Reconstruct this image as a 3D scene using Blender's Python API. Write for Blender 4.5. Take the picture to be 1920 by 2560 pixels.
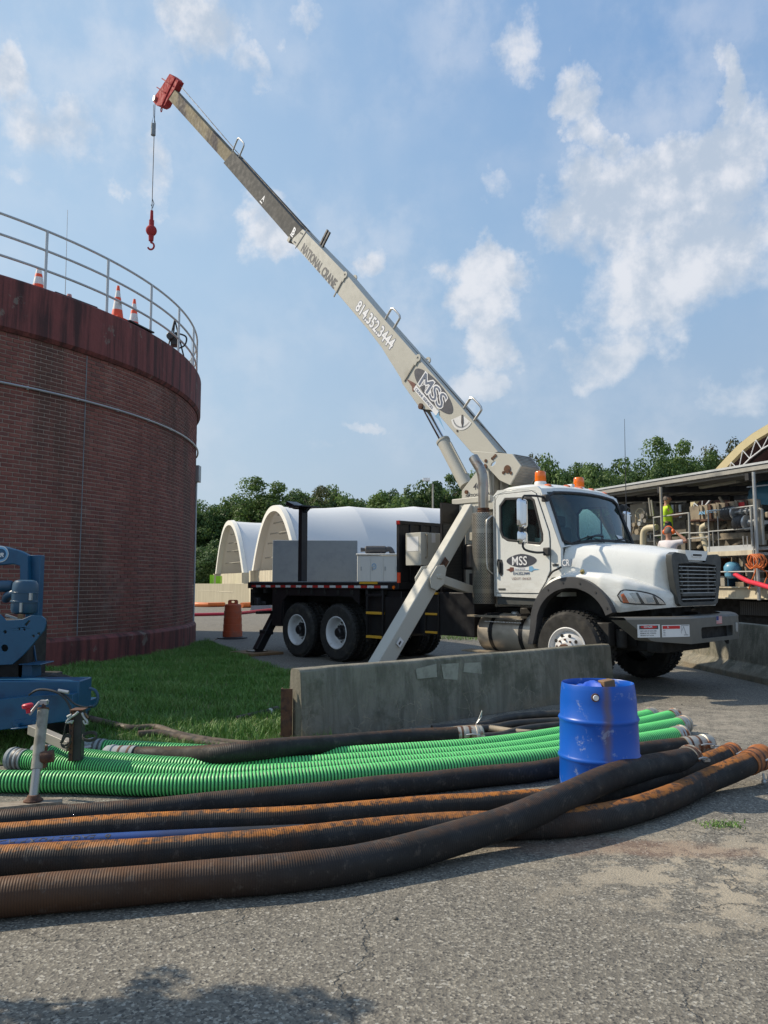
import bpy, math, random
import numpy as np
from mathutils import Vector, Matrix
from mathutils.geometry import tessellate_polygon
random.seed(7); rng = np.random.default_rng(11)
for o in list(bpy.data.objects): bpy.data.objects.remove(o)
SC = bpy.context.scene; COL = SC.collection
R = math.radians; PI = math.pi; sin = math.sin; cos = math.cos
# ---------------------------------------------------------------- camera
CAMH = 1.5; FPX = 1923.0; PITCH = math.atan(177/FPX)
cam = bpy.data.cameras.new('camera'); camo = bpy.data.objects.new('camera', cam); COL.objects.link(camo)
camo.location = (0, 0, CAMH); camo.rotation_euler = (PI/2+PITCH, 0, 0)
cam.sensor_fit = 'VERTICAL'; cam.sensor_height = 24*2560/FPX; cam.lens = 24; cam.clip_end = 2000
SC.camera = camo
# ---------------------------------------------------------------- sun, sky, exposure
SUN_EL = R(41); SV = Vector((-.955*cos(SUN_EL), .297*cos(SUN_EL), sin(SUN_EL)))
sun = bpy.data.lights.new('sun', 'SUN'); sun.energy = 4.0; sun.angle = R(.53); sun.color = (1, .88, .70)
suno = bpy.data.objects.new('sun', sun); COL.objects.link(suno); suno.rotation_euler = SV.to_track_quat('Z', 'Y').to_euler()
SC.view_settings.view_transform = 'Standard'; SC.view_settings.look = 'None'; SC.view_settings.exposure = 0.40
SC.view_settings.gamma = 1; SC.view_settings.use_curve_mapping = False
W = bpy.data.worlds.new('World'); SC.world = W; W.use_nodes = True

class NT:
    def __init__(s, t): s.t = t; s.n = t.nodes; s.l = t.links; s.n.clear()
    def new(s, typ, **k):
        n = s.n.new(typ)
        for a, b in k.items():
            if a.startswith('i_'): n.inputs[int(a[2:])].default_value = b
            else: setattr(n, a, b)
        return n
    def link(s, a, b): s.l.new(a, b)
    def val(s, sock, v):
        if isinstance(v, bpy.types.NodeSocket): s.l.new(v, sock)
        else: sock.default_value = v
    def math(s, op, a, b=0.0, c=0.0, clamp=False):
        n = s.n.new('ShaderNodeMath'); n.operation = op; n.use_clamp = clamp
        s.val(n.inputs[0], a); s.val(n.inputs[1], b)
        if op in ('MULTIPLY_ADD',): s.val(n.inputs[2], c)
        return n.outputs[0]
    def vmath(s, op, a, b=None):
        n = s.n.new('ShaderNodeVectorMath'); n.operation = op; s.val(n.inputs[0], a)
        if b is not None: s.val(n.inputs[3] if op == 'SCALE' else n.inputs[1], b)
        return n.outputs['Value'] if op in ('LENGTH', 'DISTANCE', 'DOT_PRODUCT') else n.outputs[0]
    def noise(s, vec, scale, detail=4, rough=.55, dist=0, out=0):
        n = s.n.new('ShaderNodeTexNoise'); s.val(n.inputs['Vector'], vec); n.inputs['Scale'].default_value = scale
        n.inputs['Detail'].default_value = detail; n.inputs['Roughness'].default_value = rough; n.inputs['Distortion'].default_value = dist
        return n.outputs[out]
    def ss(s, v, a, b, t0=0.0, t1=1.0, kind='SMOOTHSTEP'):
        n = s.n.new('ShaderNodeMapRange'); n.interpolation_type = kind; s.val(n.inputs[0], v)
        n.inputs[1].default_value = a; n.inputs[2].default_value = b; n.inputs[3].default_value = t0; n.inputs[4].default_value = t1
        return n.outputs[0]
    def mix(s, f, a, b, kind='MIX'):
        n = s.n.new('ShaderNodeMix'); n.data_type = 'RGBA'; n.blend_type = kind
        s.val(n.inputs[0], f); s.val(n.inputs[6], c4(a)); s.val(n.inputs[7], c4(b))
        return n.outputs[2]
    def scalev(s, vec, sc):
        return s.vmath('MULTIPLY', vec, sc)
def c4(c):
    if isinstance(c, bpy.types.NodeSocket): return c
    if isinstance(c, (int, float)): return (c, c, c, 1)
    return (c[0], c[1], c[2], 1)

def ray(x, y):
    a = (x-960)/FPX; b = (1280-y)/FPX
    return Vector((a, cos(PITCH)-b*sin(PITCH), sin(PITCH)+b*cos(PITCH)))
def G(x, y, z=0.0):
    "survey: point at height z seen at photo position x,y"
    d = ray(x, y); t = (z-CAMH)/d.z; return Vector((d.x*t, d.y*t, z))
def D(x, y, Y):
    d = ray(x, y); t = Y/d.y; return Vector((d.x*t, Y, CAMH+d.z*t))
# world: Nishita sky, hazy air near the horizon, cumulus made of directional noise
w = NT(W.node_tree)
out = w.new('ShaderNodeOutputWorld'); bg = w.new('ShaderNodeBackground'); bg.inputs[1].default_value = .112
sky = w.new('ShaderNodeTexSky'); sky.sky_type = 'NISHITA'; sky.sun_disc = False
sky.sun_elevation = SUN_EL; sky.sun_rotation = math.atan2(SV.x, SV.y); sky.altitude = 50; sky.air_density = 1.2; sky.dust_density = 2.0; sky.ozone_density = 1.5
tc = w.new('ShaderNodeTexCoord'); dirv = w.vmath('NORMALIZE', tc.outputs['Generated'])
sx = w.new('ShaderNodeSeparateXYZ'); w.link(dirv, sx.inputs[0])
az = w.math('ARCTAN2', sx.outputs[0], sx.outputs[1]); el = w.math('ARCSINE', sx.outputs[2])
cv = w.new('ShaderNodeCombineXYZ'); w.link(az, cv.inputs[0]); w.link(el, cv.inputs[1])
elr = w.new('ShaderNodeValToRGB'); w.link(w.ss(el, -.05, 1.4, kind='LINEAR'), elr.inputs[0])
cr = elr.color_ramp
stops = [(0.0, (2.75, 3.2, 3.7)), (.09, (2.7, 3.3, 4.05)), (.18, (2.45, 3.35, 4.5)), (.30, (2.05, 3.2, 4.75)), (.45, (1.6, 2.75, 4.6)), (1.0, (1.0, 2.1, 4.4))]
cr.elements[0].position = stops[0][0]; cr.elements[0].color = (*stops[0][1], 1)
cr.elements[1].position = stops[-1][0]; cr.elements[1].color = (*stops[-1][1], 1)
for p, c in stops[1:-1]:
    e = cr.elements.new(p); e.color = (*c, 1)
# the haze is brighter on the sun's side
sunny = w.ss(az, .45, -.5, 0, 1)
hz = w.mix(sunny, elr.outputs[0], w.mix(.5, elr.outputs[0], (3.9, 5.1, 6.1)))
base = w.mix(.9, sky.outputs[0], hz)
BL = [(1500,370,190,110,1),(1325,455,135,140,.95),(1585,205,48,85,.9),(1420,610,190,120,.95),(1590,520,160,150,.8),(1320,760,130,70,.75),(1610,360,90,80,.8),
 (1050,560,115,62,1),(1030,640,105,70,.9),(1060,730,75,75,.8),(1010,830,70,50,.75),(1255,215,55,60,.72),(1275,290,45,35,.6),(1125,70,70,65,.62),
 (430,40,120,80,.7),(530,120,55,50,.6),(640,40,70,40,.5),(10,140,60,70,.8),(110,290,140,90,.62),(340,350,80,70,.6),(600,475,75,75,.78),(790,545,55,65,.62),
 (790,922,75,22,.62),(1580,860,130,60,.5),(700,960,90,30,.45),(1070,385,70,40,.45),(1400,60,60,30,.42),(60,420,120,40,.45),(240,380,30,30,.5)]
warp = w.vmath('SUBTRACT', w.noise(cv.outputs[0], 7, 7, .62, 0, 1), (.5, .5, .5))
cvw = w.vmath('ADD', cv.outputs[0], w.vmath('MULTIPLY', warp, (.17, .17, 0)))
tot = None
for (x, y, rx, ry, a) in BL:
    d = ray(x*1.1573, y*1.1573).normalized()
    A = math.atan2(d.x, d.y); E = math.asin(d.z); k = 1.1573/FPX
    s1 = w.vmath('SUBTRACT', cvw, (A, E, 0)); s2 = w.vmath('MULTIPLY', s1, (1/(rx*k), 1/(ry*k), 0))
    m = w.ss(w.vmath('LENGTH', s2), 1.6, .1, 0, a)
    tot = m if tot is None else w.math('MAXIMUM', tot, m)
fb = w.noise(cv.outputs[0], 9, 9, .6); fb2 = w.noise(w.scalev(cv.outputs[0], (1, 1.3, 1)), 3.2, 3, .5)
els = w.ss(el, .1, .5, 0, .0)
outm = w.math('MULTIPLY', w.math('GREATER_THAN', w.math('ABSOLUTE', az), .62), w.ss(fb2, .45, .75, 0, .9))
tot = w.math('MAXIMUM', tot, outm)
dens = w.ss(w.math('ADD', tot, w.math('MULTIPLY', w.math('SUBTRACT', fb, .5), 1.55)), .24, .74)
wisp = w.math('MULTIPLY', w.ss(fb2, .36, .66), w.ss(fb, .30, .70, 0, .5))
dens = w.math('MAXIMUM', dens, wisp)
# shading of the clouds: sun from the left, so density sampled towards the sun
fbl = w.noise(w.vmath('ADD', cv.outputs[0], (-.022, .026, 0)), 9, 9, .6)
lit = w.ss(w.math('ADD', w.math('SUBTRACT', fb, fbl), w.math('MULTIPLY', w.math('SUBTRACT', .62, dens), .10)), -.13, .11)
ccol = w.mix(lit, (3.6, 4.1, 4.8), (5.9, 5.9, 6.1))
ccol = w.mix(w.ss(el, .42, .02), ccol, (3.9, 4.5, 5.2))
fin = w.mix(w.math('MULTIPLY', dens, .82), base, ccol)
w.link(fin, bg.inputs[0]); w.link(bg.outputs[0], out.inputs[0])
# ---------------------------------------------------------------- materials
def mat(name, col, rough=.6, metal=0.0, var=.12, vs=3.0, col2=None, c2s=(.45, .65), c2scale=2.0, c2stretch=(1, 1, 1), bump=0.0, bs=60, spec=.5, coat=0, grain=0.0):
    m = bpy.data.materials.new(name); m.use_nodes = True; t = NT(m.node_tree)
    o = t.new('ShaderNodeOutputMaterial'); p = t.new('ShaderNodeBsdfPrincipled'); t.link(p.outputs[0], o.inputs[0])
    tc = t.new('ShaderNodeTexCoord').outputs['Object']
    c = t.mix(t.noise(tc, vs, 5), tuple(x*(1-var) for x in col), tuple(min(1, x*(1+var)) for x in col))
    if col2: c = t.mix(t.ss(t.noise(t.scalev(tc, c2stretch), c2scale, 6, .6), *c2s), c, col2)
    if grain: c = t.mix(t.ss(t.noise(tc, 220, 2), .3, .7, 0, grain), c, tuple(x*.35 for x in col))
    t.link(c, p.inputs['Base Color'])
    t.link(t.ss(t.noise(tc, 8, 3), .3, .7, max(.02, rough*.8), min(1, rough*1.2)), p.inputs['Roughness'])
    p.inputs['Metallic'].default_value = metal; p.inputs['Specular IOR Level'].default_value = spec; p.inputs['Coat Weight'].default_value = coat
    if bump:
        b = t.new('ShaderNodeBump'); b.inputs['Strength'].default_value = bump; b.inputs['Distance'].default_value = .01
        t.link(t.noise(tc, bs, 5), b.inputs['Height']); t.link(b.outputs[0], p.inputs['Normal'])
    m['t'] = 1
    return m
M = {}
M['white'] = mat('white_paint', (.76, .76, .73), .28, var=.03, coat=.4, col2=(.66, .64, .58), c2s=(.55, .9), c2scale=1.5)
def f_white(t, p, tc):
    v = tc.outputs['Object']; sp = t.new('ShaderNodeSeparateXYZ'); t.link(v, sp.inputs[0])
    c = t.mix(t.noise(v, 1.5, 5), (.70, .70, .665), (.78, .78, .75))
    low = t.math('MULTIPLY', t.ss(sp.outputs[2], 1.75, 1.15), t.ss(t.noise(t.scalev(v, (2, 2, 6)), 2.5, 7, .7), .38, .66, 0, .5))
    c = t.mix(low, c, (.42, .38, .31))
    c = t.mix(t.ss(t.noise(v, 12, 6, .75), .6, .72, 0, .25), c, (.5, .47, .4))
    t.link(c, p.inputs['Base Color']); t.link(t.ss(t.noise(v, 6, 4), .3, .7, .22, .42), p.inputs['Roughness']); p.inputs['Coat Weight'].default_value = .3
M['cream'] = mat('cream_crane_paint', (.50, .485, .43), .62, spec=.25, var=.05, col2=(.40, .385, .33), c2s=(.55, .8), c2scale=2.5, c2stretch=(1, 1, .6))
M['grime'] = mat('worn_cream_paint', (.33, .31, .26), .5, var=.15, col2=(.16, .15, .14), c2s=(.45, .75), c2scale=1.2)
M['boomgrey'] = mat('dark_grey_boom_steel', (.135, .13, .122), .85, spec=.08, var=.12, col2=(.22, .20, .16), c2s=(.55, .8), c2scale=1.5)
M['boomtan'] = mat('weathered_boom_steel', (.25, .215, .15), .85, spec=.08, var=.3, vs=1.2, col2=(.10, .09, .09), c2s=(.45, .62), c2scale=1.6, c2stretch=(1, 1, .5))
M['black'] = mat('black_truck_paint', (.012, .012, .014), .38, var=.3)
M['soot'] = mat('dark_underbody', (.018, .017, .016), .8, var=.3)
M['blackmatt'] = mat('black_plastic', (.03, .03, .032), .6, var=.2)
M['greyplastic'] = mat('grey_moulded_plastic', (.055, .058, .056), .55, var=.08, bump=.1, bs=300)
M['bumpergrey'] = mat('grey_bumper_plastic', (.135, .128, .112), .45, var=.06)
M['flare'] = mat('grey_fender_flare', (.055, .055, .058), .55, var=.15)
M['tyre'] = mat('tyre_rubber', (.022, .021, .02), .85, var=.2, col2=(.06, .052, .04), c2s=(.5, .75), c2scale=6)
M['rim'] = mat('white_wheel_rim', (.62, .62, .62), .45, var=.06, col2=(.35, .32, .28), c2s=(.55, .8), c2scale=7)
M['steel'] = mat('galvanised_steel', (.42, .43, .43), .42, .55, var=.12, vs=9)
M['alu'] = mat('brushed_aluminium', (.58, .56, .52), .32, .85, var=.12, vs=5, col2=(.35, .31, .26), c2s=(.5, .8), c2scale=4)
M['tank'] = mat('dirty_aluminium_tank', (.46, .41, .34), .36, .45, var=.2, vs=4, col2=(.25, .2, .16), c2s=(.5, .8), c2scale=3)
M['chrome'] = mat('chrome', (.75, .75, .76), .06, 1.0, var=.02)
M['pipe'] = mat('exhaust_pipe_steel', (.36, .34, .31), .38, .8, var=.15, col2=(.22, .12, .07), c2s=(.55, .75), c2scale=5)
M['rust'] = mat('rusty_steel', (.12, .055, .03), .85, var=.4, vs=9, col2=(.05, .025, .02), c2scale=12, bump=.4)
M['redcrane'] = mat('red_crane_paint', (.36, .045, .05), .8, spec=.1, var=.12, col2=(.2, .04, .04), c2s=(.5, .8), c2scale=8)
M['wire'] = mat('wire_rope', (.055, .052, .05), .6, .5, var=.3)
M['yellow'] = mat('yellow_step_paint', (.62, .34, .03), .5)
M['redtape'] = mat('red_reflective_tape', (.42, .03, .025), .3)
M['whitetape'] = mat('white_reflective_tape', (.6, .6, .6), .3)
M['amber'] = mat('amber_lens', (.80, .16, .01), .15, coat=.6)
M['txtdark'] = mat('dark_grey_lettering', (.05, .05, .06), .5)
M['txtwhite'] = mat('white_lettering', (.8, .8, .82), .5)
M['txtblue'] = mat('slate_outline_lettering', (.10, .13, .2), .5)
M['logogrey'] = mat('logo_dark_grey', (.06, .065, .085), .5, var=.3)
M['logoblue'] = mat('logo_light_blue', (.2, .42, .65), .5)
M['logored'] = mat('logo_brown', (.16, .065, .05), .5)
M['red'] = mat('sign_red', (.55, .02, .02), .5)
M['label'] = mat('sign_white', (.72, .72, .72), .5)
M['navy'] = mat('flag_blue', (.03, .05, .2), .5)
M['bluepaint'] = mat('blue_pump_paint', (.008, .078, .165), .38, var=.15, col2=(.008, .035, .09), c2s=(.5, .8), c2scale=4)
M['bluegrey'] = mat('blue_grey_air_cleaner', (.022, .07, .125), .4, var=.15)
M['drum'] = mat('blue_drum_plastic', (.008, .075, .50), .38, var=.12, vs=4, col2=(.10, .14, .32), c2s=(.62, .74), c2scale=4)
M['wood'] = mat('weathered_wood', (.27, .23, .18), .85, var=.25, col2=(.14, .11, .08), c2scale=5, c2stretch=(1, 8, 8), bump=.3)
M['woodb'] = mat('brown_wood_block', (.20, .12, .06), .85, var=.3, bump=.3)
M['conorange'] = mat('cone_orange', (.85, .09, .03), .5, var=.06)
M['conwhite'] = mat('cone_white_band', (.7, .7, .7), .4)
M['barrel'] = mat('faded_orange_barrel', (.52, .10, .035), .6, var=.15, col2=(.36, .12, .07), c2scale=3)
M['railgrey'] = mat('dull_grey_pipe_rail', (.36, .36, .34), .6)
M['galvrail'] = mat('pale_painted_railing', (.50, .52, .53), .45, .2, var=.08)
def fabric(name, col, k):
    m = bpy.data.materials.new(name); m.use_nodes = True; t = NT(m.node_tree); o = t.new('ShaderNodeOutputMaterial'); a = t.new('ShaderNodeBsdfDiffuse'); b = t.new('ShaderNodeBsdfTranslucent'); a.inputs[0].default_value = (*col, 1); b.inputs[0].default_value = (*col, 1)
    x = t.new('ShaderNodeMixShader'); x.inputs[0].default_value = k; t.link(a.outputs[0], x.inputs[1]); t.link(b.outputs[0], x.inputs[2]); t.link(x.outputs[0], o.inputs[0]); return m
M['fabric'] = fabric('white_shelter_fabric', (.80, .82, .84), .22); M['fabricin'] = fabric('shelter_inner_fabric', (.74, .70, .63), .45)
M['concl'] = mat('light_concrete', (.56, .50, .37), .85, var=.12, col2=(.42, .37, .28), c2scale=1.5, c2stretch=(3, 3, .3), bump=.2)
M['concg'] = mat('grey_precast_concrete', (.25, .28, .30), .8, var=.05, vs=1.5, col2=(.225, .25, .275), c2scale=3, bump=.1)
M['tanmetal'] = mat('dirty_tan_steel', (.27, .225, .16), .7, .1, var=.25, col2=(.16, .13, .10), c2scale=4)
M['presssteel'] = mat('dirty_press_steel', (.16, .145, .12), .7, .2, var=.35, col2=(.08, .07, .06), c2scale=5)
M['pvc'] = mat('yellowed_pvc', (.52, .46, .32), .5, var=.12)
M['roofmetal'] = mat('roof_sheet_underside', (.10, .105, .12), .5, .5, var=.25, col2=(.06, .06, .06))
M['fascia'] = mat('roof_fascia', (.33, .32, .29), .5, .3, var=.15)
M['redhose'] = mat('red_hose', (.55, .02, .045), .5)
M['orangehose'] = mat('orange_hose', (.62, .16, .04), .6, var=.2)
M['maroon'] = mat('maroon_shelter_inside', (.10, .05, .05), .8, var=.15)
M['creamedge'] = mat('cream_shelter_edge', (.60, .50, .28), .6)
M['skin'] = mat('skin', (.35, .18, .12), .6, var=.05)
M['hivis'] = mat('hi_vis_yellow_shirt', (.48, .72, .03), .7, var=.08)
M['shirtw'] = mat('pale_grey_shirt', (.62, .58, .60), .8, var=.06)
M['jeans'] = mat('dark_work_trousers', (.04, .05, .06), .8)
M['hair'] = mat('grey_hair', (.12, .10, .09), .8)
M['helmet'] = mat('orange_ear_muffs', (.8, .13, .01), .35)
M['lamp'] = mat('light_fixture', (.72, .70, .58), .4)
M['genwhite'] = mat('generator_white', (.68, .68, .64), .4, var=.04)
M['lime'] = mat('lime_green_frame', (.3, .65, .02), .5)
M['bluepump'] = mat('light_blue_motor', (.10, .28, .42), .4)
M['interior'] = mat('cab_interior', (.10, .11, .115), .7)
M['seat'] = mat('seat_grey', (.20, .20, .19), .8)
M['brass'] = mat('brass_fitting', (.3, .25, .1), .4, .6)
def glass(name, tint, tr):
    m = bpy.data.materials.new(name); m.use_nodes = True; t = NT(m.node_tree)
    o = t.new('ShaderNodeOutputMaterial'); tr_ = t.new('ShaderNodeBsdfTransparent'); tr_.inputs[0].default_value = (*tint, 1)
    g = t.new('ShaderNodeBsdfGlossy'); g.inputs['Roughness'].default_value = .02; g.inputs[0].default_value = (.9, .95, 1, 1)
    f = t.new('ShaderNodeFresnel'); f.inputs[0].default_value = 1.5
    mx = t.new('ShaderNodeMixShader'); t.link(t.math('MULTIPLY_ADD', f.outputs[0], 1.0, tr), mx.inputs[0]); t.link(tr_.outputs[0], mx.inputs[1]); t.link(g.outputs[0], mx.inputs[2]); t.link(mx.outputs[0], o.inputs[0])
    return m
M['glass'] = glass('tinted_windscreen', (.56, .78, .80), .015)
M['glassside'] = glass('side_glass', (.6, .72, .68), .02)
M['lens'] = glass('clear_headlight_lens', (.85, .87, .88), .05)
def special(name, fn, rough=.8):
    m = bpy.data.materials.new(name); m.use_nodes = True; t = NT(m.node_tree)
    o = t.new('ShaderNodeOutputMaterial'); p = t.new('ShaderNodeBsdfPrincipled'); t.link(p.outputs[0], o.inputs[0]); p.inputs['Roughness'].default_value = rough
    tc = t.new('ShaderNodeTexCoord'); fn(t, p, tc); M[name] = m; return m
def addbump(t, p, h, dist=.01, strength=1.0):
    b = t.new('ShaderNodeBump'); b.inputs['Strength'].default_value = strength; b.inputs['Distance'].default_value = dist
    t.link(h, b.inputs['Height']); t.link(b.outputs[0], p.inputs['Normal'])
def vor(t, vec, scale, feature='F1', out='Distance', rnd=1.0):
    n = t.new('ShaderNodeTexVoronoi', feature=feature); t.val(n.inputs['Vector'], vec); n.inputs['Scale'].default_value = scale
    n.inputs['Randomness'].default_value = rnd
    return n.outputs[out]
def f_asphalt(t, p, tc):
    v = tc.outputs['Object']
    c = t.mix(t.noise(v, .45, 5, .6), (.112, .103, .086), (.165, .150, .122))
    c = t.mix(t.ss(t.noise(v, 1.9, 5, .6, .6), .5, .68, 0, .3), c, (.215, .195, .155))           # worn sandy patches
    c = t.mix(t.ss(t.noise(v, .9, 5, .65, .4), .60, .74, 0, .45), c, (.06, .056, .05))            # old oil and damp marks
    sp = vor(t, v, 95, out='Color'); s2 = t.new('ShaderNodeSeparateColor'); t.link(sp, s2.inputs[0])
    c = t.mix(t.ss(s2.outputs[0], .6, 1.0, 0, .75), c, (.33, .305, .25))
    c = t.mix(t.ss(s2.outputs[1], .62, .98, 0, .8), c, (.04, .038, .036))
    sp2 = vor(t, v, 85, out='Color'); s3 = t.new('ShaderNodeSeparateColor'); t.link(sp2, s3.inputs[0])
    c = t.mix(t.ss(s3.outputs[0], .95, .985, 0, .7), c, (.40, .38, .33))
    # fine gravel dust on the right-hand side of the yard
    sep = t.new('ShaderNodeSeparateXYZ'); t.link(v, sep.inputs[0])
    wv = t.vmath('ADD', v, t.vmath('SCALE', t.vmath('SUBTRACT', t.noise(v, 1.6, 4, .6, 0, 1), (.5, .5, .5)), .9))
    dd = t.vmath('LENGTH', t.vmath('MULTIPLY', t.vmath('SUBTRACT', wv, (2.2, 4.15, 0)), (.45, .9, 0)))
    sand = t.math('MULTIPLY', t.ss(dd, .95, .25), t.ss(t.noise(v, 4.5, 8, .75), .475, .54))
    c = t.mix(t.math('MULTIPLY', sand, .9), c, (.33, .285, .215))
    d2 = t.vmath('LENGTH', t.vmath('MULTIPLY', t.vmath('SUBTRACT', wv, (2.9, 8.6, 0)), (.35, .55, 0)))
    c = t.mix(t.math('MULTIPLY', t.math('MULTIPLY', t.ss(d2, 1.0, .3), t.ss(t.noise(v, 4, 6, .7), .42, .6)), .5), c, (.36, .32, .26))
    # rust water stain beside the hoses
    d3 = t.vmath('LENGTH', t.vmath('MULTIPLY', t.vmath('SUBTRACT', wv, (1.35, 4.55, 0)), (.8, 4.5, 0)))
    c = t.mix(t.ss(d3, .9, .3, 0, .35), c, (.20, .09, .05))
    wc = t.vmath('ADD', v, t.vmath('SCALE', t.vmath('SUBTRACT', t.noise(v, 2.2, 5, .65, 0, 1), (.5, .5, .5)), .5))
    ce = vor(t, wc, .75, 'DISTANCE_TO_EDGE')
    gate = t.ss(t.noise(v, .55, 3), .40, .52)
    crack = t.math('MULTIPLY', t.ss(ce, .009, .001), gate)
    c = t.mix(t.math('MULTIPLY', crack, .55), c, (.03, .03, .028))
    t.link(c, p.inputs['Base Color'])
    h = t.math('SUBTRACT', t.math('ADD', vor(t, v, 95), t.math('MULTIPLY', t.noise(v, 30, 4), .8)), t.math('MULTIPLY', crack, 2.0))
    addbump(t, p, h, .004, .7)
special('asphalt', f_asphalt, .85); special('white', f_white, .3)
def f_soil(t, p, tc):
    v = tc.outputs['Object']
    t.link(t.mix(t.noise(v, 3, 5), (.035, .075, .018), (.07, .10, .03)), p.inputs['Base Color']); addbump(t, p, t.noise(v, 20, 5), .03)
special('soil', f_soil, .95)
def f_grass(t, p, tc):
    v = tc.outputs['Object']; g = t.new('ShaderNodeNewGeometry')
    c = t.mix(g.outputs['Random Per Island'], (.055, .155, .022), (.13, .27, .04))
    c = t.mix(t.ss(t.noise(v, 1.2, 4), .4, .65), c, t.mix(g.outputs['Random Per Island'], (.08, .19, .03), (.19, .30, .07)))
    c = t.mix(t.math('GREATER_THAN', g.outputs['Random Per Island'], .965), c, (.22, .19, .08))
    t.link(c, p.inputs['Base Color']); p.inputs['Subsurface Weight'].default_value = 0
special('grass_blades', f_grass, .55)
def f_leaf(cols):
    def f(t, p, tc):
        g = t.new('ShaderNodeNewGeometry'); oi = t.new('ShaderNodeObjectInfo')
        c = t.mix(g.outputs['Random Per Island'], cols[0], cols[1])
        c = t.mix(t.ss(t.noise(tc.outputs['Object'], .5, 3), .35, .65), c, cols[2])
        c = t.mix(t.math('MULTIPLY', oi.outputs['Random'], .5), c, tuple(x*.55 for x in cols[0]))
        t.link(c, p.inputs['Base Color']); p.inputs['Specular IOR Level'].default_value = .3
        tl = t.new('ShaderNodeBsdfTranslucent'); t.link(c, tl.inputs[0]); mx = t.new('ShaderNodeMixShader'); mx.inputs[0].default_value = .38; t.link(p.outputs[0], mx.inputs[1]); t.link(tl.outputs[0], mx.inputs[2]); o = [n for n in t.n if n.type == 'OUTPUT_MATERIAL'][0]; t.link(mx.outputs[0], o.inputs[0])
    return f
special('leaf_green', f_leaf([(.07, .13, .035), (.13, .21, .055), (.15, .23, .07)]), .6)
special('leaf_dark', f_leaf([(.05, .10, .035), (.09, .16, .052), (.10, .17, .06)]), .6)
special('leaf_brown', f_leaf([(.06, .075, .03), (.11, .10, .05), (.09, .11, .045)]), .6)
M['bark'] = mat('bark', (.07, .055, .04), .9, bump=.5)
def f_brick(t, p, tc):
    v = tc.outputs['Object']; g = t.new('ShaderNodeNewGeometry'); oi = t.new('ShaderNodeObjectInfo')
    r = t.math('FRACT', t.math('ADD', g.outputs['Random Per Island'], oi.outputs['Random']))
    c = t.mix(r, (.20, .066, .052), (.31, .108, .080)); c = t.mix(t.ss(r, .9, .95, 0, .6), c, (.12, .05, .05))
    wd = t.new('ShaderNodeNewGeometry').outputs['Position']
    st = t.noise(t.scalev(wd, (1.2, 1.2, .18)), 1.0, 5, .6)
    c = t.mix(t.ss(st, .48, .66, 0, .65), c, (.055, .04, .028))
    c = t.mix(t.ss(t.noise(wd, 30, 3), .3, .75, 0, .35), c, (.06, .025, .022)); c = t.mix(t.ss(t.noise(wd, 1.1, 6, .7), .55, .72, 0, .35), c, (.34, .24, .20))
    t.link(c, p.inputs['Base Color']); addbump(t, p, t.noise(wd, 90, 4), .003)
special('brick', f_brick, .85)
def f_mortar(t, p, tc):
    v = tc.outputs['Object']
    c = t.mix(t.noise(v, 25, 4), (.30, .22, .18), (.44, .34, .28))
    c = t.mix(t.ss(t.noise(t.scalev(v, (1.2, 1.2, .18)), 1.0, 5, .6), .48, .66, 0, .6), c, (.08, .06, .045))
    t.link(c, p.inputs['Base Color'])
special('mortar', f_mortar, .9)
def f_parapet(t, p, tc):
    v = tc.outputs['Object']
    c = t.mix(t.noise(v, 2.5, 6, .65), (.27, .072, .062), (.15, .045, .04))
    st = t.noise(t.scalev(v, (5, 5, .35)), 1.0, 6, .7)
    c = t.mix(t.ss(st, .40, .64, 0, .9), c, (.045, .02, .019))
    c = t.mix(t.math('MULTIPLY', t.ss(t.noise(v, 2.2, 7, .7), .60, .66), .6), c, (.22, .20, .16))
    t.link(c, p.inputs['Base Color']); addbump(t, p, t.noise(v, 12, 6), .01)
special('red_painted_concrete', f_parapet, .8)
def f_conc(t, p, tc):
    v = tc.outputs['Object']
    sep = t.new('ShaderNodeSeparateXYZ'); t.link(v, sep.inputs[0]); z = sep.outputs[2]
    c = t.mix(t.noise(v, 3, 6, .65), (.17, .158, .125), (.27, .25, .20))
    st = t.noise(t.scalev(v, (4.5, 4.5, .9)), 1.0, 8, .72, 1.2)
    c = t.mix(t.ss(st, .38, .62, 0, .6), c, (.075, .072, .054))
    c = t.mix(t.ss(t.noise(v, 2.4, 7, .7), .46, .62, 0, .55), c, (.05, .055, .035))
    wc = t.vmath('ADD', v, t.vmath('SCALE', t.vmath('SUBTRACT', t.noise(v, 5, 4, .6, 0, 1), (.5, .5, .5)), .22))
    ce = vor(t, wc, 5.0, 'DISTANCE_TO_EDGE')
    ck = t.math('MULTIPLY', t.ss(ce, .035, .002), t.math('MULTIPLY', t.ss(z, .42, .22), t.ss(t.noise(v, 1.8, 3), .38, .58)))
    c = t.mix(t.math('MULTIPLY', ck, .75), c, (.34, .29, .21))
    c = t.mix(t.math('MULTIPLY', t.ss(z, .2, .02), t.ss(t.noise(v, 5, 5), .4, .6, 0, .6)), c, (.24, .19, .13))
    t.link(c, p.inputs['Base Color']); addbump(t, p, t.math('ADD', t.noise(v, 25, 6, .7), t.math('MULTIPLY', ck, .3)), .008)
special('stained_concrete', f_conc, .9)
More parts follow.
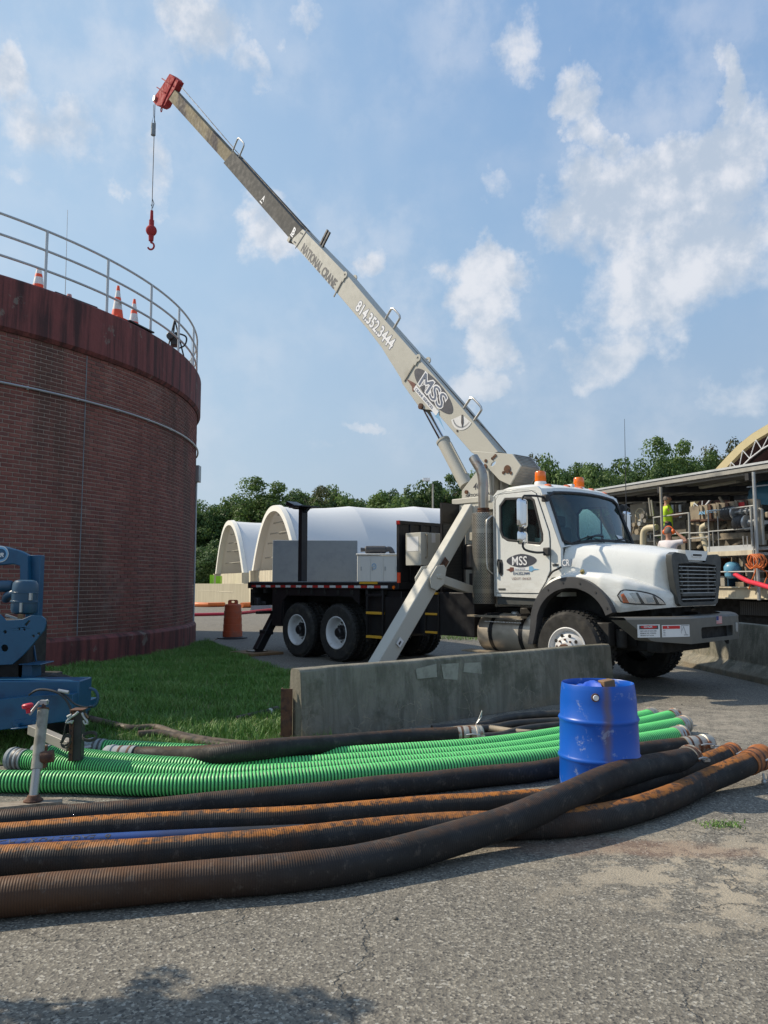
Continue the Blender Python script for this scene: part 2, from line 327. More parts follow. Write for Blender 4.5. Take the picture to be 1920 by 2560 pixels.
def f_hose(rust, brown, blue=0.0, Lb=0.0):
    def f(t, p, tc):
        uv = t.new('ShaderNodeSeparateXYZ'); t.link(tc.outputs['UV'], uv.inputs[0]); L, a = uv.outputs[0], uv.outputs[1]
        v = tc.outputs['Object']
        c = t.mix(t.noise(v, 7, 5, .65), (.010, .010, .011), (.034, .032, .030))
        bm_ = t.ss(t.noise(v, 2.2, 6, .7), .42, .70, 0, brown)
        if Lb: bm_ = t.math('MAXIMUM', bm_, t.math('MULTIPLY', t.ss(L, Lb, Lb*.25), t.ss(t.noise(v, 1.5, 5, .6), .2, .5, .3, .95)))
        c = t.mix(bm_, c, (.075, .036, .018))
        c = t.mix(t.ss(t.noise(v, 16, 5, .7), .56, .68, 0, .4), c, (.13, .105, .085))
        edge_ = t.math('ADD', t.math('MULTIPLY', t.math('SUBTRACT', t.noise(v, 3.0, 6, .7), .5), .16), t.math('MULTIPLY', t.math('SUBTRACT', t.noise(v, 45, 3, .7), .5), .06))
        top = t.ss(t.math('ADD', t.math('ABSOLUTE', t.math('SUBTRACT', a, .262)), edge_), .105, .075)
        gate = t.math('MULTIPLY', t.ss(t.noise(t.scalev(v, (1, .2, .2)), 1.3, 6, .7), .38, .48), t.ss(t.noise(v, 20, 5, .75), .40, .52, .15, 1))
        c = t.mix(t.math('MULTIPLY', t.math('MULTIPLY', top, gate), rust), c, t.mix(t.noise(v, 14, 4), (.17, .06, .014), (.55, .20, .032)))
        if blue: c = t.mix(t.math('MULTIPLY', t.ss(t.math('ABSOLUTE', t.math('SUBTRACT', a, .06)), .045, .03), blue), c, (.07, .085, .11))
        w_ = t.math('SINE', t.math('MULTIPLY', L, 2*PI/.0125))
        c = t.mix(t.ss(w_, -.2, -1, 0, .28), c, (.010, .010, .010))
        t.link(c, p.inputs['Base Color']); t.link(t.ss(t.noise(v, 5, 3), .3, .7, .55, .85), p.inputs['Roughness']); p.inputs['Specular IOR Level'].default_value = .3
        addbump(t, p, t.math('ADD', t.math('MULTIPLY', w_, .4), t.noise(v, 30, 3)), .0018)
    return f
special('hose_black', f_hose(.12, .12), .55); special('hose_rust', f_hose(1.0, .3), .55); special('hose_brown', f_hose(.1, .12, .7, 2.3), .55); special('hose_lead', f_hose(.8, .4), .55)
def f_green(t, p, tc):
    v = tc.outputs['Object']
    c = t.mix(t.noise(v, 5, 4), (.10, .56, .15), (.15, .66, .20))
    c = t.mix(t.ss(t.noise(v, 9, 5), .62, .72, 0, .4), c, (.10, .20, .08))
    t.link(c, p.inputs['Base Color']); p.inputs['Specular IOR Level'].default_value = .5
special('green_hose_rib', f_green, .42)
M['greengroove'] = mat('green_hose_groove', (.016, .13, .042), .6)
def f_shield(t, p, tc):
    v = tc.outputs['UV']; uv = t.new('ShaderNodeSeparateXYZ'); t.link(v, uv.inputs[0])
    row = t.math('MULTIPLY', uv.outputs[0], 1/.021); off = t.math('MULTIPLY', t.math('FLOOR', row), .5)
    fx = t.math('FRACT', t.math('ADD', t.math('MULTIPLY', uv.outputs[1], 30), off)); fy = t.math('FRACT', row)
    a = t.math('MULTIPLY', t.math('LESS_THAN', t.math('ABSOLUTE', t.math('SUBTRACT', fx, .5)), .31), t.math('LESS_THAN', t.math('ABSOLUTE', t.math('SUBTRACT', fy, .5)), .24))
    z = uv.outputs[0]
    band = t.math('MULTIPLY', t.math('GREATER_THAN', t.math('ABSOLUTE', t.math('SUBTRACT', t.math('FRACT', t.math('MULTIPLY', z, 1/.49)), .5)), 0), t.math('LESS_THAN', t.math('FRACT', t.math('MULTIPLY_ADD', z, 1/.48, .08)), .86))
    a = t.math('MULTIPLY', a, band)
    t.link(t.mix(a, (.36, .34, .30), (.05, .045, .04)), p.inputs['Base Color']); t.link(t.math('SUBTRACT', .75, t.math('MULTIPLY', a, .7)), p.inputs['Metallic'])
    addbump(t, p, t.math('SUBTRACT', 1.0, a), .004)
special('perforated_shield', f_shield, .38)
def f_mesh(t, p, tc):
    v = t.scalev(tc.outputs['Object'], (40, 40, 40)); vv = vor(t, v, 1.0, rnd=0.0)
    t.link(t.mix(t.math('LESS_THAN', vv, .34), (.03, .03, .032), (.13, .13, .12)), p.inputs['Base Color'])
special('perforated_black_mesh', f_mesh, .5)
def f_boards(t, p, tc):
    v = tc.outputs['Object']; w_ = t.noise(t.scalev(v, (6, 6, .4)), 1.2, 5, .6)
    t.link(t.mix(w_, (.36, .31, .21), (.62, .56, .42)), p.inputs['Base Color'])
special('board_marked_concrete', f_boards, .85)
def f_drum(t, p, tc):
    v = tc.outputs['Object']; 
    c = t.mix(t.noise(v, 3, 5), (.004, .075, .40), (.006, .105, .52))
    sp = t.new('ShaderNodeSeparateXYZ'); t.link(v, sp.inputs[0])
    front = t.math('LESS_THAN', sp.outputs[1], 0)
    ax = t.math('ABSOLUTE', t.math('ADD', t.math('ADD', sp.outputs[0], 0.012), t.math('MULTIPLY', t.math('SUBTRACT', t.noise(v, 9, 3), .5), .05)))
    run = t.math('MULTIPLY', t.math('MULTIPLY', t.ss(ax, .05, .0), t.ss(sp.outputs[2], .0, .5, .35, .9)), front)
    c = t.mix(t.math('MULTIPLY', run, .8), c, (.16, .10, .07))
    sc = t.math('MULTIPLY', t.ss(t.noise(v, 9, 7, .72), .58, .66), .6)
    c = t.mix(sc, c, (.28, .34, .5))
    t.link(c, p.inputs['Base Color']); p.inputs['Specular IOR Level'].default_value = .45
special('blue_drum', f_drum, .36)
# ---------------------------------------------------------------- mesh helpers
class MB:
    def __init__(s): s.v = []; s.f = []; s.mi = []; s.uv = {}; s.cur = 0
    def add(s, vs, fs, uvs=None):
        b = len(s.v); s.v += [tuple(v) for v in vs]
        for f in fs: s.f.append(tuple(b+i for i in f)); s.mi.append(s.cur)
        if uvs is not None:
            for i, u in enumerate(uvs): s.uv[b+i] = u
        return s
    def box(s, a, b):
        x0, y0, z0 = a; x1, y1, z1 = b
        if x0 > x1: x0, x1 = x1, x0
        if y0 > y1: y0, y1 = y1, y0
        if z0 > z1: z0, z1 = z1, z0
        return s.add([(x0,y0,z0),(x1,y0,z0),(x1,y1,z0),(x0,y1,z0),(x0,y0,z1),(x1,y0,z1),(x1,y1,z1),(x0,y1,z1)],
                     [(0,3,2,1),(4,5,6,7),(0,1,5,4),(1,2,6,5),(2,3,7,6),(3,0,4,7)])
    def obox(s, c, sx, sy, sz, ax=(1,0,0), up=(0,0,1)):
        "box centred at c, first axis ax"
        X = Vector(ax).normalized(); Z = Vector(up); Y = Z.cross(X).normalized(); Z = X.cross(Y); c = Vector(c)
        P = [c+X*(i*sx/2)+Y*(j*sy/2)+Z*(k*sz/2) for k in (-1,1) for (i,j) in ((-1,-1),(1,-1),(1,1),(-1,1))]
        return s.add(P, [(0,3,2,1),(4,5,6,7),(0,1,5,4),(1,2,6,5),(2,3,7,6),(3,0,4,7)])
    def beam(s, p, q, w, h, up=(0,0,1)):
        p = Vector(p); q = Vector(q); X = (q-p).normalized(); up = Vector(up)
        if abs(X.dot(up)) > .98: up = Vector((0,1,0))
        return s.obox((p+q)/2, (q-p).length, w, h, X, up)
    def plate(s, outer, mp, d0, d1, holes=()):
        "flat polygon with holes pushed from depth d0 to d1, mp(a,b,d)->point"
        loops = [list(outer)]+[list(h) for h in holes]
        tri = tessellate_polygon([[Vector((a, b, 0)) for a, b in lp] for lp in loops])
        pts = [p for lp in loops for p in lp]; n = len(pts)
        V = [mp(a, b, d0) for a, b in pts]+[mp(a, b, d1) for a, b in pts]
        F = [tuple(t) for t in tri]+[tuple(n+i for i in t[::-1]) for t in tri]
        k = 0
        for lp in loops:
            m = len(lp)
            for i in range(m): F.append((k+i, k+(i+1) % m, n+k+(i+1) % m, n+k+i))
            k += m
        return s.add(V, F)
    def tube(s, pts, r, n=10, caps=True, uvs=False, rf=None, grooves=None):
        pts = [Vector(p) for p in pts]; m = len(pts); V = []; U = []; L = 0
        T0 = (pts[1]-pts[0]).normalized(); up = Vector((0,0,1)) if abs(T0.z) < .9 else Vector((0,1,0)); N = (up-T0*up.dot(T0)).normalized()
        for i, p in enumerate(pts):
            T = (pts[min(i+1, m-1)]-pts[max(i-1, 0)]).normalized(); N = (N-T*N.dot(T)).normalized(); B = T.cross(N)
            if i: L += (p-pts[i-1]).length
            rr = rf(i, L) if rf else r
            for j in range(n):
                a = 2*PI*j/n; V.append(p+N*(cos(a)*rr)+B*(sin(a)*rr)); U.append((L, ((j/n)+.25) % 1.0))
        b = len(s.v); s.v += [tuple(v) for v in V]
        for i, u in enumerate(U): s.uv[b+i] = u
        for i in range(m-1):
            s.cur_ = s.cur if not grooves else grooves(i)
            for j in range(n):
                s.f.append((b+i*n+j, b+i*n+(j+1) % n, b+(i+1)*n+(j+1) % n, b+(i+1)*n+j)); s.mi.append(s.cur_)
        if caps:
            s.f.append(tuple(b+j for j in range(n))[::-1]); s.f.append(tuple(b+(m-1)*n+j for j in range(n))); s.mi += [s.cur, s.cur]
        return s
    def cyl(s, p, q, r0, r1=None, n=16, caps=True):
        r1 = r0 if r1 is None else r1
        return s.tube([p, q], r0, n, caps, rf=lambda i, L: (r0, r1)[i])
    def lathe(s, prof, o, ax=(0,0,1), n=24, closed=False):
        "profile (r, h) turned about ax through o"
        Z = Vector(ax).normalized(); X = Z.orthogonal().normalized(); Y = Z.cross(X); o = Vector(o); m = len(prof); V = []; U = []
        for (r, h) in prof:
            for j in range(n):
                a = 2*PI*j/n; V.append(o+Z*h+X*(r*cos(a))+Y*(r*sin(a))); U.append((h, j/n))
        F = [(i*n+j, i*n+(j+1) % n, (i+1)*n+(j+1) % n, (i+1)*n+j) for i in range(m-1) for j in range(n)]
        if closed: F += [((m-1)*n+j, (m-1)*n+(j+1) % n, (j+1) % n, j) for j in range(n)]
        return s.add(V, F, U)
    def sphere(s, c, r, n=16, sc=(1,1,1)):
        c = Vector(c); V = []; k = n//2
        for i in range(k+1):
            t = PI*i/k
            for j in range(n):
                a = 2*PI*j/n; V.append((c.x+r*sc[0]*sin(t)*cos(a), c.y+r*sc[1]*sin(t)*sin(a), c.z+r*sc[2]*cos(t)))
        return s.add(V, [(i*n+j, (i+1)*n+j, (i+1)*n+(j+1) % n, i*n+(j+1) % n) for i in range(k) for j in range(n)])
    def grid(s, rows, close=False):
        n = len(rows[0]); V = [p for r in rows for p in r]
        return s.add(V, [(i*n+j, i*n+j+1, (i+1)*n+j+1, (i+1)*n+j) for i in range(len(rows)-1) for j in range(n-1)])
    def text(s, txt, o, xd, yd, size, sx=1.0, bold=0.0, lift=0.0, shear=0.0, align='LEFT'):
        cu = bpy.data.curves.new('t', 'FONT'); cu.body = txt; cu.size = 1.0; cu.offset = bold; cu.shear = shear; cu.resolution_u = 3; cu.align_x = align
        cu.fill_mode = 'FRONT'; ob = bpy.data.objects.new('t', cu); me = bpy.data.meshes.new_from_object(ob)
        o = Vector(o); xd = Vector(xd).normalized(); yd = Vector(yd).normalized(); nd = xd.cross(yd).normalized()
        V = [o+xd*(v.co.x*size*sx)+yd*(v.co.y*size)+nd*lift for v in me.vertices]; F = [tuple(p.vertices) for p in me.polygons]
        bpy.data.objects.remove(ob); bpy.data.curves.remove(cu); bpy.data.meshes.remove(me)
        return s.add(V, F)
    def build(s, name, mats, parent=None, smooth=35, bevel=0, kind=None, loc=None, local=False, label=None):
        me = bpy.data.meshes.new(name); mats = mats if isinstance(mats, (list, tuple)) else [mats]
        V = s.v
        root = parent
        while root is not None and root.parent is not None: root = root.parent
        if root is not None and not ROOTLOCAL.get(root.name):
            L = root.location; V = [(a-L.x, b-L.y, c-L.z) for a, b, c in V]
        elif loc is not None: V = [(a-loc[0], b-loc[1], c-loc[2]) for a, b, c in V]
        me.from_pydata(V, [], s.f)
        for m in mats: me.materials.append(M[m] if isinstance(m, str) else m)
        if len(mats) > 1: me.polygons.foreach_set('material_index', s.mi)
        if s.uv:
            ul = me.uv_layers.new(name='UVMap'); arr = np.zeros((len(s.v), 2))
            for i, u in s.uv.items(): arr[i] = u
            li = np.zeros(len(me.loops), dtype=np.int32); me.loops.foreach_get('vertex_index', li)
            # undo the seam jump so the last face does not run backwards
            uvl = arr[li]; k = 0
            for p in me.polygons:
                a = p.loop_start; b_ = a+p.loop_total; ys = uvl[a:b_, 1]
                if ys.max()-ys.min() > .6: uvl[a:b_, 1] = np.where(ys < .5, ys+1, ys)
            ul.data.foreach_set('uv', uvl.ravel())
        me.update()
        if smooth:
            me.polygons.foreach_set('use_smooth', [True]*len(me.polygons)); me.set_sharp_from_angle(angle=R(smooth))
        ob = bpy.data.objects.new(name, me); COL.objects.link(ob)
        if parent: ob.parent = parent
        elif loc is not None: ob.location = loc
        if bevel:
            b = ob.modifiers.new('bevel', 'BEVEL'); b.width = bevel; b.segments = 2; b.limit_method = 'ANGLE'; b.angle_limit = R(40)
        if kind: ob['kind'] = kind
        if label: ob['label'] = label
        return ob
ROOTLOCAL = {}
def tag(o, label, cat, group=None, kind=None):
    o['label'] = label; o['category'] = cat
    if group: o['group'] = group
    if kind: o['kind'] = kind
    return o
def thing(name, label, cat, loc, group=None, rotz=0.0, local=False):
    o = bpy.data.objects.new(name, None); COL.objects.link(o); o.empty_display_size = .1
    o.location = loc; o.rotation_euler = (0, 0, rotz); ROOTLOCAL[o.name] = local
    return tag(o, label, cat, group)
def copy_tree(o, parent=None):
    c = o.copy(); COL.objects.link(c)
    if parent is not None: c.parent = parent
    for ch in [x for x in o.children if x.name in COL.objects]: copy_tree(ch, c)
    return c
def smoothpath(pts, step=.05):
    P = [Vector(p) for p in pts]; P = [P[0]*2-P[1]]+P+[P[-1]*2-P[-2]]; out = []
    for i in range(1, len(P)-2):
        a, b, c, d = P[i-1:i+3]; n = max(1, int((c-b).length/step))
        for k in range(n):
            t = k/n; out.append(.5*((2*b)+(c-a)*t+(2*a-5*b+4*c-d)*t*t+(3*b-a-3*c+d)*t**3))
    out.append(P[-2]); return out
def resample(pts, step):
    d = [0.0]
    for a, b in zip(pts, pts[1:]): d.append(d[-1]+(b-a).length)
    n = max(2, int(d[-1]/step)+1); out = []; j = 0
    for i in range(n):
        s_ = d[-1]*i/(n-1)
        while j < len(d)-2 and d[j+1] < s_: j += 1
        t = (s_-d[j])/max(1e-9, d[j+1]-d[j]); out.append(pts[j].lerp(pts[j+1], t))
    return out
def arc(cx, cy, r, a0, a1, n=12, ry=None):
    ry = r if ry is None else ry
    return [(cx+r*cos(R(a0+(a1-a0)*i/n)), cy+ry*sin(R(a0+(a1-a0)*i/n))) for i in range(n+1)]
def rrect(x0, y0, x1, y1, r, n=5):
    return arc(x1-r, y1-r, r, 0, 90, n)+arc(x0+r, y1-r, r, 90, 180, n)+arc(x0+r, y0+r, r, 180, 270, n)+arc(x1-r, y0+r, r, 270, 360, n)
def rough_mesh(V, F, name, m, loc, kind, label=None):
    me = bpy.data.meshes.new(name); me.vertices.add(len(V)); me.vertices.foreach_set('co', np.asarray(V, dtype=np.float32).ravel())
    F = np.asarray(F, dtype=np.int32); k = F.shape[1]; me.loops.add(F.size); me.loops.foreach_set('vertex_index', F.ravel())
    me.polygons.add(len(F)); me.polygons.foreach_set('loop_start', np.arange(0, F.size, k, dtype=np.int32)); me.polygons.foreach_set('loop_total', np.full(len(F), k, dtype=np.int32))
    me.update(calc_edges=True); me.materials.append(m); ob = bpy.data.objects.new(name, me); COL.objects.link(ob); ob.location = loc
    if kind: ob['kind'] = kind
    return ob
# ---------------------------------------------------------------- ground
g = MB(); g.grid([[(x, y, 0) for x in (-400, -60, -20, -8, 0, 8, 20, 60, 400)] for y in (-60, -10, 0, 5, 10, 15, 20, 30, 60, 120, 700)])
g.build('ground', 'asphalt', kind='structure', smooth=0)
TC = Vector((-12.9, 18.05, 0)); TR = 8.2
def tank_pt(phi, r, z): return Vector((TC.x+r*cos(phi), TC.y+r*sin(phi), z))
edge = [G(455, 1612), G(522, 1604), G(575, 1624), G(618, 1646), G(680, 1668), G(745, 1690)]+[Vector((-.55, 8.6, 0)), Vector((-.45, 7.6, 0)), G(760, 1868), G(560, 1905), G(330, 1900), G(150, 1905), G(0, 1915), G(-500, 1930), Vector((-9, 6, 0)), Vector((-9, 10.2, 0))]
edge2 = [(p.x, p.y) for p in edge]+[(tank_pt(a, TR-.3, 0).x, tank_pt(a, TR-.3, 0).y) for a in [R(-62)+R(58)*i/8 for i in range(9)]]
g = MB(); g.plate(edge2, lambda a, b, d: (a, b, d), .004, .012); g.build('lawn', 'soil', kind='structure', smooth=0)
def inpoly(x, y, poly):
    c = np.zeros(len(x), bool); j = len(poly)-1
    for i in range(len(poly)):
        xi, yi = poly[i]; xj, yj = poly[j]
        m = ((yi > y) != (yj > y)) & (x < (xj-xi)*(y-yi)/(yj-yi+1e-12)+xi); c ^= m; j = i
    return c
def blades(name, poly, n, h0, h1, lab, pad=.05):
    xs = [p[0] for p in poly]; ys = [p[1] for p in poly]
    x = rng.uniform(min(xs)-pad, max(xs)+pad, n*3); y = rng.uniform(min(ys)-pad, max(ys)+pad, n*3)
    j = rng.normal(0, .035, (2, n*3)); m = inpoly(x+j[0], y+j[1], poly) & (((x-TC.x)**2+(y-TC.y)**2) > (TR+.14)**2)
    x = x[m][:n]; y = y[m][:n]; n = len(x)
    clump = .6+.8*np.abs(np.sin(x*2.1+np.cos(y*1.7)*2)*np.cos(y*2.6+x)); h = rng.uniform(h0, h1, n)*clump; a = rng.uniform(0, 2*PI, n); wd = rng.uniform(.0022, .0045, n)
    lean = rng.normal(0, .35, (2, n)); z0 = .008
    dx = np.cos(a)*wd; dy = np.sin(a)*wd
    mx = x+lean[0]*h*.4; my = y+lean[1]*h*.4; tx = x+lean[0]*h*1.3; ty = y+lean[1]*h*1.3
    V = np.stack([np.stack([x-dx, y-dy, np.full(n, z0)], 1), np.stack([x+dx, y+dy, np.full(n, z0)], 1), np.stack([mx+dx*.8, my+dy*.8, z0+h*.6], 1), np.stack([mx-dx*.8, my-dy*.8, z0+h*.6], 1), np.stack([tx, ty, z0+h], 1)], 1).reshape(-1, 3)
    b = np.arange(n)[:, None]*5
    F = np.concatenate([b+np.array([[0, 1, 2]]), b+np.array([[0, 2, 3]]), b+np.array([[3, 2, 4]])], 0)
    o = rough_mesh(V, F, name, M['grass_blades'], (0, 0, 0), 'stuff'); tag(o, lab, 'grass', None, 'stuff'); return o
blades('grass', edge2, 150000, .035, .10, 'short green grass in the shade between the brick tank and the hoses')
gp = [tuple(G(*q)[:2]) for q in [(1100, 1590), (1185, 1594), (1190, 1603), (1095, 1600)]]
gp2 = [(x_, y_) for x_, y_ in [(gp[0][0]-.2, gp[0][1]+3), (gp[1][0]+1.5, gp[1][1]+3), gp[2], gp[3]]]
blades('weeds', gp2, 5000, .03, .10, 'patch of weeds on the asphalt behind the fuel tank of the truck')
wd_ = G(1805, 2066); blades('weed_tuft', [(wd_.x+.13*cos(i), wd_.y+.05*sin(i)) for i in np.linspace(0, 6.28, 14)[:-1]], 320, .008, .03, 'low yellow green weed growing in a crack in front of the hoses')
# ---------------------------------------------------------------- brick tank
tk = thing('brick_tank', 'large round brick tank with red painted concrete rim and base, left of the crane truck', 'tank', (TC.x, TC.y, 0))
zb, zt, ztop = .50, 5.80, 6.76
def ring(mb, r0, r1, z0, z1, n=180):
    prof = [(r0, z0), (r1, z0), (r1, z1), (r0, z1)]
    return mb.lathe(prof, (TC.x, TC.y, 0), (0, 0, 1), n, closed=True)
m_ = MB(); ring(m_, TR-.3, TR-.010, zb-.02, zt+.02); m_.build('mortar_wall', 'mortar', tk)
m_ = MB(); m_.lathe([(TR-.3, 0), (TR+.09, 0), (TR+.09, zb-.05), (TR+.07, zb-.02), (TR-.02, zb+.03), (TR-.3, zb+.03)], (TC.x, TC.y, 0), (0, 0, 1), 180, True); m_.build('plinth', 'red_painted_concrete', tk, smooth=30)
m_ = MB(); m_.lathe([(TR-.5, zt), (TR+.03, zt), (TR+.085, zt+.07), (TR+.085, ztop-.03), (TR+.06, ztop), (TR-.5, ztop)], (TC.x, TC.y, 0), (0, 0, 1), 180, True); m_.build('parapet', 'red_painted_concrete', tk, smooth=30)
m_ = MB(); m_.lathe([(.01, ztop-.35), (TR-.45, ztop-.35)], (TC.x, TC.y, 0), (0, 0, 1), 90); m_.build('roof_slab', 'concg', tk)
CH = .0745; BLN = .213; nrow = int((zt-zb-.03)/CH); CH = (zt-zb-.03)/nrow
bx = MB(); bx.box((-.0, -.5*BLN+.006, .006), (.011, .5*BLN-.006, CH-.006)); 
def brick_mesh(hw):
    me = bpy.data.meshes.new('brick'); w2 = hw*.5*BLN-.0080; z0 = .0075; z1 = CH-.0075; d = .011; c = .003
    V = [(-.004, -w2, z0), (-.004, w2, z0), (-.004, w2, z1), (-.004, -w2, z1), (d, -w2+c, z0+c), (d, w2-c, z0+c), (d, w2-c, z1-c), (d, -w2+c, z1-c)]
    me.from_pydata(V, [], [(4, 5, 6, 7), (0, 1, 5, 4), (1, 2, 6, 5), (2, 3, 7, 6), (3, 0, 4, 7)]); me.materials.append(M['brick']); me.update(); return me
bm_full = brick_mesh(1.0); camv = Vector((0, 0, CAMH))
# vertical control joint
def ang_at(px, py, r):
    d = ray(px, py); dx, dy = d.x, d.y; a = dx*dx+dy*dy; b = -2*(dx*TC.x+dy*TC.y); c = TC.x**2+TC.y**2-r*r; q = b*b-4*a*c
    if q < 0: return None
    t = (-b-math.sqrt(q))/(2*a); return math.atan2(dy*t-TC.y, dx*t-TC.x), t
PJ = ang_at(203, 1300, TR)[0]; dphi = BLN/TR; cand = []
a_lo, a_hi = R(-80), R(20)
for r_ in range(nrow):
    z = zb+.03+r_*CH; off = (r_ % 2)*.5
    k0 = int((a_lo-PJ)/dphi); k1 = int((a_hi-PJ)/dphi)
    for k in range(k0, k1+1):
        c_ = k+.5+off; ph = PJ+c_*dphi; half = False
        if off and k == -1: cand.append((PJ-.25*dphi, z, .5)); cand.append((PJ+.25*dphi, z, .5)); continue
        cand.append((ph, z, 1.0))
def inframe(p):
    v = p-camv; c, s = cos(PITCH), sin(PITCH); wv_ = v.y*c+v.z*s; h = -v.y*s+v.z*c
    if wv_ < .1: return None
    return 960+FPX*v.x/wv_, 1280-FPX*h/wv_, wv_
sc_ = []
for i, (ph, z, hw) in enumerate(cand):
    p = tank_pt(ph, TR, z+CH/2); q = inframe(p); n_ = Vector((cos(ph), sin(ph), 0)); fc = n_.dot((camv-p).normalized())
    vis = q and 5 < q[0] < 1915 and 5 < q[1] < 2555 and fc > .02 and not (q[0] < 110 and q[1] > 1385) and hw == 1.0
    sc_.append((fc/q[2]**2 if vis else -1, i))
top300 = set(i for s_, i in sorted(sc_, reverse=True)[:300])
jit = rng.normal(0, 1, (len(cand), 3)); big = MB()
for i, (ph, z, hw) in enumerate(cand):
    dr = -.010+.0015*jit[i, 0]
    if i in top300:
        o = bpy.data.objects.new('brick', bm_full); COL.objects.link(o); o.parent = tk
        o.location = (cos(ph)*(TR+dr), sin(ph)*(TR+dr), z+.0008*jit[i, 1]); o.rotation_euler = (0, 0, ph+.004*jit[i, 2])
    else:
        cs, sn = cos(ph+.0002*jit[i, 2]), sin(ph+.0002*jit[i, 2]); w2 = hw*.5*BLN-.0080; c = .003; d = .011
        V = [(-.004, -w2, .0075), (-.004, w2, .0075), (-.004, w2, CH-.0075), (-.004, -w2, CH-.0075), (d, -w2+c, .0105), (d, w2-c, .0105), (d, w2-c, CH-.0105), (d, -w2+c, CH-.0105)]
        big.add([(TC.x+(TR+dr+x)*cs-y*sn, TC.y+(TR+dr+x)*sn+y*cs, z+zz) for x, y, zz in V], [(4, 5, 6, 7), (0, 1, 5, 4), (1, 2, 6, 5), (2, 3, 7, 6), (3, 0, 4, 7)])
big.build('bricks', 'brick', tk, smooth=0, kind='stuff')
m_ = MB(); p0 = tank_pt(PJ, TR-.002, zb+.03); m_.beam(p0, p0+Vector((0, 0, zt-zb-.04)), .014, .014); m_.build('control_joint', 'concg', tk, smooth=0)
zc_ = 4.90
m_ = MB(); m_.tube([tank_pt(R(-80+i), TR+.04, zc_) for i in range(0, 100)], .022, 8); m_.build('conduit', 'steel', tk)
m_ = MB()
for i in range(0, 90, 7):
    m_ = MB(); m_.obox(tank_pt(R(-78+i), TR+.02, zc_), .05, .03, .06, (cos(R(-78+i)), sin(R(-78+i)), 0)); m_.build('conduit_clip', 'steel', tk)
ph = math.atan2(.22, 1.0); pt_ = tank_pt(R(20), TR, 0)
m_ = MB(); pe = D(489, 1185, 20.3); m_.box((pe.x-.02, pe.y-.12, pe.z-.22), (pe.x+.12, pe.y+.12, pe.z+.22)); m_.build('junction_box', 'steel', tk, bevel=.01)
m_ = MB(); m_.cyl((pe.x+.03, pe.y, 0.05), (pe.x+.03, pe.y, pe.z-.2), .025); m_.build('downpipe', 'galvrail', tk)
# railing on the rim
rl = thing('guard_railing', 'pale three rail guard railing curving round the top of the brick tank', 'railing', (TC.x, TC.y, ztop))
RR = TR-.04; A0 = ang_at(112, 730, RR)[0]; A1 = ang_at(266, 800, RR)[0]; dA = A1-A0
for i, h in enumerate((1.12, .75, .38)):
    m_ = MB(); m_.tube([tank_pt(A0-dA*2.2+j*R(1.5), RR, ztop+h) for j in range(int((dA*3+R(135))/R(1.5)))], .024, 8); m_.build('rail', 'galvrail', rl)
for k in range(-2, 13):
    m_ = MB(); a = A0+k*dA; m_.cyl(tank_pt(a, RR, ztop), tank_pt(a, RR, ztop+1.12), .026, n=10); m_.build('post', 'galvrail', rl)
def on_rim(px, py, r): 
    a, t = ang_at(px, py, r); return a
def cone(px, py, r, lab, h=.71):
    a = on_rim(px, py, r); b = tank_pt(a, r, ztop+.035)
    t = thing('traffic_cone', lab, 'traffic cone', b, 'traffic cones on the tank rim')
    m_ = MB(); m_.obox(b+Vector((0, 0, .015)), .30, .30, .03, (cos(a), sin(a), 0)); m_.build('base', 'conorange', t, bevel=.01)
    def rr(z): return .125-.10*z/h
    for nm, z0, z1, mt in (('body', .03, .20, 'conorange'), ('reflective_band', .20, .38, 'conwhite'), ('body', .38, .46, 'conorange'), ('reflective_band', .46, .60, 'conwhite'), ('body', .60, h, 'conorange')):
        z0, z1 = z0*h/.71, z1*h/.71
        m_ = MB(); m_.cyl(b+Vector((0, 0, z0)), b+Vector((0, 0, z1)), rr(z0), rr(z1), 20); m_.build(nm, mt, t)
cone(292, 825, TR-.15, 'taller looking orange and white cone on the tank rim between two railing posts')
cone(333, 850, TR-.3, 'orange and white cone on the tank rim right of the tallest cone')
cone(95, 735, TR-.35, 'orange and white cone on the tank rim just left of a railing post', .56)
cone(172, 770, TR-.8, 'cone showing only its tip behind the dark hatch plate on the tank rim', .48)
def hatch(x0, x1, r, lab):
    a0 = on_rim(x0, 760, r); a1 = on_rim(x1, 800, r); m_ = MB()
    p, q = tank_pt(a0, r, ztop+.02), tank_pt(a1, r, ztop+.02); m_.beam(p+Vector((-.2, .25, .02)), q+Vector((-.2, .25, .02)), .8, .035)
    tag(m_.build('hatch_plate', 'blackmatt', None, loc=tuple(p), bevel=.01), lab, 'hatch plate')
hatch(115, 222, TR-.12, 'dark flat hatch plate on the tank rim beside the first railing post')
hatch(300, 362, TR-.05, 'dark flat hatch plate on the tank rim under two traffic cones')
# harness rig hung on the railing
a = on_rim(440, 880, TR-.2); b = tank_pt(a, TR-.25, ztop)
t = thing('davit_winch', 'small black hoist tripod behind the railing at the far right of the tank rim', 'hoist', b)
m_ = MB(); 
for dx, dy in ((.25, 0), (-.12, .22), (-.12, -.22)): m_.cyl(b+Vector((dx, dy, 0)), b+Vector((0, 0, .95)), .018)
m_.build('legs', 'blackmatt', t)
m_ = MB(); m_.obox(b+Vector((0.02, 0, .45)), .2, .24, .3, (1, .3, 0)); m_.cyl(b+Vector((-.05, -.2, .5)), b+Vector((-.05, .2, .5)), .09); m_.build('winch_body', 'blackmatt', t, bevel=.02)
m_ = MB(); m_.tube(smoothpath([b+Vector((.05, -.1, .6)), b+Vector((.3, -.1, .5)), b+Vector((.28, -.1, .3)), b+Vector((.1, -.1, .2))], .04), .02, 8); m_.build('strap', 'blackmatt', t)
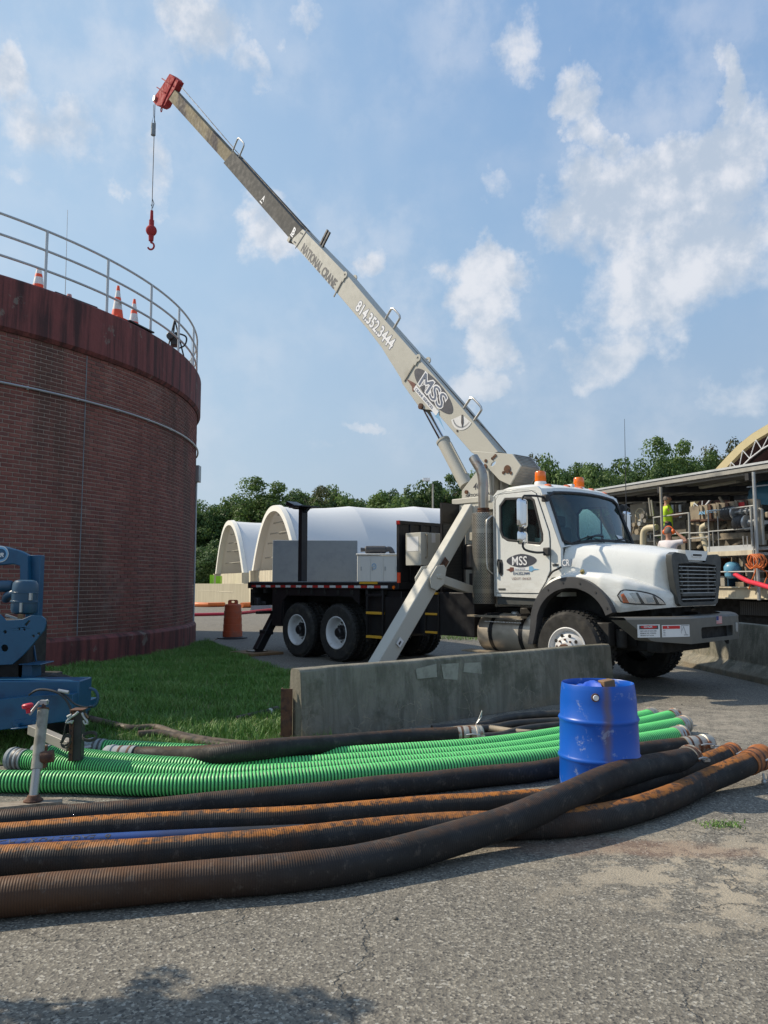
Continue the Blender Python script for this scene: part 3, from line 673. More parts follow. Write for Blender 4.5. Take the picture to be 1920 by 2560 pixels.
for (px, y0, y1, Yd, lab) in ((169, 525, 610, 16.5, 'thin lightning rod standing behind the tank railing'), (478, 848, 930, 19.8, 'thin lightning rod at the right end of the tank railing')):
    p = D(px, y1+14, Yd); q = D(px, y0, Yd); m_ = MB(); m_.cyl((p.x, p.y, ztop-.35), q, .012, .005, 6); tag(m_.build('lightning_rod', 'steel', None, loc=(p.x, p.y, ztop-.35)), lab, 'lightning rod')
# ---------------------------------------------------------------- crane truck (local frame: x forward, y to its far side, z up)
P0 = Vector((2.62, 11.0, 0)); TH = R(42.5); UF = Vector((sin(TH), -cos(TH), 0)); VF = Vector((cos(TH), sin(TH), 0))
def Tn(x, y, v=0.0):
    "survey: position (u, z) on the truck's side plane v seen at photo x,y"
    d = ray(x, y); t = (P0.dot(VF)+v)/(d.x*VF.x+d.y*VF.y); return ((d.x*t-P0.x)*UF.x+(d.y*t-P0.y)*UF.y, CAMH+d.z*t)
def TP(u, v, z): return P0+UF*u+VF*v+Vector((0, 0, z))
tr = thing('crane_truck', 'white truck with raised cream and grey telescopic crane boom and black flatbed', 'crane truck', P0, None, math.atan2(UF.y, UF.x), True)
SP = lambda a, b, d: (a, d, b)          # side plate: a=u, b=z, depth=v
FP = lambda a, b, d: (d, a, b)          # front plate: a=v, b=z, depth=u
TPl = lambda a, b, d: (a, b, d)         # top plate
CV = 1.2
def mir(v): return 2*CV-v
# --- wheels
def wheel(u, v0, w, r, rimr, front, side):
    "v0 outer face, w width towards the centre (side=+1 near side)"
    t = 'wheel'; s = side; ax = (0, -s, 0)     # axis points outwards
    c = Vector((u, v0, r))
    m_ = MB(); ro = r-.012
    m_.lathe([(rimr, -.01), (rimr+.012, .0), (rimr+.03, -.002), (ro-.10, .012), (ro-.045, .004), (ro-.012, -.03), (ro, -.055), (ro, -w+.055), (ro-.012, -w+.03), (ro-.05, -w), (rimr, -w)], c, ax, 48)
    # tread blocks
    nb = 46; X = Vector((1, 0, 0)); Z = Vector((0, 0, 1)); A = Vector(ax)
    for i in range(nb):
        for row, (h0, h1) in enumerate(((-.035, -.10), (-.115, -.185), (-.20, -w+.20), (-w+.185, -w+.115), (-w+.10, -w+.035))):
            if (h1-h0) > -.02: continue
            a = 2*PI*(i+.5*(row % 2))/nb; rad = Z*cos(a)+X*sin(a); tan = Z*(-sin(a))+X*cos(a)
            m_.obox(c+rad*(ro-.004 if row in (0, 4) else ro+.000)+A*((h0+h1)/2), .048, abs(h1-h0), .030, tan, rad)
    wh = m_.build(t, 'tyre', tr, smooth=30)
    m_ = MB()
    if front:
        m_.lathe([(rimr+.004, -.02), (rimr+.018, .006), (rimr+.004, .012), (rimr-.012, .0), (rimr-.03, -.03), (rimr-.045, -.055), (rimr-.075, -.03), (.17, .035), (.11, .045), (.105, .05), (.0, .05)], c, ax, 48)
    else:
        m_.lathe([(rimr+.004, -.02), (rimr+.018, .006), (rimr+.004, .012), (rimr-.012, .0), (rimr-.03, -.04), (rimr-.045, -.09), (rimr-.055, -.15), (rimr-.08, -.175), (.19, -.185), (.15, -.165), (.15, -.155), (.0, -.155)], c, ax, 48)
    m_.build('rim', 'rim', wh, smooth=40)
    A = Vector(ax); m_ = MB(); X = Vector((1, 0, 0)); Z = Vector((0, 0, 1)); off = .045 if front else -.155
    if front:
        m_.lathe([(.085, off), (.085, off+.05), (.075, off+.065), (.0, off+.068)], c, ax, 24); m_.build('hub_cap', 'rust', wh)
    else:
        m_.lathe([(.14, off), (.14, off+.035), (.10, off+.05), (.095, off+.12), (.07, off+.14), (.0, off+.14)], c, ax, 24); m_.build('hub_cap', 'black', wh)
    for i in range(10):
        a = 2*PI*i/10; rad = Z*cos(a)+X*sin(a); m2 = MB(); rr = .145 if front else .168
        m2.cyl(c+rad*rr+A*(off-.02), c+rad*rr+A*(off+.02), .016, .013, 6); m2.build('lug_nut', 'rust' if front else 'steel', wh)
    m2 = MB()
    for i in range(10):
        a = 2*PI*(i+.5)/10; rad = Z*cos(a)+X*sin(a); rr = .205
        q = c+rad*rr+A*((.02) if front else -.183); m2.cyl(q, q+A*.006, .026, .026, 12)
    m2.build('hand_holes', 'soot', wh)
    return wh
for u in (-6.50, -5.23):
    wheel(u, .0, .30, .55, .295, False, 1); wheel(u, .34, .28, .55, .29, False, 1); wheel(u, 2.4, .3, .55, .295, False, -1); wheel(u, 2.06, .28, .55, .29, False, -1)
wheel(-.04, .0, .42, .555, .30, True, 1); wheel(-.04, 2.4, .42, .555, .30, True, -1)
for u, r_ in ((-.04, .09), (-6.5, .13), (-5.23, .13)):
    m_ = MB(); m_.cyl((u, .3, .51), (u, 2.1, .51), r_); m_.sphere((u, 1.2, .52), r_*1.8); m_.build('axle', 'soot', tr)
m_ = MB(); m_.box((-8.2, .78, .80), (1.15, .86, 1.08)); m_.box((-8.2, 1.54, .80), (1.15, 1.62, 1.08))
for u in (-7.6, -6, -4.6, -3, -1.6, .2, 1.0): m_.box((u, .86, .84), (u+.08, 1.54, 1.02))
m_.build('chassis_rails', 'soot', tr)
m_ = MB(); m_.box((-.55, .62, .55), (.95, 1.78, 1.55)); m_.box((-1.4, .7, .62), (-.55, 1.7, 1.1)); m_.box((.3, .15, .62), (.55, .3, .95)); m_.cyl((.62, .34, .6), (.62, .34, .86), .075); m_.cyl((.62, .34, .86), (.62, .34, .9), .04); m_.box((.9, .5, .55), (1.15, 1.9, .75)); m_.build('engine_block', 'soot', tr, bevel=.02)
# leaf springs
m_ = MB()
for v in (.62, 1.78):
    for k in range(5): m_.tube(smoothpath([(-.6+k*.06, v, .66-k*.018), (-.04, v, .58-k*.018), (.52-k*.06, v, .66-k*.018)], .1), .016, 6)
m_.build('leaf_springs', 'soot', tr)
# --- cab
side_o = [(-1.455, 1.29), (-1.44, 2.86), (-1.37, 2.955), (-.60, 2.955), (-.535, 2.90), (-.36, 2.42), (-.235, 2.09), (-.2, 2.0), (-.2, 1.60), (-.37, 1.575), (-.52, 1.43), (-.63, 1.27)]
win = [(-1.30, 2.70), (-1.20, 2.80), (-.715, 2.775), (-.665, 2.74), (-.52, 2.22), (-.52, 2.13), (-.57, 2.085), (-1.17, 2.165), (-1.26, 2.22), (-1.30, 2.32)]
def inset(poly, k):
    cx = sum(p[0] for p in poly)/len(poly); cy = sum(p[1] for p in poly)/len(poly)
    n = len(poly); out = []
    for i in range(n):
        a, b, c = Vector(poly[i-1]), Vector(poly[i]), Vector(poly[(i+1) % n]); e1 = (b-a).normalized(); e2 = (c-b).normalized()
        n1 = Vector((-e1.y, e1.x)); n2 = Vector((-e2.y, e2.x)); m = (n1+n2)
        if m.length < 1e-6: m = n1
        m.normalize(); ctr = Vector((cx, cy))
        if m.dot(ctr-b) < 0: m = -m
        out.append(tuple(b+m*k))
    return out
cabm = MB()
for v0, v1 in ((.13, .19), (mir(.19), mir(.13))): cabm.plate(side_o, SP, v0, v1, [inset(win, -.012)])
# rear wall with window
cabm.plate([(.13, 1.29), (2.27, 1.29), (2.27, 2.86), (2.2, 2.93), (.2, 2.93), (.13, 2.86)], FP, -1.455, -1.40, [[(.62, 2.25), (.62, 2.72), (1.78, 2.72), (1.78, 2.25)]])
# windscreen surround (bowed forward at the centre)
def ws(v, z):
    t = (z-2.06)/(2.90-2.06); k = 1-((v-CV)/1.07)**2
    return (-.215-.325*t+.17*k*(1-.35*t), v, z)
def wsrow(v, t, e=0.0):
    zb_ = 2.03+.10*(1-((v-CV)/1.05)**2); z = zb_+(2.90-zb_)*t+.04*(1-((v-CV)/1.05)**2)*t
    x = -.2-.335*t+.16*(1-((v-CV)/1.07)**2)*(1-.35*t); return (x+e, v, z)
NV = 16
def wband(f0, f1, e, vv0=lambda t: .13, vv1=lambda t: 2.27): pass
vl = [.13+(2.14)*i/NV for i in range(NV+1)]
cabm.grid([[wsrow(v, t) for v in vl] for t in (-.02, .0)]); cabm.grid([[wsrow(v, t) for v in vl] for t in (.955, 1.02)])
cabm.grid([[wsrow(v, t) for v in (.13, .20+.035*t)] for t in [i/8 for i in range(9)]]); cabm.grid([[wsrow(v, t) for v in (2.20-.035*t, 2.27)] for t in [i/8 for i in range(9)]])
# roof shell
rows = []
for u, dz in ((-1.46, -.09), (-1.45, -.03), (-1.40, 0), (-1.2, .045), (-.95, .05), (-.75, .03), (-.62, -.0), (-.545, -.045)):
    row = []
    for i in range(25):
        a = -1+2*i/24; v = CV+1.075*a*(1 if abs(a) < .9 else 1); z = 2.925+dz+.085*(1-abs(a)**4)-(.04 if abs(a) > .97 else 0)
        bow = .165*(1-a*a)*.65*max(0, (u+1.0)/.45) if u > -1.0 else 0
        row.append((u+bow, v, z))
    rows.append(row)
rows.append([(p[0]+.005, p[1], p[2]-.03) for p in rows[-1]])
cabm.grid(rows)
# cowl between windscreen and hood, floor, firewall
cabm.box((-1.44, .19, 1.30), (-.25, 2.21, 1.36)); cabm.box((-.30, .19, 1.30), (-.235, 2.21, 2.02))
cab = cabm.build('cab', 'white', tr, smooth=40)
m_ = MB(); m_.box((-1.42, .16, 1.16), (-.66, .5, 1.285)); m_.build('cab_step_skirt', 'greyplastic', tr, bevel=.01)
# glass
m_ = MB(); m_.grid([[wsrow(v, t, -.006) for v in [.19+2.02*i/NV for i in range(NV+1)]] for t in [i/8 for i in range(9)]]); m_.build('windscreen', 'glass', tr)
def seal(f, n, name, rad=.014, par=None):
    mm = MB(); P = [f(i/n) for i in range(n)]; mm.tube(P+[P[0], P[1]], rad, 6, caps=False); return mm.build(name, 'blackmatt', par or tr)
per = [(t, 0) for t in np.linspace(0, 1, 17)]+[(1, t) for t in np.linspace(0, 1, 9)]+[(1-t, 1) for t in np.linspace(0, 1, 17)]+[(0, 1-t) for t in np.linspace(0, 1, 9)]
def wsper(a, b):
    k = .10; aa = min(max(a, 0), 1); v0 = .205+.035*b; v1 = 2.195-.035*b; v = v0+(v1-v0)*aa
    da = min(aa, 1-aa)*2.0; 
    tt = .015+.925*b
    if da < k: tt += (.06*(1-da/k)**2)*(1 if b < .5 else -1)
    return wsrow(v, tt, .004)
m_ = MB(); P = [Vector(wsper(a_, b_)) for a_, b_ in per]; m_.tube(P+[P[0]], .024, 6, caps=False); m_.build('windscreen_seal', 'blackmatt', tr)
for v in (.155, mir(.155)):
    m_ = MB(); m_.plate(win, SP, v-.003, v+.003); sg = m_.build('side_window', 'glassside', tr)
    m_ = MB(); m_.plate(inset(win, -.02), SP, (v-.04 if v < 1 else v-.0), (v-.0 if v < 1 else v+.04), [inset(win, .012)]); m_.build('window_seal', 'blackmatt', sg, bevel=.003)
    m_ = MB(); m_.box((-.835, v-.012, 2.11), (-.815, v+.012, 2.78)); m_.build('window_divider', 'blackmatt', sg)
m_ = MB(); m_.plate([(.62, 2.25), (.62, 2.72), (1.78, 2.72), (1.78, 2.25)], FP, -1.43, -1.424); m_.build('rear_window', 'glassside', tr)
# door panels
door_o = [(-1.405, 1.345), (-1.39, 2.80), (-1.33, 2.885), (-.70, 2.885), (-.615, 2.84), (-.40, 2.26), (-.385, 2.15), (-.385, 1.68), (-.47, 1.52), (-.60, 1.345)]
for v, s in ((.118, 1), (mir(.118), -1)):
    m_ = MB(); m_.plate(door_o, SP, v, v+.014*s, [inset(win, -.025)]); dr = m_.build('door', 'white', tr, bevel=.005)
    m_ = MB(); o_ = inset(door_o, -.011); m_.plate(o_, SP, v+.008*s, v+.0135*s, [inset(door_o, .004)]); m_.build('door_gap', 'blackmatt', dr)
    m_ = MB(); hp = [(-1.37, 1.87), (-1.28, 1.86), (-1.262, 1.80), (-1.262, 1.64), (-1.29, 1.60), (-1.34, 1.63), (-1.385, 1.80)]; m_.plate(hp, SP, v-.008*s, v+.004*s); h_ = m_.build('door_handle', 'blackmatt', dr, bevel=.006)
    m_ = MB(); m_.box((-1.34, v-.03*s, 1.67), (-1.31, v-.01*s, 1.83)); m_.build('grip', 'greyplastic', h_, bevel=.005)
    m_ = MB(); m_.box((-1.36, v-.004*s, 1.385), (-1.22, v+.001, 1.415)); m_.build('trim_badge', 'greyplastic', dr)
    m_ = MB(); m_.box((-.345, v+.004*s, 1.745), (-.245, v+.012*s, 1.775)); m_.build('side_badge', 'greyplastic', dr)
# door logo
v = .1165; X_ = (1, 0, 0); Z_ = (0, 0, 1)
m_ = MB(); e_ = [(-.905+.285*cos(a), 1.835+.085*sin(a)*(1.25-.25*abs(cos(a)))) for a in np.linspace(0, 2*PI, 40)[:-1]]; m_.plate(e_, SP, v-.001, v); lg = m_.build('door_logo', 'logogrey', tr, smooth=0)
m_ = MB(); m_.text('MSS', (-1.09, v-.0055, 1.77), X_, Z_, .19, .92, .012); m_.build('logo_letters', 'txtwhite', lg, smooth=0)
m_ = MB(); m_.plate([(-1.20, 1.70), (-1.13, 1.72), (-1.12, 1.74), (-1.05, 1.735), (-1.05, 1.68), (-1.12, 1.665), (-1.14, 1.685)], SP, v-.004, v-.003); m_.build('logo_brown_flash', 'logored', lg, smooth=0)
m_ = MB(); m_.plate([(-.76, 1.745), (-.70, 1.75), (-.68, 1.715), (-.57, 1.70), (-.68, 1.69), (-.72, 1.665), (-.77, 1.68)], SP, v-.004, v-.003); m_.build('logo_blue_flash', 'logoblue', lg, smooth=0)
m_ = MB(); m_.plate([(-1.04, 1.73), (-.76, 1.73), (-.76, 1.69), (-1.04, 1.69)], SP, v-.006, v-.005); m_.build('logo_banner', 'txtwhite', lg, smooth=0)
for nm, tx, z, sz, mt, bo in (('phone_number', '814.352.3444', 1.622, .062, 'txtblue', .03), ('usdot_number', 'USDOT 1541633', 1.545, .055, 'logored', .0)):
    m_ = MB(); m_.text(tx, (-.91, v-.0035, z), X_, Z_, sz, .92, bo, align='CENTER'); m_.build(nm, mt, tr, smooth=0)
m_ = MB(); m_.text('CRANE SERVICES', (-1.03, v-.0075, 1.70), X_, Z_, .024, 1.1, .02); m_.build('banner_lettering', 'txtblue', lg, smooth=0)
# --- hood with fenders
def lerp(tab, u):
    if u <= tab[0][0]: return tab[0][1]
    for (a, x), (b, y) in zip(tab, tab[1:]):
        if u <= b: t = (u-a)/(b-a); return x+(y-x)*t
    return tab[-1][1]
AC, AR = (.05, .90), .66
def hood_section(u):
    vf = lerp([(-.62, .05), (.5, .03), (.8, .09), (.98, .20), (1.12, .34), (1.22, .46), (1.28, .56)], u)
    zc = lerp([(-.62, 1.28), (-.5, 1.42), (-.38, 1.54), (-.25, 1.60), (-.1, 1.645), (.2, 1.66), (.5, 1.625), (.8, 1.55), (1.05, 1.46), (1.28, 1.38)], u)
    d = u-AC[0]; zb_ = (AC[1]+math.sqrt(max(0, AR*AR-d*d))) if abs(d) < AR else 1.10
    zb_ = max(zb_, 1.10+.07*max(0, (u-.75)/.5)); zb_ = min(zb_, zc-.02)
    vs = lerp([(-.2, .20), (.4, .30), (.9, .42), (1.28, .50)], u); zs = lerp([(-.2, 1.95), (.3, 1.885), (.8, 1.84), (1.15, 1.80), (1.28, 1.74)], u)
    zt = lerp([(-.2, 2.115), (.2, 2.10), (.7, 2.04), (1.1, 1.965), (1.22, 1.93), (1.28, 1.88)], u)
    vb = max(vs-.03, vf+.10); rr = min(.09, (zc-zb_)*.8)
    low = u < -.2
    side = [(vf+.012, zb_-.002), (vf, zb_+.01), (vf, (zb_+zc)/2-.02), (vf+.005, zc-rr*.7), (vf+.03, zc-rr*.25), (vf+.075, zc), (max(vb, vf+.12), zc+.012)]
    if low: top = [(.135, zc+.014)]*0+[(vf+.15, zc)]*9
    else:
        zz = zc+.012; vb = max(vb, vf+.12); vs = max(vs, vb+.01)
        top = [(vb+.012, zz+(zs-zz)*.3), (vb+.02, zz+(zs-zz)*.65), (vs+.02, zs-.02), (vs+.055, zs+(zt-zs)*.38), (vs+.12, zs+(zt-zs)*.62), (vs+.26, zs+(zt-zs)*.80), (.80, zt-.02*(1)), (1.0, zt-.004), (1.2, zt)]
    half = [(a, b) for a, b in side+top]
    return half+[(mir(a), b) for a, b in half[::-1][1:]]
us = [-.2+.03*i for i in range(50) if -.2+.03*i < 1.27]+[1.28]
hm = MB(); hm.grid([[(u, a, b) for a, b in hood_section(u)] for u in us])
for ms in (0, 1):      # rear quarter of the fender, beside the door bottom
    rows = []
    for u in [-.62+.03*i for i in range(15)]:
        s_ = [(a, b) for a, b in hood_section(u)[:7]]; s_[-1] = (max(.2, s_[-1][0]), s_[-1][1])
        rows.append([(u, (mir(a) if ms else a), b) for a, b in s_])
    hm.grid(rows)
sec = hood_section(1.28); hm.add([(1.28, a, b) for a, b in sec], [tuple(range(len(sec)))])
# rounded nose under the lamps and the tongue that carries the badge
hm.plate([(.86, 1.95), (1.54, 1.95), (1.52, 1.885), (1.47, 1.815), (.93, 1.815), (.88, 1.885)], FP, 1.22, 1.325)
hood = hm.build('hood', 'white', tr, smooth=50)
m_ = MB(); m_.plate(rrect(1.05, 1.862, 1.35, 1.912, .024), FP, 1.325, 1.335); bd = m_.build('badge', 'chrome', hood)
m_ = MB(); m_.plate(rrect(1.065, 1.870, 1.335, 1.904, .016), FP, 1.3355, 1.337); m_.build('badge_face', 'greyplastic', bd)
# fender flare
oa = [(AC[0]+.70*cos(R(a)), AC[1]+.685*sin(R(a))) for a in range(17, 192, 6)]; ia = [(AC[0]+.585*cos(R(a)), AC[1]+.525*sin(R(a))) for a in range(191, 16, -6)]
oa[-1] = (-.70, .60); oa[-2] = (-.66, .80); ia[0] = (-.61, .60); ia[1] = (-.56, .78)
for s, v in ((1, -.035), (-1, mir(-.035))):
    m_ = MB(); m_.plate(oa+ia, SP, v, v+.15*s); fl = m_.build('fender_flare', 'flare', tr, bevel=.015)
    for a in (25, 50, 75, 100, 125):
        m_ = MB(); q = (AC[0]+.645*cos(R(a)), v, AC[1]+.61*sin(R(a))); m_.cyl(q, (q[0], v-.006*s, q[2]), .016, n=10); m_.build('bolt', 'blackmatt', fl)
m_ = MB(); m_.tube(smoothpath([(-.40, .09, 1.58), (-.30, .055, 1.66), (-.19, .04, 1.70), (-.14, .05, 1.73)], .03), .016, 8); m_.build('hood_latch', 'blackmatt', tr)
m_ = MB(); m_.cyl((.2, .075, 1.64), (.2, .05, 1.672), .032, .03, 16); m_.build('fender_cap', 'brass', tr)
m_ = MB()
for v0, v1 in ((.12, .55), (1.85, 2.28)):
    rws = [[(AC[0]+.59*cos(R(a)), v, AC[1]+.53*sin(R(a))) for v in (v0, v1)] for a in range(10, 176, 8)]; m_.grid(rws)
m_.plate([(-.66, .62), (.72, .62), (.72, 1.2), (.4, 1.44), (-.2, 1.44), (-.6, 1.25)], SP, .56, .58); m_.build('wheel_arch_liner', 'soot', tr)
m_ = MB(); m_.text('CR1', (-.19, .142, 1.745), (1, .0, 0), Z_, .135, .72, .055); cr_ = m_.build('fleet_number_outline', 'txtblue', hood, smooth=0)
m_ = MB(); m_.text('CR1', (-.19, .139, 1.745), (1, .0, 0), Z_, .135, .72, .02); m_.build('fleet_number', 'txtwhite', hood, smooth=0)
# grille
go = [(.455, 1.80), (.47, 1.88), (.56, 1.915), (.84, 1.895), (.90, 1.855), (.945, 1.79), (1.455, 1.79), (1.50, 1.855), (1.56, 1.895), (1.84, 1.915), (1.93, 1.88), (1.945, 1.80), (1.90, 1.55), (1.79, 1.22), (1.72, 1.185), (.68, 1.185), (.61, 1.22), (.50, 1.55)]
gi = [(.62, 1.70), (.64, 1.755), (.90, 1.765), (1.50, 1.765), (1.76, 1.755), (1.78, 1.70), (1.745, 1.40), (1.71, 1.26), (1.66, 1.235), (.74, 1.235), (.69, 1.26), (.655, 1.40)]
m_ = MB(); m_.plate(go, FP, 1.245, 1.335, [gi]); gr = m_.build('grille_surround', 'greyplastic', tr, bevel=.022)
m_ = MB(); m_.plate([(a*1.0, b) for a, b in gi], FP, 1.275, 1.282); m_.build('radiator', 'soot', tr)
for k in range(8):
    z = 1.722-.0515*k; x0 = .645+.004*k; m_ = MB()
    m_.box((1.315, x0, z-.006), (1.34, mir(x0), z+.006)); b_ = m_.build('grille_bar', 'steel' if k % 1 == 0 else 'greyplastic', gr, bevel=.003)
m_ = MB(); m_.box((1.30, .70, 1.315), (1.345, 1.70, 1.355)); m_.build('grille_bar', 'greyplastic', gr, bevel=.004)
m_ = MB(); m_.box((1.315, .71, 1.27), (1.34, 1.69, 1.282)); m_.build('grille_bar', 'steel', gr, bevel=.003)
m_ = MB()
for k in range(8):
    z = 1.696-.0515*k
    for v in (.90, 1.50):
        m_.plate([(v-.024, z-.016), (v+.024, z-.016), (v+.024, z+.016), (v-.024, z+.016)], FP, 1.32, 1.334, [[(v-.012, z-.008), (v+.012, z-.008), (v+.012, z+.008), (v-.012, z+.008)]])
    if k % 2 == 0:
        for v in (.70, 1.70): m_.box((1.318, v-.02, z-.024), (1.346, v+.02, z+.024))
m_.build('grille_brackets', 'greyplastic', gr)
# headlights (wrap round the corner)
def hl(s):
    f = (lambda v: v) if s > 0 else mir
    P2 = [(-.02, 1.33), (.0, 1.385), (.08, 1.415), (.25, 1.395), (.42, 1.35), (.54, 1.285), (.60, 1.205), (.50, 1.20), (.20, 1.205), (.05, 1.225), (-.01, 1.27)]
    def wrap(a, b, d):       # a runs round the front corner of the fender
        tab = [(-.04, (.70, .075)), (.08, (.82, .105)), (.2, (.94, .18)), (.32, (1.05, .275)), (.44, (1.13, .36)), (.56, (1.20, .445)), (.70, (1.27, .55))]
        for (x0, p), (x1, q) in zip(tab, tab[1:]):
            if a <= x1: t = (a-x0)/(x1-x0); u = p[0]+(q[0]-p[0])*t; v = p[1]+(q[1]-p[1])*t; break
        n = Vector((.62, -.78)) ; return (u+n.x*d, f(v+n.y*d), b)
    # densify the outline so it follows the corner
    def grd(P, n=26):
        out = []
        for i in range(len(P)):
            a = Vector(P[i]); b = Vector(P[(i+1) % len(P)])
            for k in range(4): out.append(tuple(a.lerp(b, k/4)))
        return out
    Q = grd(P2); Qi = grd(inset(P2, .018))
    def fan(mb, poly, d, mp): 
        cs = []; n = len(poly); xs = [p[0] for p in poly]
        x0, x1 = min(xs), max(xs); cols = []
        for i in range(15):
            x = x0+(x1-x0)*(i+.001)/14.002; ys = []
            for k in range(n):
                a, b = poly[k], poly[(k+1) % n]
                if (a[0] <= x) != (b[0] <= x): ys.append(a[1]+(b[1]-a[1])*(x-a[0])/(b[0]-a[0]))
            cols.append([mp(x, min(ys)+(max(ys)-min(ys))*j/3, d) for j in range(4)])
        mb.grid(cols)
    m_ = MB(); fan(m_, Q, .012, wrap); hb = m_.build('headlight', 'blackmatt', tr)
    m_ = MB(); fan(m_, Qi, .016, wrap); m_.build('reflector', 'chrome', hb)
    m_ = MB(); fan(m_, [(.03, 1.34), (.07, 1.36), (.13, 1.23), (.06, 1.235)], .020, wrap); m_.build('indicator', 'amber', hb)
    m_ = MB(); fan(m_, [(.40, 1.33), (.43, 1.33), (.50, 1.215), (.45, 1.215)], .020, wrap); fan(m_, [(.20, 1.37), (.225, 1.37), (.30, 1.215), (.26, 1.215)], .020, wrap); m_.build('divider', 'greyplastic', hb)
    m_ = MB(); fan(m_, [(.13, 1.36), (.2, 1.37), (.26, 1.25), (.20, 1.24)], .019, wrap); fan(m_, [(.30, 1.34), (.38, 1.33), (.43, 1.24), (.33, 1.23)], .019, wrap); m_.build('lamp_bowl', 'label', hb)
    m_ = MB(); fan(m_, Qi, .030, wrap); m_.build('lens', 'lens', hb)
hl(1); hl(-1)
# bumper
bo = [(-.34, 1.055), (.48, 1.055), (1.92, 1.055), (2.74, 1.055), (2.74, .97), (2.62, .725), (1.92, .70), (.48, .70), (-.10, .725), (-.24, .85), (-.36, 1.03)]
def bmap(a, b, d):
    o = max(0, .48-a, a-1.92); u = 1.55-.03*(o/.3)-.36*(min(o, .84)/.84)**1.35; return (u-d, a, b)
m_ = MB(); slot = rrect(.78, .755, 1.76, .905, .035)
def dens(P, k=6): return [tuple(Vector(P[i]).lerp(Vector(P[(i+1) % len(P)]), j/k)) for i in range(len(P)) for j in range(k)]
cols = []; 
for a0, a1, n in ((-.36, .48, 12), (1.92, 2.76, 12)):
    for i in range(n):
        x0 = a0+(a1-a0)*i/n; x1 = a0+(a1-a0)*(i+1)/n
        def lo(x): o = max(0, .48-x, x-1.92); return .70+.0*o+(.05 if o < .55 else .05+ (o-.55)/.29*.27)*min(1, o/.55)
        for d, z in ((0, 0),): m_.add([bmap(x0, lo(x0), 0), bmap(x1, lo(x1), 0), bmap(x1, 1.03, 0), bmap(x0, 1.03, 0), bmap(x0, 1.055, .03), bmap(x1, 1.055, .03), bmap(x0, 1.055, .26), bmap(x1, 1.055, .26), bmap(x0, lo(x0), .22), bmap(x1, lo(x1), .22)], [(0, 1, 2, 3), (3, 2, 5, 4), (4, 5, 7, 6), (1, 0, 8, 9)])
m_.plate([(.48, .70), (1.92, .70), (1.92, 1.03), (.48, 1.03)], FP, 1.55, 1.53, [slot]); m_.add([(1.55, .48, 1.03), (1.55, 1.92, 1.03), (1.52, 1.92, 1.055), (1.52, .48, 1.055), (1.29, 1.92, 1.055), (1.29, .48, 1.055)], [(0, 1, 2, 3), (3, 2, 4, 5)])
bp = m_.build('bumper', 'bumpergrey', tr, smooth=35)
m_ = MB(); m_.box((1.30, .76, .74), (1.45, 1.78, .92)); m_.build('bumper_recess', 'soot', bp)
m_ = MB(); m_.tube(smoothpath([(1.48, 1.62, .72), (1.50, 1.66, .66), (1.48, 1.74, .66), (1.46, 1.76, .72)], .02), .018, 8); m_.build('tow_hook', 'soot', bp)
m_ = MB(); m_.plate(rrect(1.835, .80, 1.895, .935, .02), FP, 1.551, 1.562); m_.build('side_marker', 'steel', bp)
def sticker(name, a0, a1, z0, z1, kids):
    def mp(a, b, d): x = bmap(a, b, 0); return (x[0]+.002+d, x[1]-.001, x[2])
    m_ = MB(); m_.add([mp(a0, z0, 0)], []); m_.grid([[mp(a0+(a1-a0)*i/8, z, 0) for i in range(9)] for z in (z0, z1)]); s_ = m_.build(name, 'label', bp, smooth=0); kids(s_, mp, a0, a1, z0, z1); return s_
def dk(s_, mp, a0, a1, z0, z1):
    w = a1-a0; h = z1-z0; m_ = MB(); m_.grid([[mp(a0+.02+(w-.04)*i/8, z, .001) for i in range(9)] for z in (z1-h*.36, z1-.012)]); m_.build('black_header', 'txtdark', s_, smooth=0)
    m_ = MB(); e_ = [((a0+a1)/2+(w/2-.035)*cos(t), z1-h*.19+h*.13*sin(t)) for t in np.linspace(0, 2*PI, 25)[:-1]]; m_.plate(e_, lambda a, b, d: mp(a, b, d), .0022, .0018); m_.build('red_oval', 'red', s_, smooth=0)
    x = Vector(mp(a1, z0, 0))-Vector(mp(a0, z0, 0)); m_ = MB(); o = Vector(mp(a0+w*.27, z1-h*.24, .004)); m_.text('DANGER', o, x, Z_, h*.19, .95, .03); m_.build('lettering', 'label', s_, smooth=0)
    m_ = MB()
    for i, tx in enumerate(('KEEP CLEAR OF LOAD LINES', 'MINIMUM  SAFE  WORKING', 'DISTANCE 15 FT (4.5 M)')): m_.text(tx, Vector(mp(a0+.03, z0+h*(.46-.17*i), .003)), x, Z_, h*.12, .9, .02)
    m_.build('lettering', 'txtdark', s_, smooth=0)
sticker('danger_sticker', -.235, .035, .80, .965, dk)
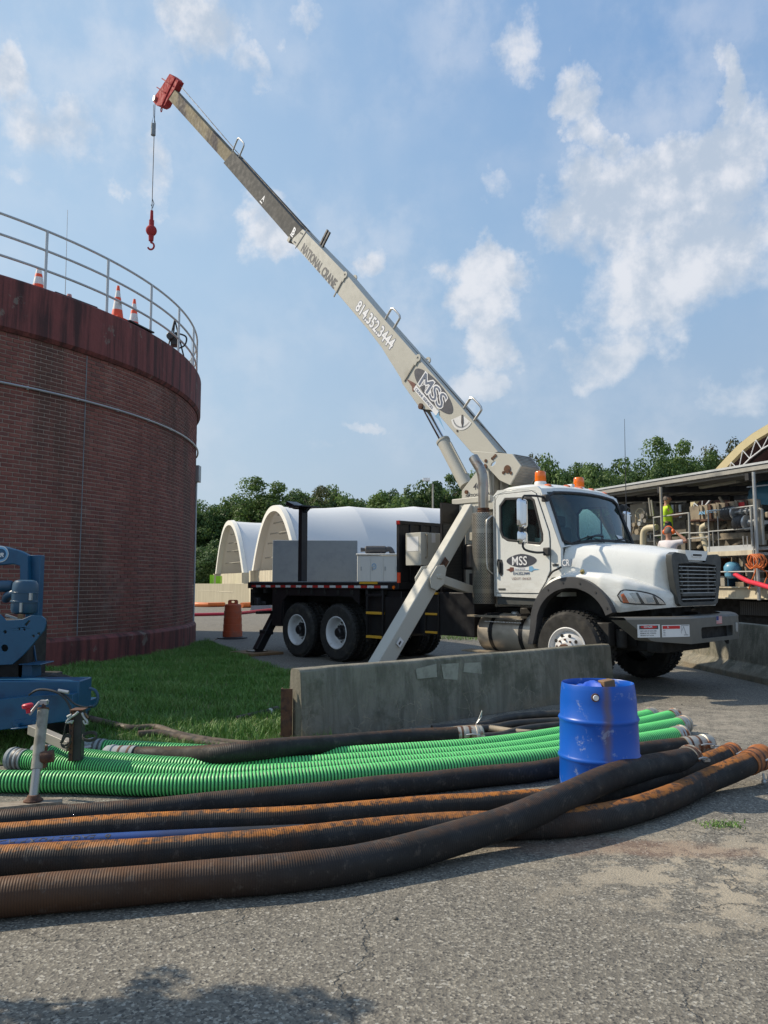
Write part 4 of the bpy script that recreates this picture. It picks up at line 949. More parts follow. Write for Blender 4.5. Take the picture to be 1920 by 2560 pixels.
def dk2(s_, mp, a0, a1, z0, z1):
    w = a1-a0; h = z1-z0; x = Vector(mp(a1, z0, 0))-Vector(mp(a0, z0, 0))
    m_ = MB(); m_.grid([[mp(a0+.01+(w*.62-.01)*i/8, z, .0012) for i in range(9)] for z in (z1-h*.32, z1-.01)]); m_.build('red_header', 'red', s_, smooth=0)
    m_ = MB(); m_.text('\u25b2DANGER' if False else 'DANGER', Vector(mp(a0+w*.17, z1-h*.25, .003)), x, Z_, h*.2, 1.0, .03); m_.build('lettering', 'label', s_, smooth=0)
    m_ = MB()
    for i, tx in enumerate(('ELECTROCUTION HAZARD', 'Keep all parts of the crane', 'well away from power lines', 'STAY CLEAR OF LOAD')): m_ = MB(); m_.text(tx, Vector(mp(a0+.015, z0+h*(.52-.145*i), .003)), x, Z_, h*.11, .9, .015); m_.build('text_line', 'txtdark', s_, smooth=0)
    m_ = MB()
    q = Vector(mp(a0+w*.8, z0+h*.15, .003)); xx = x.normalized(); zz = Vector(Z_)
    for (a, b, c, d) in ((-.02, .0, .05, .0), (.02, .0, -.02, .11), (-.02, .11, -.05, .05), (-.06, .12, .06, .12), (-.055, .02, -.055, .12)): 
        p_, q_ = q+xx*a+zz*b, q+xx*c+zz*d; e = (q_-p_).normalized().cross(Vector((1, 0, 0)))*.003; m_.add([p_-e, p_+e, q_+e, q_-e], [(0, 1, 2, 3)])
    m_.build('crane_pictogram', 'txtdark', s_, smooth=0)
sticker('danger_sticker', .06, .455, .80, .955, dk2)
def flag(s_, mp, a0, a1, z0, z1):
    for i in range(7):
        m_ = MB(); a, b = z0+(z1-z0)*(2*i)/13, z0+(z1-z0)*(2*i+1)/13; m_.add([mp(a0, a, .001), mp(a1, a, .001), mp(a1, b, .001), mp(a0, b, .001)], [(0, 1, 2, 3)]); m_.build('red_stripe', 'red', s_, smooth=0)
    m_ = MB(); zz = z0+(z1-z0)*6/13; m_.add([mp(a0, zz, .002), mp(a0+(a1-a0)*.42, zz, .002), mp(a0+(a1-a0)*.42, z1, .002), mp(a0, z1, .002)], [(0, 1, 2, 3)]); m_.build('blue_canton', 'navy', s_, smooth=0)
sticker('flag_sticker', 1.235, 1.41, .935, 1.04, flag)
# wipers, interior
for a, b in ((.36, 1.02), (1.34, 2.02)):
    m_ = MB(); m_.tube([Vector(wsrow(a+(b-a)*t, .03+.075*sin(t*2.2), .03)) for t in np.linspace(0, 1, 7)], .010, 6); m_.tube([Vector(wsrow(a+.3+(b-a)*.5*t, .12-.14*t, .035)) for t in np.linspace(0, 1, 4)], .007, 6); m_.build('wiper', 'blackmatt', tr)
m_ = MB(); m_.box((-.62, .2, 1.75), (-.27, 2.2, 2.05)); m_.build('dashboard', 'interior', tr, bevel=.04)
m_ = MB(); ctr = Vector((-.70, 1.72, 2.16)); nn = Vector((-.55, 0, .83)); X1 = nn.orthogonal().normalized(); Y1 = nn.cross(X1).normalized()
m_.tube([ctr+X1*(.22*cos(a))+Y1*(.22*sin(a)) for a in np.linspace(0, 2*PI, 25)], .016, 8, caps=False); m_.cyl(ctr, ctr-nn*.3, .03); m_.beam(ctr-Y1*.2, ctr+Y1*.2, .03, .02); m_.build('steering_wheel', 'interior', tr)
for v in (.68, 1.72):
    m_ = MB(); m_.box((-1.28, v-.24, 1.75), (-.85, v+.24, 1.9)); m_.box((-1.36, v-.24, 1.85), (-1.22, v+.24, 2.45)); m_.box((-1.34, v-.13, 2.45), (-1.25, v+.13, 2.64)); m_.build('seat', 'seat', tr, bevel=.04)
m_ = MB(); m_.add([wsrow(1.55, .07, .004), wsrow(1.78, .07, .004), wsrow(1.74, .16, .004), wsrow(1.5, .16, .004)], [(0, 1, 2, 3)]); m_.build('paper_on_dash', 'label', tr, smooth=0)
# roof lights
for v in (.66, 1.74):
    m_ = MB(); m_.lathe([(.095, 0), (.095, .05), (.085, .075), (0, .078)], (-.92, v, 3.03), n=24); b_ = m_.build('beacon', 'label', tr)
    m_ = MB(); m_.lathe([(.085, .06), (.09, .075), (.086, .135), (.088, .14), (.084, .215), (.07, .235), (0, .24)], (-.92, v, 3.03), n=24); m_.build('beacon_dome', 'amber', b_)
for i, v in enumerate((.42, .86, 1.2, 1.54, 1.98)):
    bow = .165*(1-((v-CV)/1.075)**2)*.65*.85; m_ = MB(); m_.sphere((-.66+bow, v, 3.0-.02*(i in (0, 4))), 1, 12, (.075, .055, .035)); m_.build('marker_lamp', 'amber', tr)
m_ = MB(); m_.box((-.66, 1.0, 3.02), (-.56, 1.08, 3.06)); m_.build('roof_antenna_base', 'label', tr, bevel=.01)
# mirrors
def mirror(s):
    f = (lambda v: v) if s > 0 else mir
    m_ = MB(); arm = [(-.43, .11, 2.755), (-.45, -.02, 2.775), (-.52, -.22, 2.775), (-.55, -.30, 2.74), (-.55, -.305, 2.5), (-.55, -.305, 2.1), (-.54, -.29, 1.99), (-.49, -.1, 1.945), (-.45, .1, 1.95)]
    m_.tube([(a, f(b), c) for a, b, c in smoothpath(arm, .04)], .017, 8); mm = m_.build('mirror_bracket', 'blackmatt', tr)
    for b0, b1 in (((-.47, f(.06), 1.90), (-.36, f(.12), 2.02)), ((-.48, f(.06), 2.70), (-.38, f(.13), 2.81)), ((-.60, f(-.35), 2.22), (-.545, f(-.26), 2.30)), ((-.60, f(-.34), 2.47), (-.545, f(-.27), 2.53))):
        m_ = MB(); m_.box(b0, b1); m_.build('mount', 'blackmatt', mm, bevel=.015)
    for nm, z0, z1, w in (('mirror_head', 2.285, 2.735, .205), ('spot_mirror', 2.055, 2.262, .20)):
        rows = []
        for k in range(9):
            t = k/8; d = [0, .02, .045, .06, .066, .07, .0725, .074, .075][k]; ins = [.0, .003, .012, .025, .042, .06, .08, .1, .1][k]*.9
            rows.append([(-.60+d, f(-.27+p[0]), p[1]) for p in rrect(-w/2+ins, z0+ins, w/2-ins, z1-ins, max(.004, .055-ins*.5), 4)])
        for r_ in rows: r_.append(r_[0])
        m2 = MB(); m2.grid(rows); m2.add(rows[-1][:-1], [tuple(range(len(rows[-1])-1))]); m2.build(nm, 'chrome', mm, smooth=60)
        m3 = MB(); m3.plate(rrect(-w/2+.006, z0+.006, w/2-.006, z1-.006, .05, 4), lambda a, b, d: (d, f(-.27+a), b), -.606, -.600); m3.build('mirror_glass', 'blackmatt', mm)
mirror(1); mirror(-1)
m_ = MB(); m_.tube([(-.5, 2.50, 2.2), (-.5, 2.52, 3.4), (-.5, 2.54, 4.32)], .008, 6, rf=lambda i, L: (.009, .006, .003)[i]); m_.build('whip_antenna', 'blackmatt', tr)
# grab handle, exhaust
m_ = MB(); m_.tube(smoothpath([(-1.47, .12, 2.56), (-1.49, .04, 2.50), (-1.505, .02, 2.40), (-1.505, .02, 1.80), (-1.49, .04, 1.70), (-1.47, .12, 1.64)], .04), .014, 8); m_.build('grab_handle', 'alu', tr)
ec = (-1.68, .16)
m_ = MB(); m_.lathe([(.165, 2.62), (.185, 2.61), (.187, 2.58), (.187, 1.18), (.18, 1.17), (.0, 1.17)], (ec[0], ec[1], 0), n=40); m_.build('muffler_shield', 'perforated_shield', tr, smooth=50)
m_ = MB(); pp = smoothpath([(ec[0], ec[1], 2.45), (ec[0], ec[1], 2.9), (ec[0]-.005, ec[1], 3.18), (ec[0]-.05, ec[1], 3.33), (ec[0]-.14, ec[1], 3.46), (ec[0]-.20, ec[1], 3.55)], .04); m_.tube(pp, .082, 20, caps=False); m_.tube(pp, .078, 20, caps=False); m_.build('exhaust_pipe', 'pipe', tr)
m_ = MB(); m_.lathe([(.083, 2.63), (.097, 2.63), (.097, 2.66), (.085, 2.67), (.097, 2.68), (.097, 2.70), (.083, 2.70)], (ec[0], ec[1], 0)); m_.build('pipe_clamp', 'rust', tr)
# fuel tank
m_ = MB(); m_.lathe([(0, -.01), (.26, 0), (.30, .03), (.305, .06), (.305, 1.06), (.30, 1.09), (.26, 1.12), (0, 1.13)], (-1.76, .33, .72), (1, 0, 0), 36); ft = m_.build('fuel_tank', 'tank', tr)
for u in (-1.50, -.92):
    m_ = MB(); m_.lathe([(.309, 0), (.309, .075)], (u, .33, .72), (1, 0, 0), 36); m_.box((u, .0, .98), (u+.075, .3, 1.035)); m_.build('tank_strap', 'black', ft)
m_ = MB(); m_.lathe([(.06, 0), (.06, .03), (.045, .04), (0, .04)], (-1.16, .27, 1.015), n=16); m_.build('filler_cap', 'steel', ft)
m_ = MB(); m_.box((-1.86, -.06, .965), (-.80, .10, .995)); m_.build('tank_step', 'tanmetal', ft, bevel=.004)
m_ = MB(); 
for i in range(24): m_.cyl((-1.55+.03*i, .0165, .90), (-1.55+.03*i, .012, .90), .009, n=8)
m_.build('step_perforations', 'label', ft)
m_ = MB(); m_.box((-1.95, -.10, .42), (-.85, .12, .445)); m_.build('lower_step', 'tanmetal', tr, bevel=.004)
# --- flatbed
dk_ = MB(); dk_.box((-8.36, .0, 1.38), (-3.50, 2.4, 1.515)); deck = dk_.build('flatbed', 'black', tr, bevel=.008)
m_ = MB(); m_.box((-8.33, .04, 1.515), (-3.52, 2.36, 1.528)); m_.build('deck_boards', 'concg', tr)
n = 24
for i in range(n):
    a = -8.2+4.42*i/n; m_ = MB(); m_.box((a, -.004, 1.405), (a+4.42/n, .0, 1.45)); m_.build('reflective_tape', 'redtape' if i % 2 == 0 else 'whitetape', deck, smooth=0)
m_ = MB(); m_.box((-4.55, -.006, 1.478), (-4.05, .02, 1.522)); m_.build('yellow_edge', 'yellow', deck)
m_ = MB(); m_.cyl((-3.62, -.012, 1.42), (-3.62, .0, 1.42), .03, n=16); m_.cyl((-3.27, .188, 1.43), (-3.27, .2, 1.43), .03, n=16); m_.build('side_marker', 'amber', deck)
m_ = MB(); m_.box((-3.53, -.006, 1.50), (-3.47, .02, 1.68)); m_.build('marker_strip', 'conorange', deck)
m_ = MB()
for u in np.arange(-8.2, -3.6, .42): m_.box((u, .03, 1.28), (u+.07, 2.37, 1.38))
m_.box((-8.2, .70, 1.10), (-3.5, .80, 1.38)); m_.box((-8.2, 1.60, 1.10), (-3.5, 1.70, 1.38)); m_.box((-8.32, .05, 1.0), (-8.22, 2.35, 1.36)); m_.build('deck_crossmembers', 'soot', tr)
m_ = MB(); m_.plate([(-7.45, .60), (-7.1, .60), (-7.1, 1.1), (-6.9, 1.24), (-4.85, 1.24), (-4.6, 1.1), (-4.6, 1.38), (-7.45, 1.38)], SP, .04, .06); m_.box((-7.47, .06, .60), (-7.05, .6, 1.36)); m_.build('mud_guard', 'black', tr)
m_ = MB(); m_.box((-4.38, .02, 1.25), (-3.95, .08, 1.3)); m_.box((-4.40, .02, .42), (-4.36, .06, 1.38)); m_.box((-3.97, .02, .42), (-3.93, .06, 1.38)); m_.box((-4.5, .12, .55), (-3.55, .7, 1.36)); m_.box((-3.9, .05, .62), (-3.2, .7, 1.24)); ld = m_.build('side_boxes', 'black', tr, bevel=.006)
for u0, u1, z in ((-4.37, -3.95, .93), (-4.37, -3.95, .50)): 
    m_ = MB(); m_.box((u0, .0, z), (u1, .09, z+.045)); m_.build('yellow_step', 'yellow', tr, bevel=.004)
for u0, u1, z in ((-3.03, -2.75, 1.30), (-3.03, -2.75, .95), (-3.03, -2.75, .64)):
    m_ = MB(); m_.box((u0, .18, z), (u1, .27, z+.036)); m_.build('yellow_step', 'yellow', tr, bevel=.004)
m_ = MB(); m_.box((-3.3, .22, .62), (-1.95, .8, 1.335)); m_.box((-3.06, .19, .58), (-3.03, .24, 1.3)); m_.box((-2.75, .19, .58), (-2.72, .24, 1.3)); m_.build('tool_box', 'black', tr, bevel=.006)
m_ = MB(); m_.box((-8.0, -.07, 1.01), (-7.86, .03, 1.18)); m_.box((-8.05, .02, 1.03), (-7.7, .06, 1.1)); m_.build('side_lamp', 'blackmatt', tr, bevel=.02)
# headboard
m_ = MB(); m_.box((-3.55, .0, 1.515), (-3.49, .07, 2.60)); m_.box((-3.55, 2.33, 1.515), (-3.49, 2.4, 2.60)); m_.box((-3.55, .07, 2.54), (-3.49, 2.33, 2.60)); m_.box((-3.545, .07, 1.515), (-3.51, 2.33, 2.54))
for v in np.arange(.28, 2.3, .27): m_.box((-3.51, v, 1.52), (-3.485, v+.10, 2.54))
hb_ = m_.build('headboard', 'black', tr, bevel=.005)
m_ = MB(); m_.box((-3.553, -.004, 2.53), (-3.48, .02, 2.60)); m_.build('marker', 'redtape', hb_)
# boom rest post on the bed
m_ = MB(); m_.box((-8.02, 1.12, 1.52), (-7.88, 1.28, 3.22)); m_.box((-8.18, .95, 3.22), (-7.66, 1.45, 3.25)); m_.beam((-8.1, 1.2, 3.24), (-8.42, 1.2, 3.36), .3, .10); m_.beam((-7.92, 1.2, 3.1), (-7.72, 1.2, 3.22), .1, .04); m_.build('boom_rest', 'black', tr, bevel=.006)
# guard screen behind the cab
m_ = MB(); m_.box((-2.64, .16, 1.34), (-2.60, .20, 2.86)); m_.box((-2.64, .68, 1.34), (-2.60, .72, 2.86)); m_.box((-2.64, .2, 2.52), (-2.61, .68, 2.86)); m_.box((-2.64, .16, 1.34), (-2.6, .72, 1.40)); m_.box((-2.64, .9, 1.34), (-2.6, 2.1, 2.4)); gs = m_.build('guard_frame', 'black', tr)
m_ = MB(); m_.box((-2.63, .2, 1.4), (-2.62, .68, 2.52)); m_.build('guard_mesh', 'perforated_black_mesh', gs)
m_ = MB(); m_.box((-3.38, .06, 1.80), (-3.0, .66, 2.37)); cb = m_.build('control_cabinet', 'cream', tr, bevel=.008)
m_ = MB(); m_.add([(-3.34, .057, 2.05), (-3.06, .057, 2.05), (-3.06, .057, 2.30), (-3.34, .057, 2.30)], [(0, 1, 2, 3)]); m_.build('side_label', 'label', cb, smooth=0); m_ = MB(); m_.add([(-2.997, .32, 2.2), (-2.997, .42, 2.2), (-2.997, .42, 2.36), (-2.997, .32, 2.36)], [(0, 1, 2, 3)]); m_.build('cabinet_label', 'label', cb, smooth=0)
for v in (.16, .62):
    m_ = MB(); m_.tube(smoothpath([(-2.99, v, 2.34), (-2.95, v, 2.32), (-2.95, v, 1.95), (-2.99, v, 1.93)], .05), .012, 8); m_.build('cabinet_handle', 'yellow' if v > .5 else 'tanmetal', cb)
m_ = MB(); m_.lathe([(.0, 0), (.22, .0), (.25, .03), (.25, .4), (.22, .43), (0, .43)], (-2.2, .62, 1.72), (0, 0, 1), 28); m_.box((-2.3, .5, 1.36), (-2.0, .9, 1.66)); m_.build('air_cleaner', 'black', tr, bevel=.01)
m_ = MB(); m_.box((-2.15, .5, 1.36), (-1.9, .7, 1.62)); m_.box((-2.25, .40, 2.2), (-2.1, .6, 2.34)); m_.build('battery_box', 'cream', tr, bevel=.01)
# --- crane: base, turret
m_ = MB(); m_.box((-2.75, .62, 2.72), (-1.75, 1.78, 2.86)); m_.box((-2.6, .75, 1.1), (-1.85, 1.65, 2.72)); m_.box((-2.77, .6, 2.86), (-1.9, 1.8, 2.96)); cbz = m_.build('crane_base', 'cream', tr, bevel=.012)
q_ = lambda pts, v: [Tn(x, y, v) for x, y in pts]
zE = lambda x, y: (980+x*.2532, 850+y*.2532)
ped = q_([zE(700, 1580), zE(700, 1490), zE(840, 1310), zE(900, 1230), zE(960, 1250), zE(985, 1575)], .98)
for v in (.95, 1.38):
    m_ = MB(); m_.plate(ped, SP, v, v+.05); pd = m_.build('turret_plate', 'cream', tr, bevel=.006)
    if v < 1:
        (ua, za) = Tn(*zE(800, 1480), .95); m_ = MB(); m_.text('400B', (ua, .9475, za), X_, Z_, .17, 1.0, .01, shear=.15); m_.build('model_number', 'txtdark', pd, smooth=0)
        (ua, za) = Tn(*zE(728, 1555), .95); m_ = MB(); m_.text('NATIONAL CRANE', (ua, .9475, za), X_, Z_, .072, 1.05, .025); m_.build('maker_lettering', 'txtdark', pd, smooth=0)
        (ua, za) = Tn(*zE(740, 1502), .95); m_ = MB(); m_.cyl((ua, .92, za), (ua, .95, za), .035); m_.build('pivot_pin', 'rust', pd)
m_ = MB(); uu = Tn(*zE(975, 1500), .98)[0]; m_.box((uu-.02, 1.0, 2.95), (uu+.06, 1.38, 3.5)); m_.box((uu+.09, 1.12, 2.95), (uu+.14, 1.30, 3.6)); m_.build('turret_rear', 'grime', tr)
# boom
zD = lambda x, y: (700+x*.2411, 550+y*.2411)
zF = lambda x, y: (350+x*.3014, 150+y*.3014)
main = q_([zD(235, 95), zD(690, 565), zD(1090, 1040), zE(270, 190), zE(690, 670), zE(1050, 1105), zE(960, 1130), zE(850, 1150), zE(780, 1108), zE(650, 960), zE(450, 730), zE(390, 692), zE(300, 680), zE(250, 640), zE(100, 430), zD(1250, 1640), zD(1050, 1320), zD(905, 1130), zD(600, 770), zD(110, 215)], 1.07)
m_ = MB(); m_.plate(main, SP, 1.07, 1.33); bm = m_.build('boom_base_section', 'cream', tr, smooth=20, bevel=.012)
Bd = (Vector(main[4])-Vector(main[0])).normalized(); BX = Vector((Bd.x, 0, Bd.y)); BY = Vector((-Bd.y, 0, Bd.x))       # down the boom, across it
s1 = q_([zF(775, 768), zF(830, 800), zF(1340, 1405), zF(1275, 1497), zF(1250, 1500), zF(695, 855), zF(755, 790)], 1.04)
ext = lambda P, i, j, d: None
top = Tn(*zF(775, 768), 1.04); 
def secplate(ptop, pbot, plow_top, plow_bot, v0, v1, mt, name, over=.6):
    a, b, c, d = [Vector(Tn(*p, v0)) for p in (ptop, pbot, plow_bot, plow_top)]
    e = (d-a).normalized(); e2 = (c-b).normalized(); poly = [tuple(a), tuple(b), tuple(c+e2*over), tuple(d+e*over)]
    m_ = MB(); m_.plate(poly, SP, v0, v1); return m_.build(name, mt, tr, smooth=0, bevel=.02), poly
o1, _ = secplate(zF(770, 765), zF(697, 852), zF(1347, 1400), zF(1262, 1497), 1.09, 1.31, 'boomgrey', 'boom_middle_section')
o2, _ = secplate(zF(255, 215), zF(208, 290), zF(772, 778), zF(708, 843), 1.12, 1.28, 'boomtan', 'boom_tip_section')
# collars, wear pads, lugs, handles
def bpos(px, py, v=1.07): a = Tn(px, py, v); return Vector((a[0], v, a[1]))
m_ = MB(); a, b = bpos(*zD(285, 100)), bpos(*zD(160, 295)); m_.beam(a+Vector((0, -.004, 0)), b+Vector((0, -.004, 0)), .012, .02); m_.build('collar_seam', 'txtdark', bm)
m_ = MB()
for q in ((215, 133), (230, 143), (148, 225), (160, 233)): p = bpos(*zD(*q)); m_.cyl(p+Vector((0, -.01, 0)), p, .018, n=8)
p = bpos(*zE(645, 897)); m_.cyl(p+Vector((0, -.01, 0)), p, .02, n=8); m_.build('bolts', 'txtdark', bm)
m_ = MB(); p = bpos(*zD(100, 205)); m_.obox(p+Vector((0, .12, 0)), .12, .3, .12, BX); m_.build('wear_pad_block', 'grime', bm, bevel=.01)
def lug(px, py, L=.5):
    p = bpos(px, py); m_ = MB()
    for v in (1.06, 1.335):
        q = Vector((p.x, v, p.z)); P = arc(0, 0, .075, -60, 240, 10)
        m_.plate([(q.x+BX.x*a+BY.x*b, q.z+BX.z*a+BY.z*b) for a, b in P+[(-.05, -L*.3), (.05, -L*.3)]], SP, v-.012, v+.012, [[(q.x+BX.x*a+BY.x*b, q.z+BX.z*a+BY.z*b) for a, b in arc(0, 0, .028, 0, 330, 8)]])
    m_.build('jib_lug', 'cream', bm)
    m_ = MB(); m_.obox(p+BY*(-.28)+Vector((0, -.008, 0)), .03, .02, .55, BX, BY); m_.build('weld_rib', 'grime', bm)
lug(*zD(680, 570)); lug(*zD(1436, 1432))
def hoop(px, py, w=.42, h=.34, m='alu', v=1.0):
    p = bpos(px, py, v); P = [p-BY*.05, p+BY*h*.9, p+BY*h+BX*.05, p+BY*h+BX*(w-.05), p+BY*h*.9+BX*w, p-BY*.05+BX*w]
    m_ = MB(); m_.tube(smoothpath(P, .05), .022, 8); m_.build('rope_guide', m, tr)
hoop(*zD(1085, 1045), .36, .32, 'alu', 1.12); hoop(*zE(700, 690), .36, .30, 'alu', 1.12); hoop(*zF(765, 765), .46, .42, 'alu', 1.15)
m_ = MB(); p = bpos(*zD(385, 240)); m_.obox(p+BY*.18+Vector((0, .1, 0)), .05, .04, .38, BX, BY); m_.obox(p+BY*.18+BX*.11+Vector((0, .1, 0)), .05, .04, .38, BX, BY); m_.build('rope_roller', 'blackmatt', tr)
# lettering on the boom
def btext(name, txt, px, py, size, mt, v=1.066, sx=1.0, bold=0.0, shear=0.0, par=bm, out=None):
    p = bpos(px, py, v)
    if out: m_ = MB(); m_.text(txt, p+Vector((0, .002, 0)), BX, BY, size, sx, out[1], shear=shear); m_.build(name+'_outline', out[0], par, smooth=0)
    m_ = MB(); m_.text(txt, p, BX, BY, size, sx, bold, shear=shear); return m_.build(name, mt, par, smooth=0)
pa = bpos(*zD(213, 312)); pb = bpos(*zD(565, 690)); 
def fit(txt, a, b, size):
    m_ = MB(); m_.text(txt, (0, 0, 0), (1, 0, 0), (0, 1, 0), size); w_ = max(q[0] for q in m_.v); return (b-a).length/w_
btext('maker_name', 'NATIONAL CRANE', *zD(211, 314), .29, 'txtdark', bold=.03, sx=fit('NATIONAL CRANE', pa, pb, .29))
pa = bpos(*zD(782, 915)); pb = bpos(*zD(1150, 1335)); btext('phone_number', '814.352.3444', *zD(776, 922), .33, 'txtwhite', bold=.022, sx=fit('814.352.3444', pa, pb, .33), out=('txtblue', .062))
btext('section_mark', 'A', *zF(1008, 1158), .19, 'txtwhite', v=1.086, bold=.02, par=o1); btext('section_mark', 'B', *zF(1252, 1437), .25, 'txtwhite', v=1.086, bold=.03, par=o1)
for px, py in ((998, 1163), (1250, 1440)):
    m_ = MB(); p = bpos(*zF(px, py), 1.086); m_.obox(p+BX*.07-BY*.02, .15, .004, .028, BX, BY); m_.build('mark_underline', 'txtwhite', o1, smooth=0)
# logo on the boom
pc = bpos(*zE(405, 500), 1.064); half = (bpos(*zE(580, 700))-bpos(*zE(230, 300))).length/2
m_ = MB(); LX = (bpos(*zE(580, 700))-bpos(*zE(230, 300))).normalized(); LY = Vector((-LX.z, 0, LX.x))
m_.add([pc+LX*(half*1.05*cos(t))+LY*(.19*sin(t)) for t in np.linspace(0, 2*PI, 41)[:-1]], [tuple(range(40))]); l1 = m_.build('boom_logo', 'logogrey', bm, smooth=0)
off = Vector((0, -.003, 0)); sxx = fit('MSS', Vector((0, 0, 0)), LX*half*1.3, .40)
m_ = MB(); m_.text('MSS', pc-LX*half*.68-LY*.14+off, LX, LY, .40, sxx, .055); m_.build('logo_outline', 'txtwhite', l1, smooth=0)
m_ = MB(); m_.text('MSS', pc-LX*half*.68-LY*.14+off*2, LX, LY, .40, sxx, .0); m_.build('logo_letters', 'txtblue', l1, smooth=0)
m_ = MB(); m_.obox(pc-LY*.24+off*2-LX*.02, half*1.3, .002, .10, LX, LY); m_.build('logo_banner', 'txtwhite', l1, smooth=0)
m_ = MB(); m_.text('CRANE SERVICES', pc-LY*.27+off*3.2-LX*half*.62, LX, LY, .075, 1.15, .02); m_.build('banner_lettering', 'txtblue', l1, smooth=0)
def flash(o, pts, mt): m_ = MB(); m_.add([pc+LX*a+LY*b+off*1.5 for a, b in pts], [tuple(range(len(pts)))]); m_.build(o, mt, l1, smooth=0)
flash('logo_brown_flash', [(-half*1.15, -.26), (-half*.75, -.18), (-half*.6, -.26), (-half*.66, -.34), (-half*.8, -.28)], 'logored')
flash('logo_blue_flash', [(half*.55, -.16), (half*.7, -.24), (half*1.25, -.36), (half*.75, -.30), (half*.58, -.32)], 'logoblue')
# angle dial
pc = bpos(*zE(695, 738), 1.064); m_ = MB(); A_ = [math.atan2((bpos(*zE(x, y))-pc).z, (bpos(*zE(x, y))-pc).x) for x, y in ((562, 800), (805, 835))]; rr = (bpos(*zE(690, 890))-pc).length
P = [pc]+[pc+Vector((cos(A_[0]+(A_[1]-A_[0])*i/14)*rr, 0, sin(A_[0]+(A_[1]-A_[0])*i/14)*rr)) for i in range(15)]; m_.add(P, [tuple(range(16))]); dl = m_.build('angle_dial', 'label', bm, smooth=0)
m_ = MB()
for i in range(1, 24):
    a = A_[0]+(A_[1]-A_[0])*i/24; e = Vector((cos(a), 0, sin(a))); f = Vector((-sin(a), 0, cos(a)))*.004; r0, r1 = rr*.76, rr*.86; m_.add([pc+off+e*r0-f, pc+off+e*r0+f, pc+off+e*r1+f, pc+off+e*r1-f], [(0, 1, 2, 3)])
m_.add([pc+off*2+Vector((-.02, 0, 0)), pc+off*2+Vector((-.03, 0, -rr*.5)), pc+off*2+Vector((0, 0, -rr*.85)), pc+off*2+Vector((.03, 0, -rr*.5)), pc+off*2+Vector((.02, 0, 0))], [(0, 1, 2, 3, 4)]); m_.build('dial_pointer', 'txtdark', dl, smooth=0)
# winch housing at the boom foot
wh_ = q_([zE(780, 1095), zE(1185, 1125), zE(1275, 1240), zE(1165, 1435), zE(1060, 1385), zE(910, 1225), zE(850, 1150)], .93)
for v in (.93, 1.45):
    hole = [Tn(*zE(x, y), .93) for x, y in ((975, 1240), (985, 1215), (1010, 1195), (1025, 1200), (1015, 1225), (990, 1248))]
    m_ = MB(); m_.plate(wh_, SP, v, v+.03, [hole]); wp = m_.build('winch_side_plate', 'cream', tr, bevel=.008)
    m_ = MB()
    for q, r_ in (((992, 1170), .025), ((1008, 1155), .025), ((1023, 1140), .025), ((1140, 1275), .07), ((1102, 1310), .028), ((1175, 1312), .028), ((928, 1193), .03), ((921, 1247), .04)):
        p = bpos(*zE(*q), .93); m_.cyl(p+Vector((0, -.012, 0)), p, r_, n=12)
    if v < 1: m_.build('winch_bolts', 'rust', wp)
m_ = MB(); P = wh_[1:4]
for i in range(2):
    a, b = P[i], P[i+1]; m_.add([(a[0], .96, a[1]), (b[0], .96, b[1]), (b[0], 1.45, b[1]), (a[0], 1.45, a[1])], [(0, 1, 2, 3)])
    k = 7
    for j in range(k): 
        t = (j+.3)/k; c = Vector((a[0]+(b[0]-a[0])*t+.006, 1.2, a[1]+(b[1]-a[1])*t)); m_.obox(c, .02, .46, .01, Vector((b[0]-a[0], 0, b[1]-a[1])), Vector((0, 1, 0)).cross(Vector((b[0]-a[0], 0, b[1]-a[1]))).normalized())
m_.build('winch_cover', 'grime', tr, smooth=0)
p = bpos(*zE(1120, 1240), 1.0); m_ = MB(); m_.cyl((p.x, .97, p.z), (p.x, 1.44, p.z), .15, n=24); m_.build('winch_drum', 'wire', tr)
# lift cylinder
a, b, c = [Vector((*[Tn(*zE(x, y), 1.2)[0]], 1.2, Tn(*zE(x, y), 1.2)[1])) for x, y in ((735, 1440), (510, 1008), (330, 680))]
m_ = MB(); m_.cyl(a, b, .125, n=24); m_.cyl(b, b+(c-b).normalized()*.04, .135, n=24); m_.cyl(b+(a-b)*.1+Vector((.14, -.02, .05)), a+(b-a)*.2+Vector((.14, -.02, .05)), .018, n=8); lc = m_.build('lift_cylinder', 'cream', tr)
m_ = MB(); m_.cyl(b, c, .058, n=20); m_.build('cylinder_rod', 'chrome', tr)
p = bpos(*zE(285, 655), 1.06); m_ = MB(); m_.cyl(p+Vector((0, -.02, 0)), p+Vector((0, .32, 0)), .06, n=16); m_.build('cylinder_pin', 'rust', tr)
# sheave head
hd = q_([zF(250, 115), zF(318, 170), zF(288, 235), zF(232, 320), zF(205, 375), zF(175, 392), zF(140, 378), zF(108, 345), zF(120, 305), zF(165, 250)], 1.10)
sh = q_([zF(245, 113), zF(290, 145), zF(235, 255), zF(205, 320), zF(180, 378), zF(140, 380), zF(106, 345), zF(120, 300), zF(175, 225)], 1.07)
m_ = MB(); m_.plate(sh, SP, 1.07, 1.10); m_.plate(hd, SP, 1.10, 1.30); m_.plate(sh, SP, 1.30, 1.33); hdm = m_.build('sheave_head', 'redcrane', tr, bevel=.01)
for q0, q1 in (((185, 155), (260, 205)), ((143, 228), (210, 272))):
    m_ = MB(); m_.beam(bpos(*zF(*q0), 1.0), bpos(*zF(*q1), 1.06), .05, .03); m_.build('side_bracket', 'redcrane', hdm)
m_ = MB(); p = bpos(*zF(128, 322), 1.07); m_.cyl(p+Vector((0, -.06, 0)), p+Vector((0, .3, 0)), .085, n=20); m_.build('sheave_pin', 'alu', hdm)
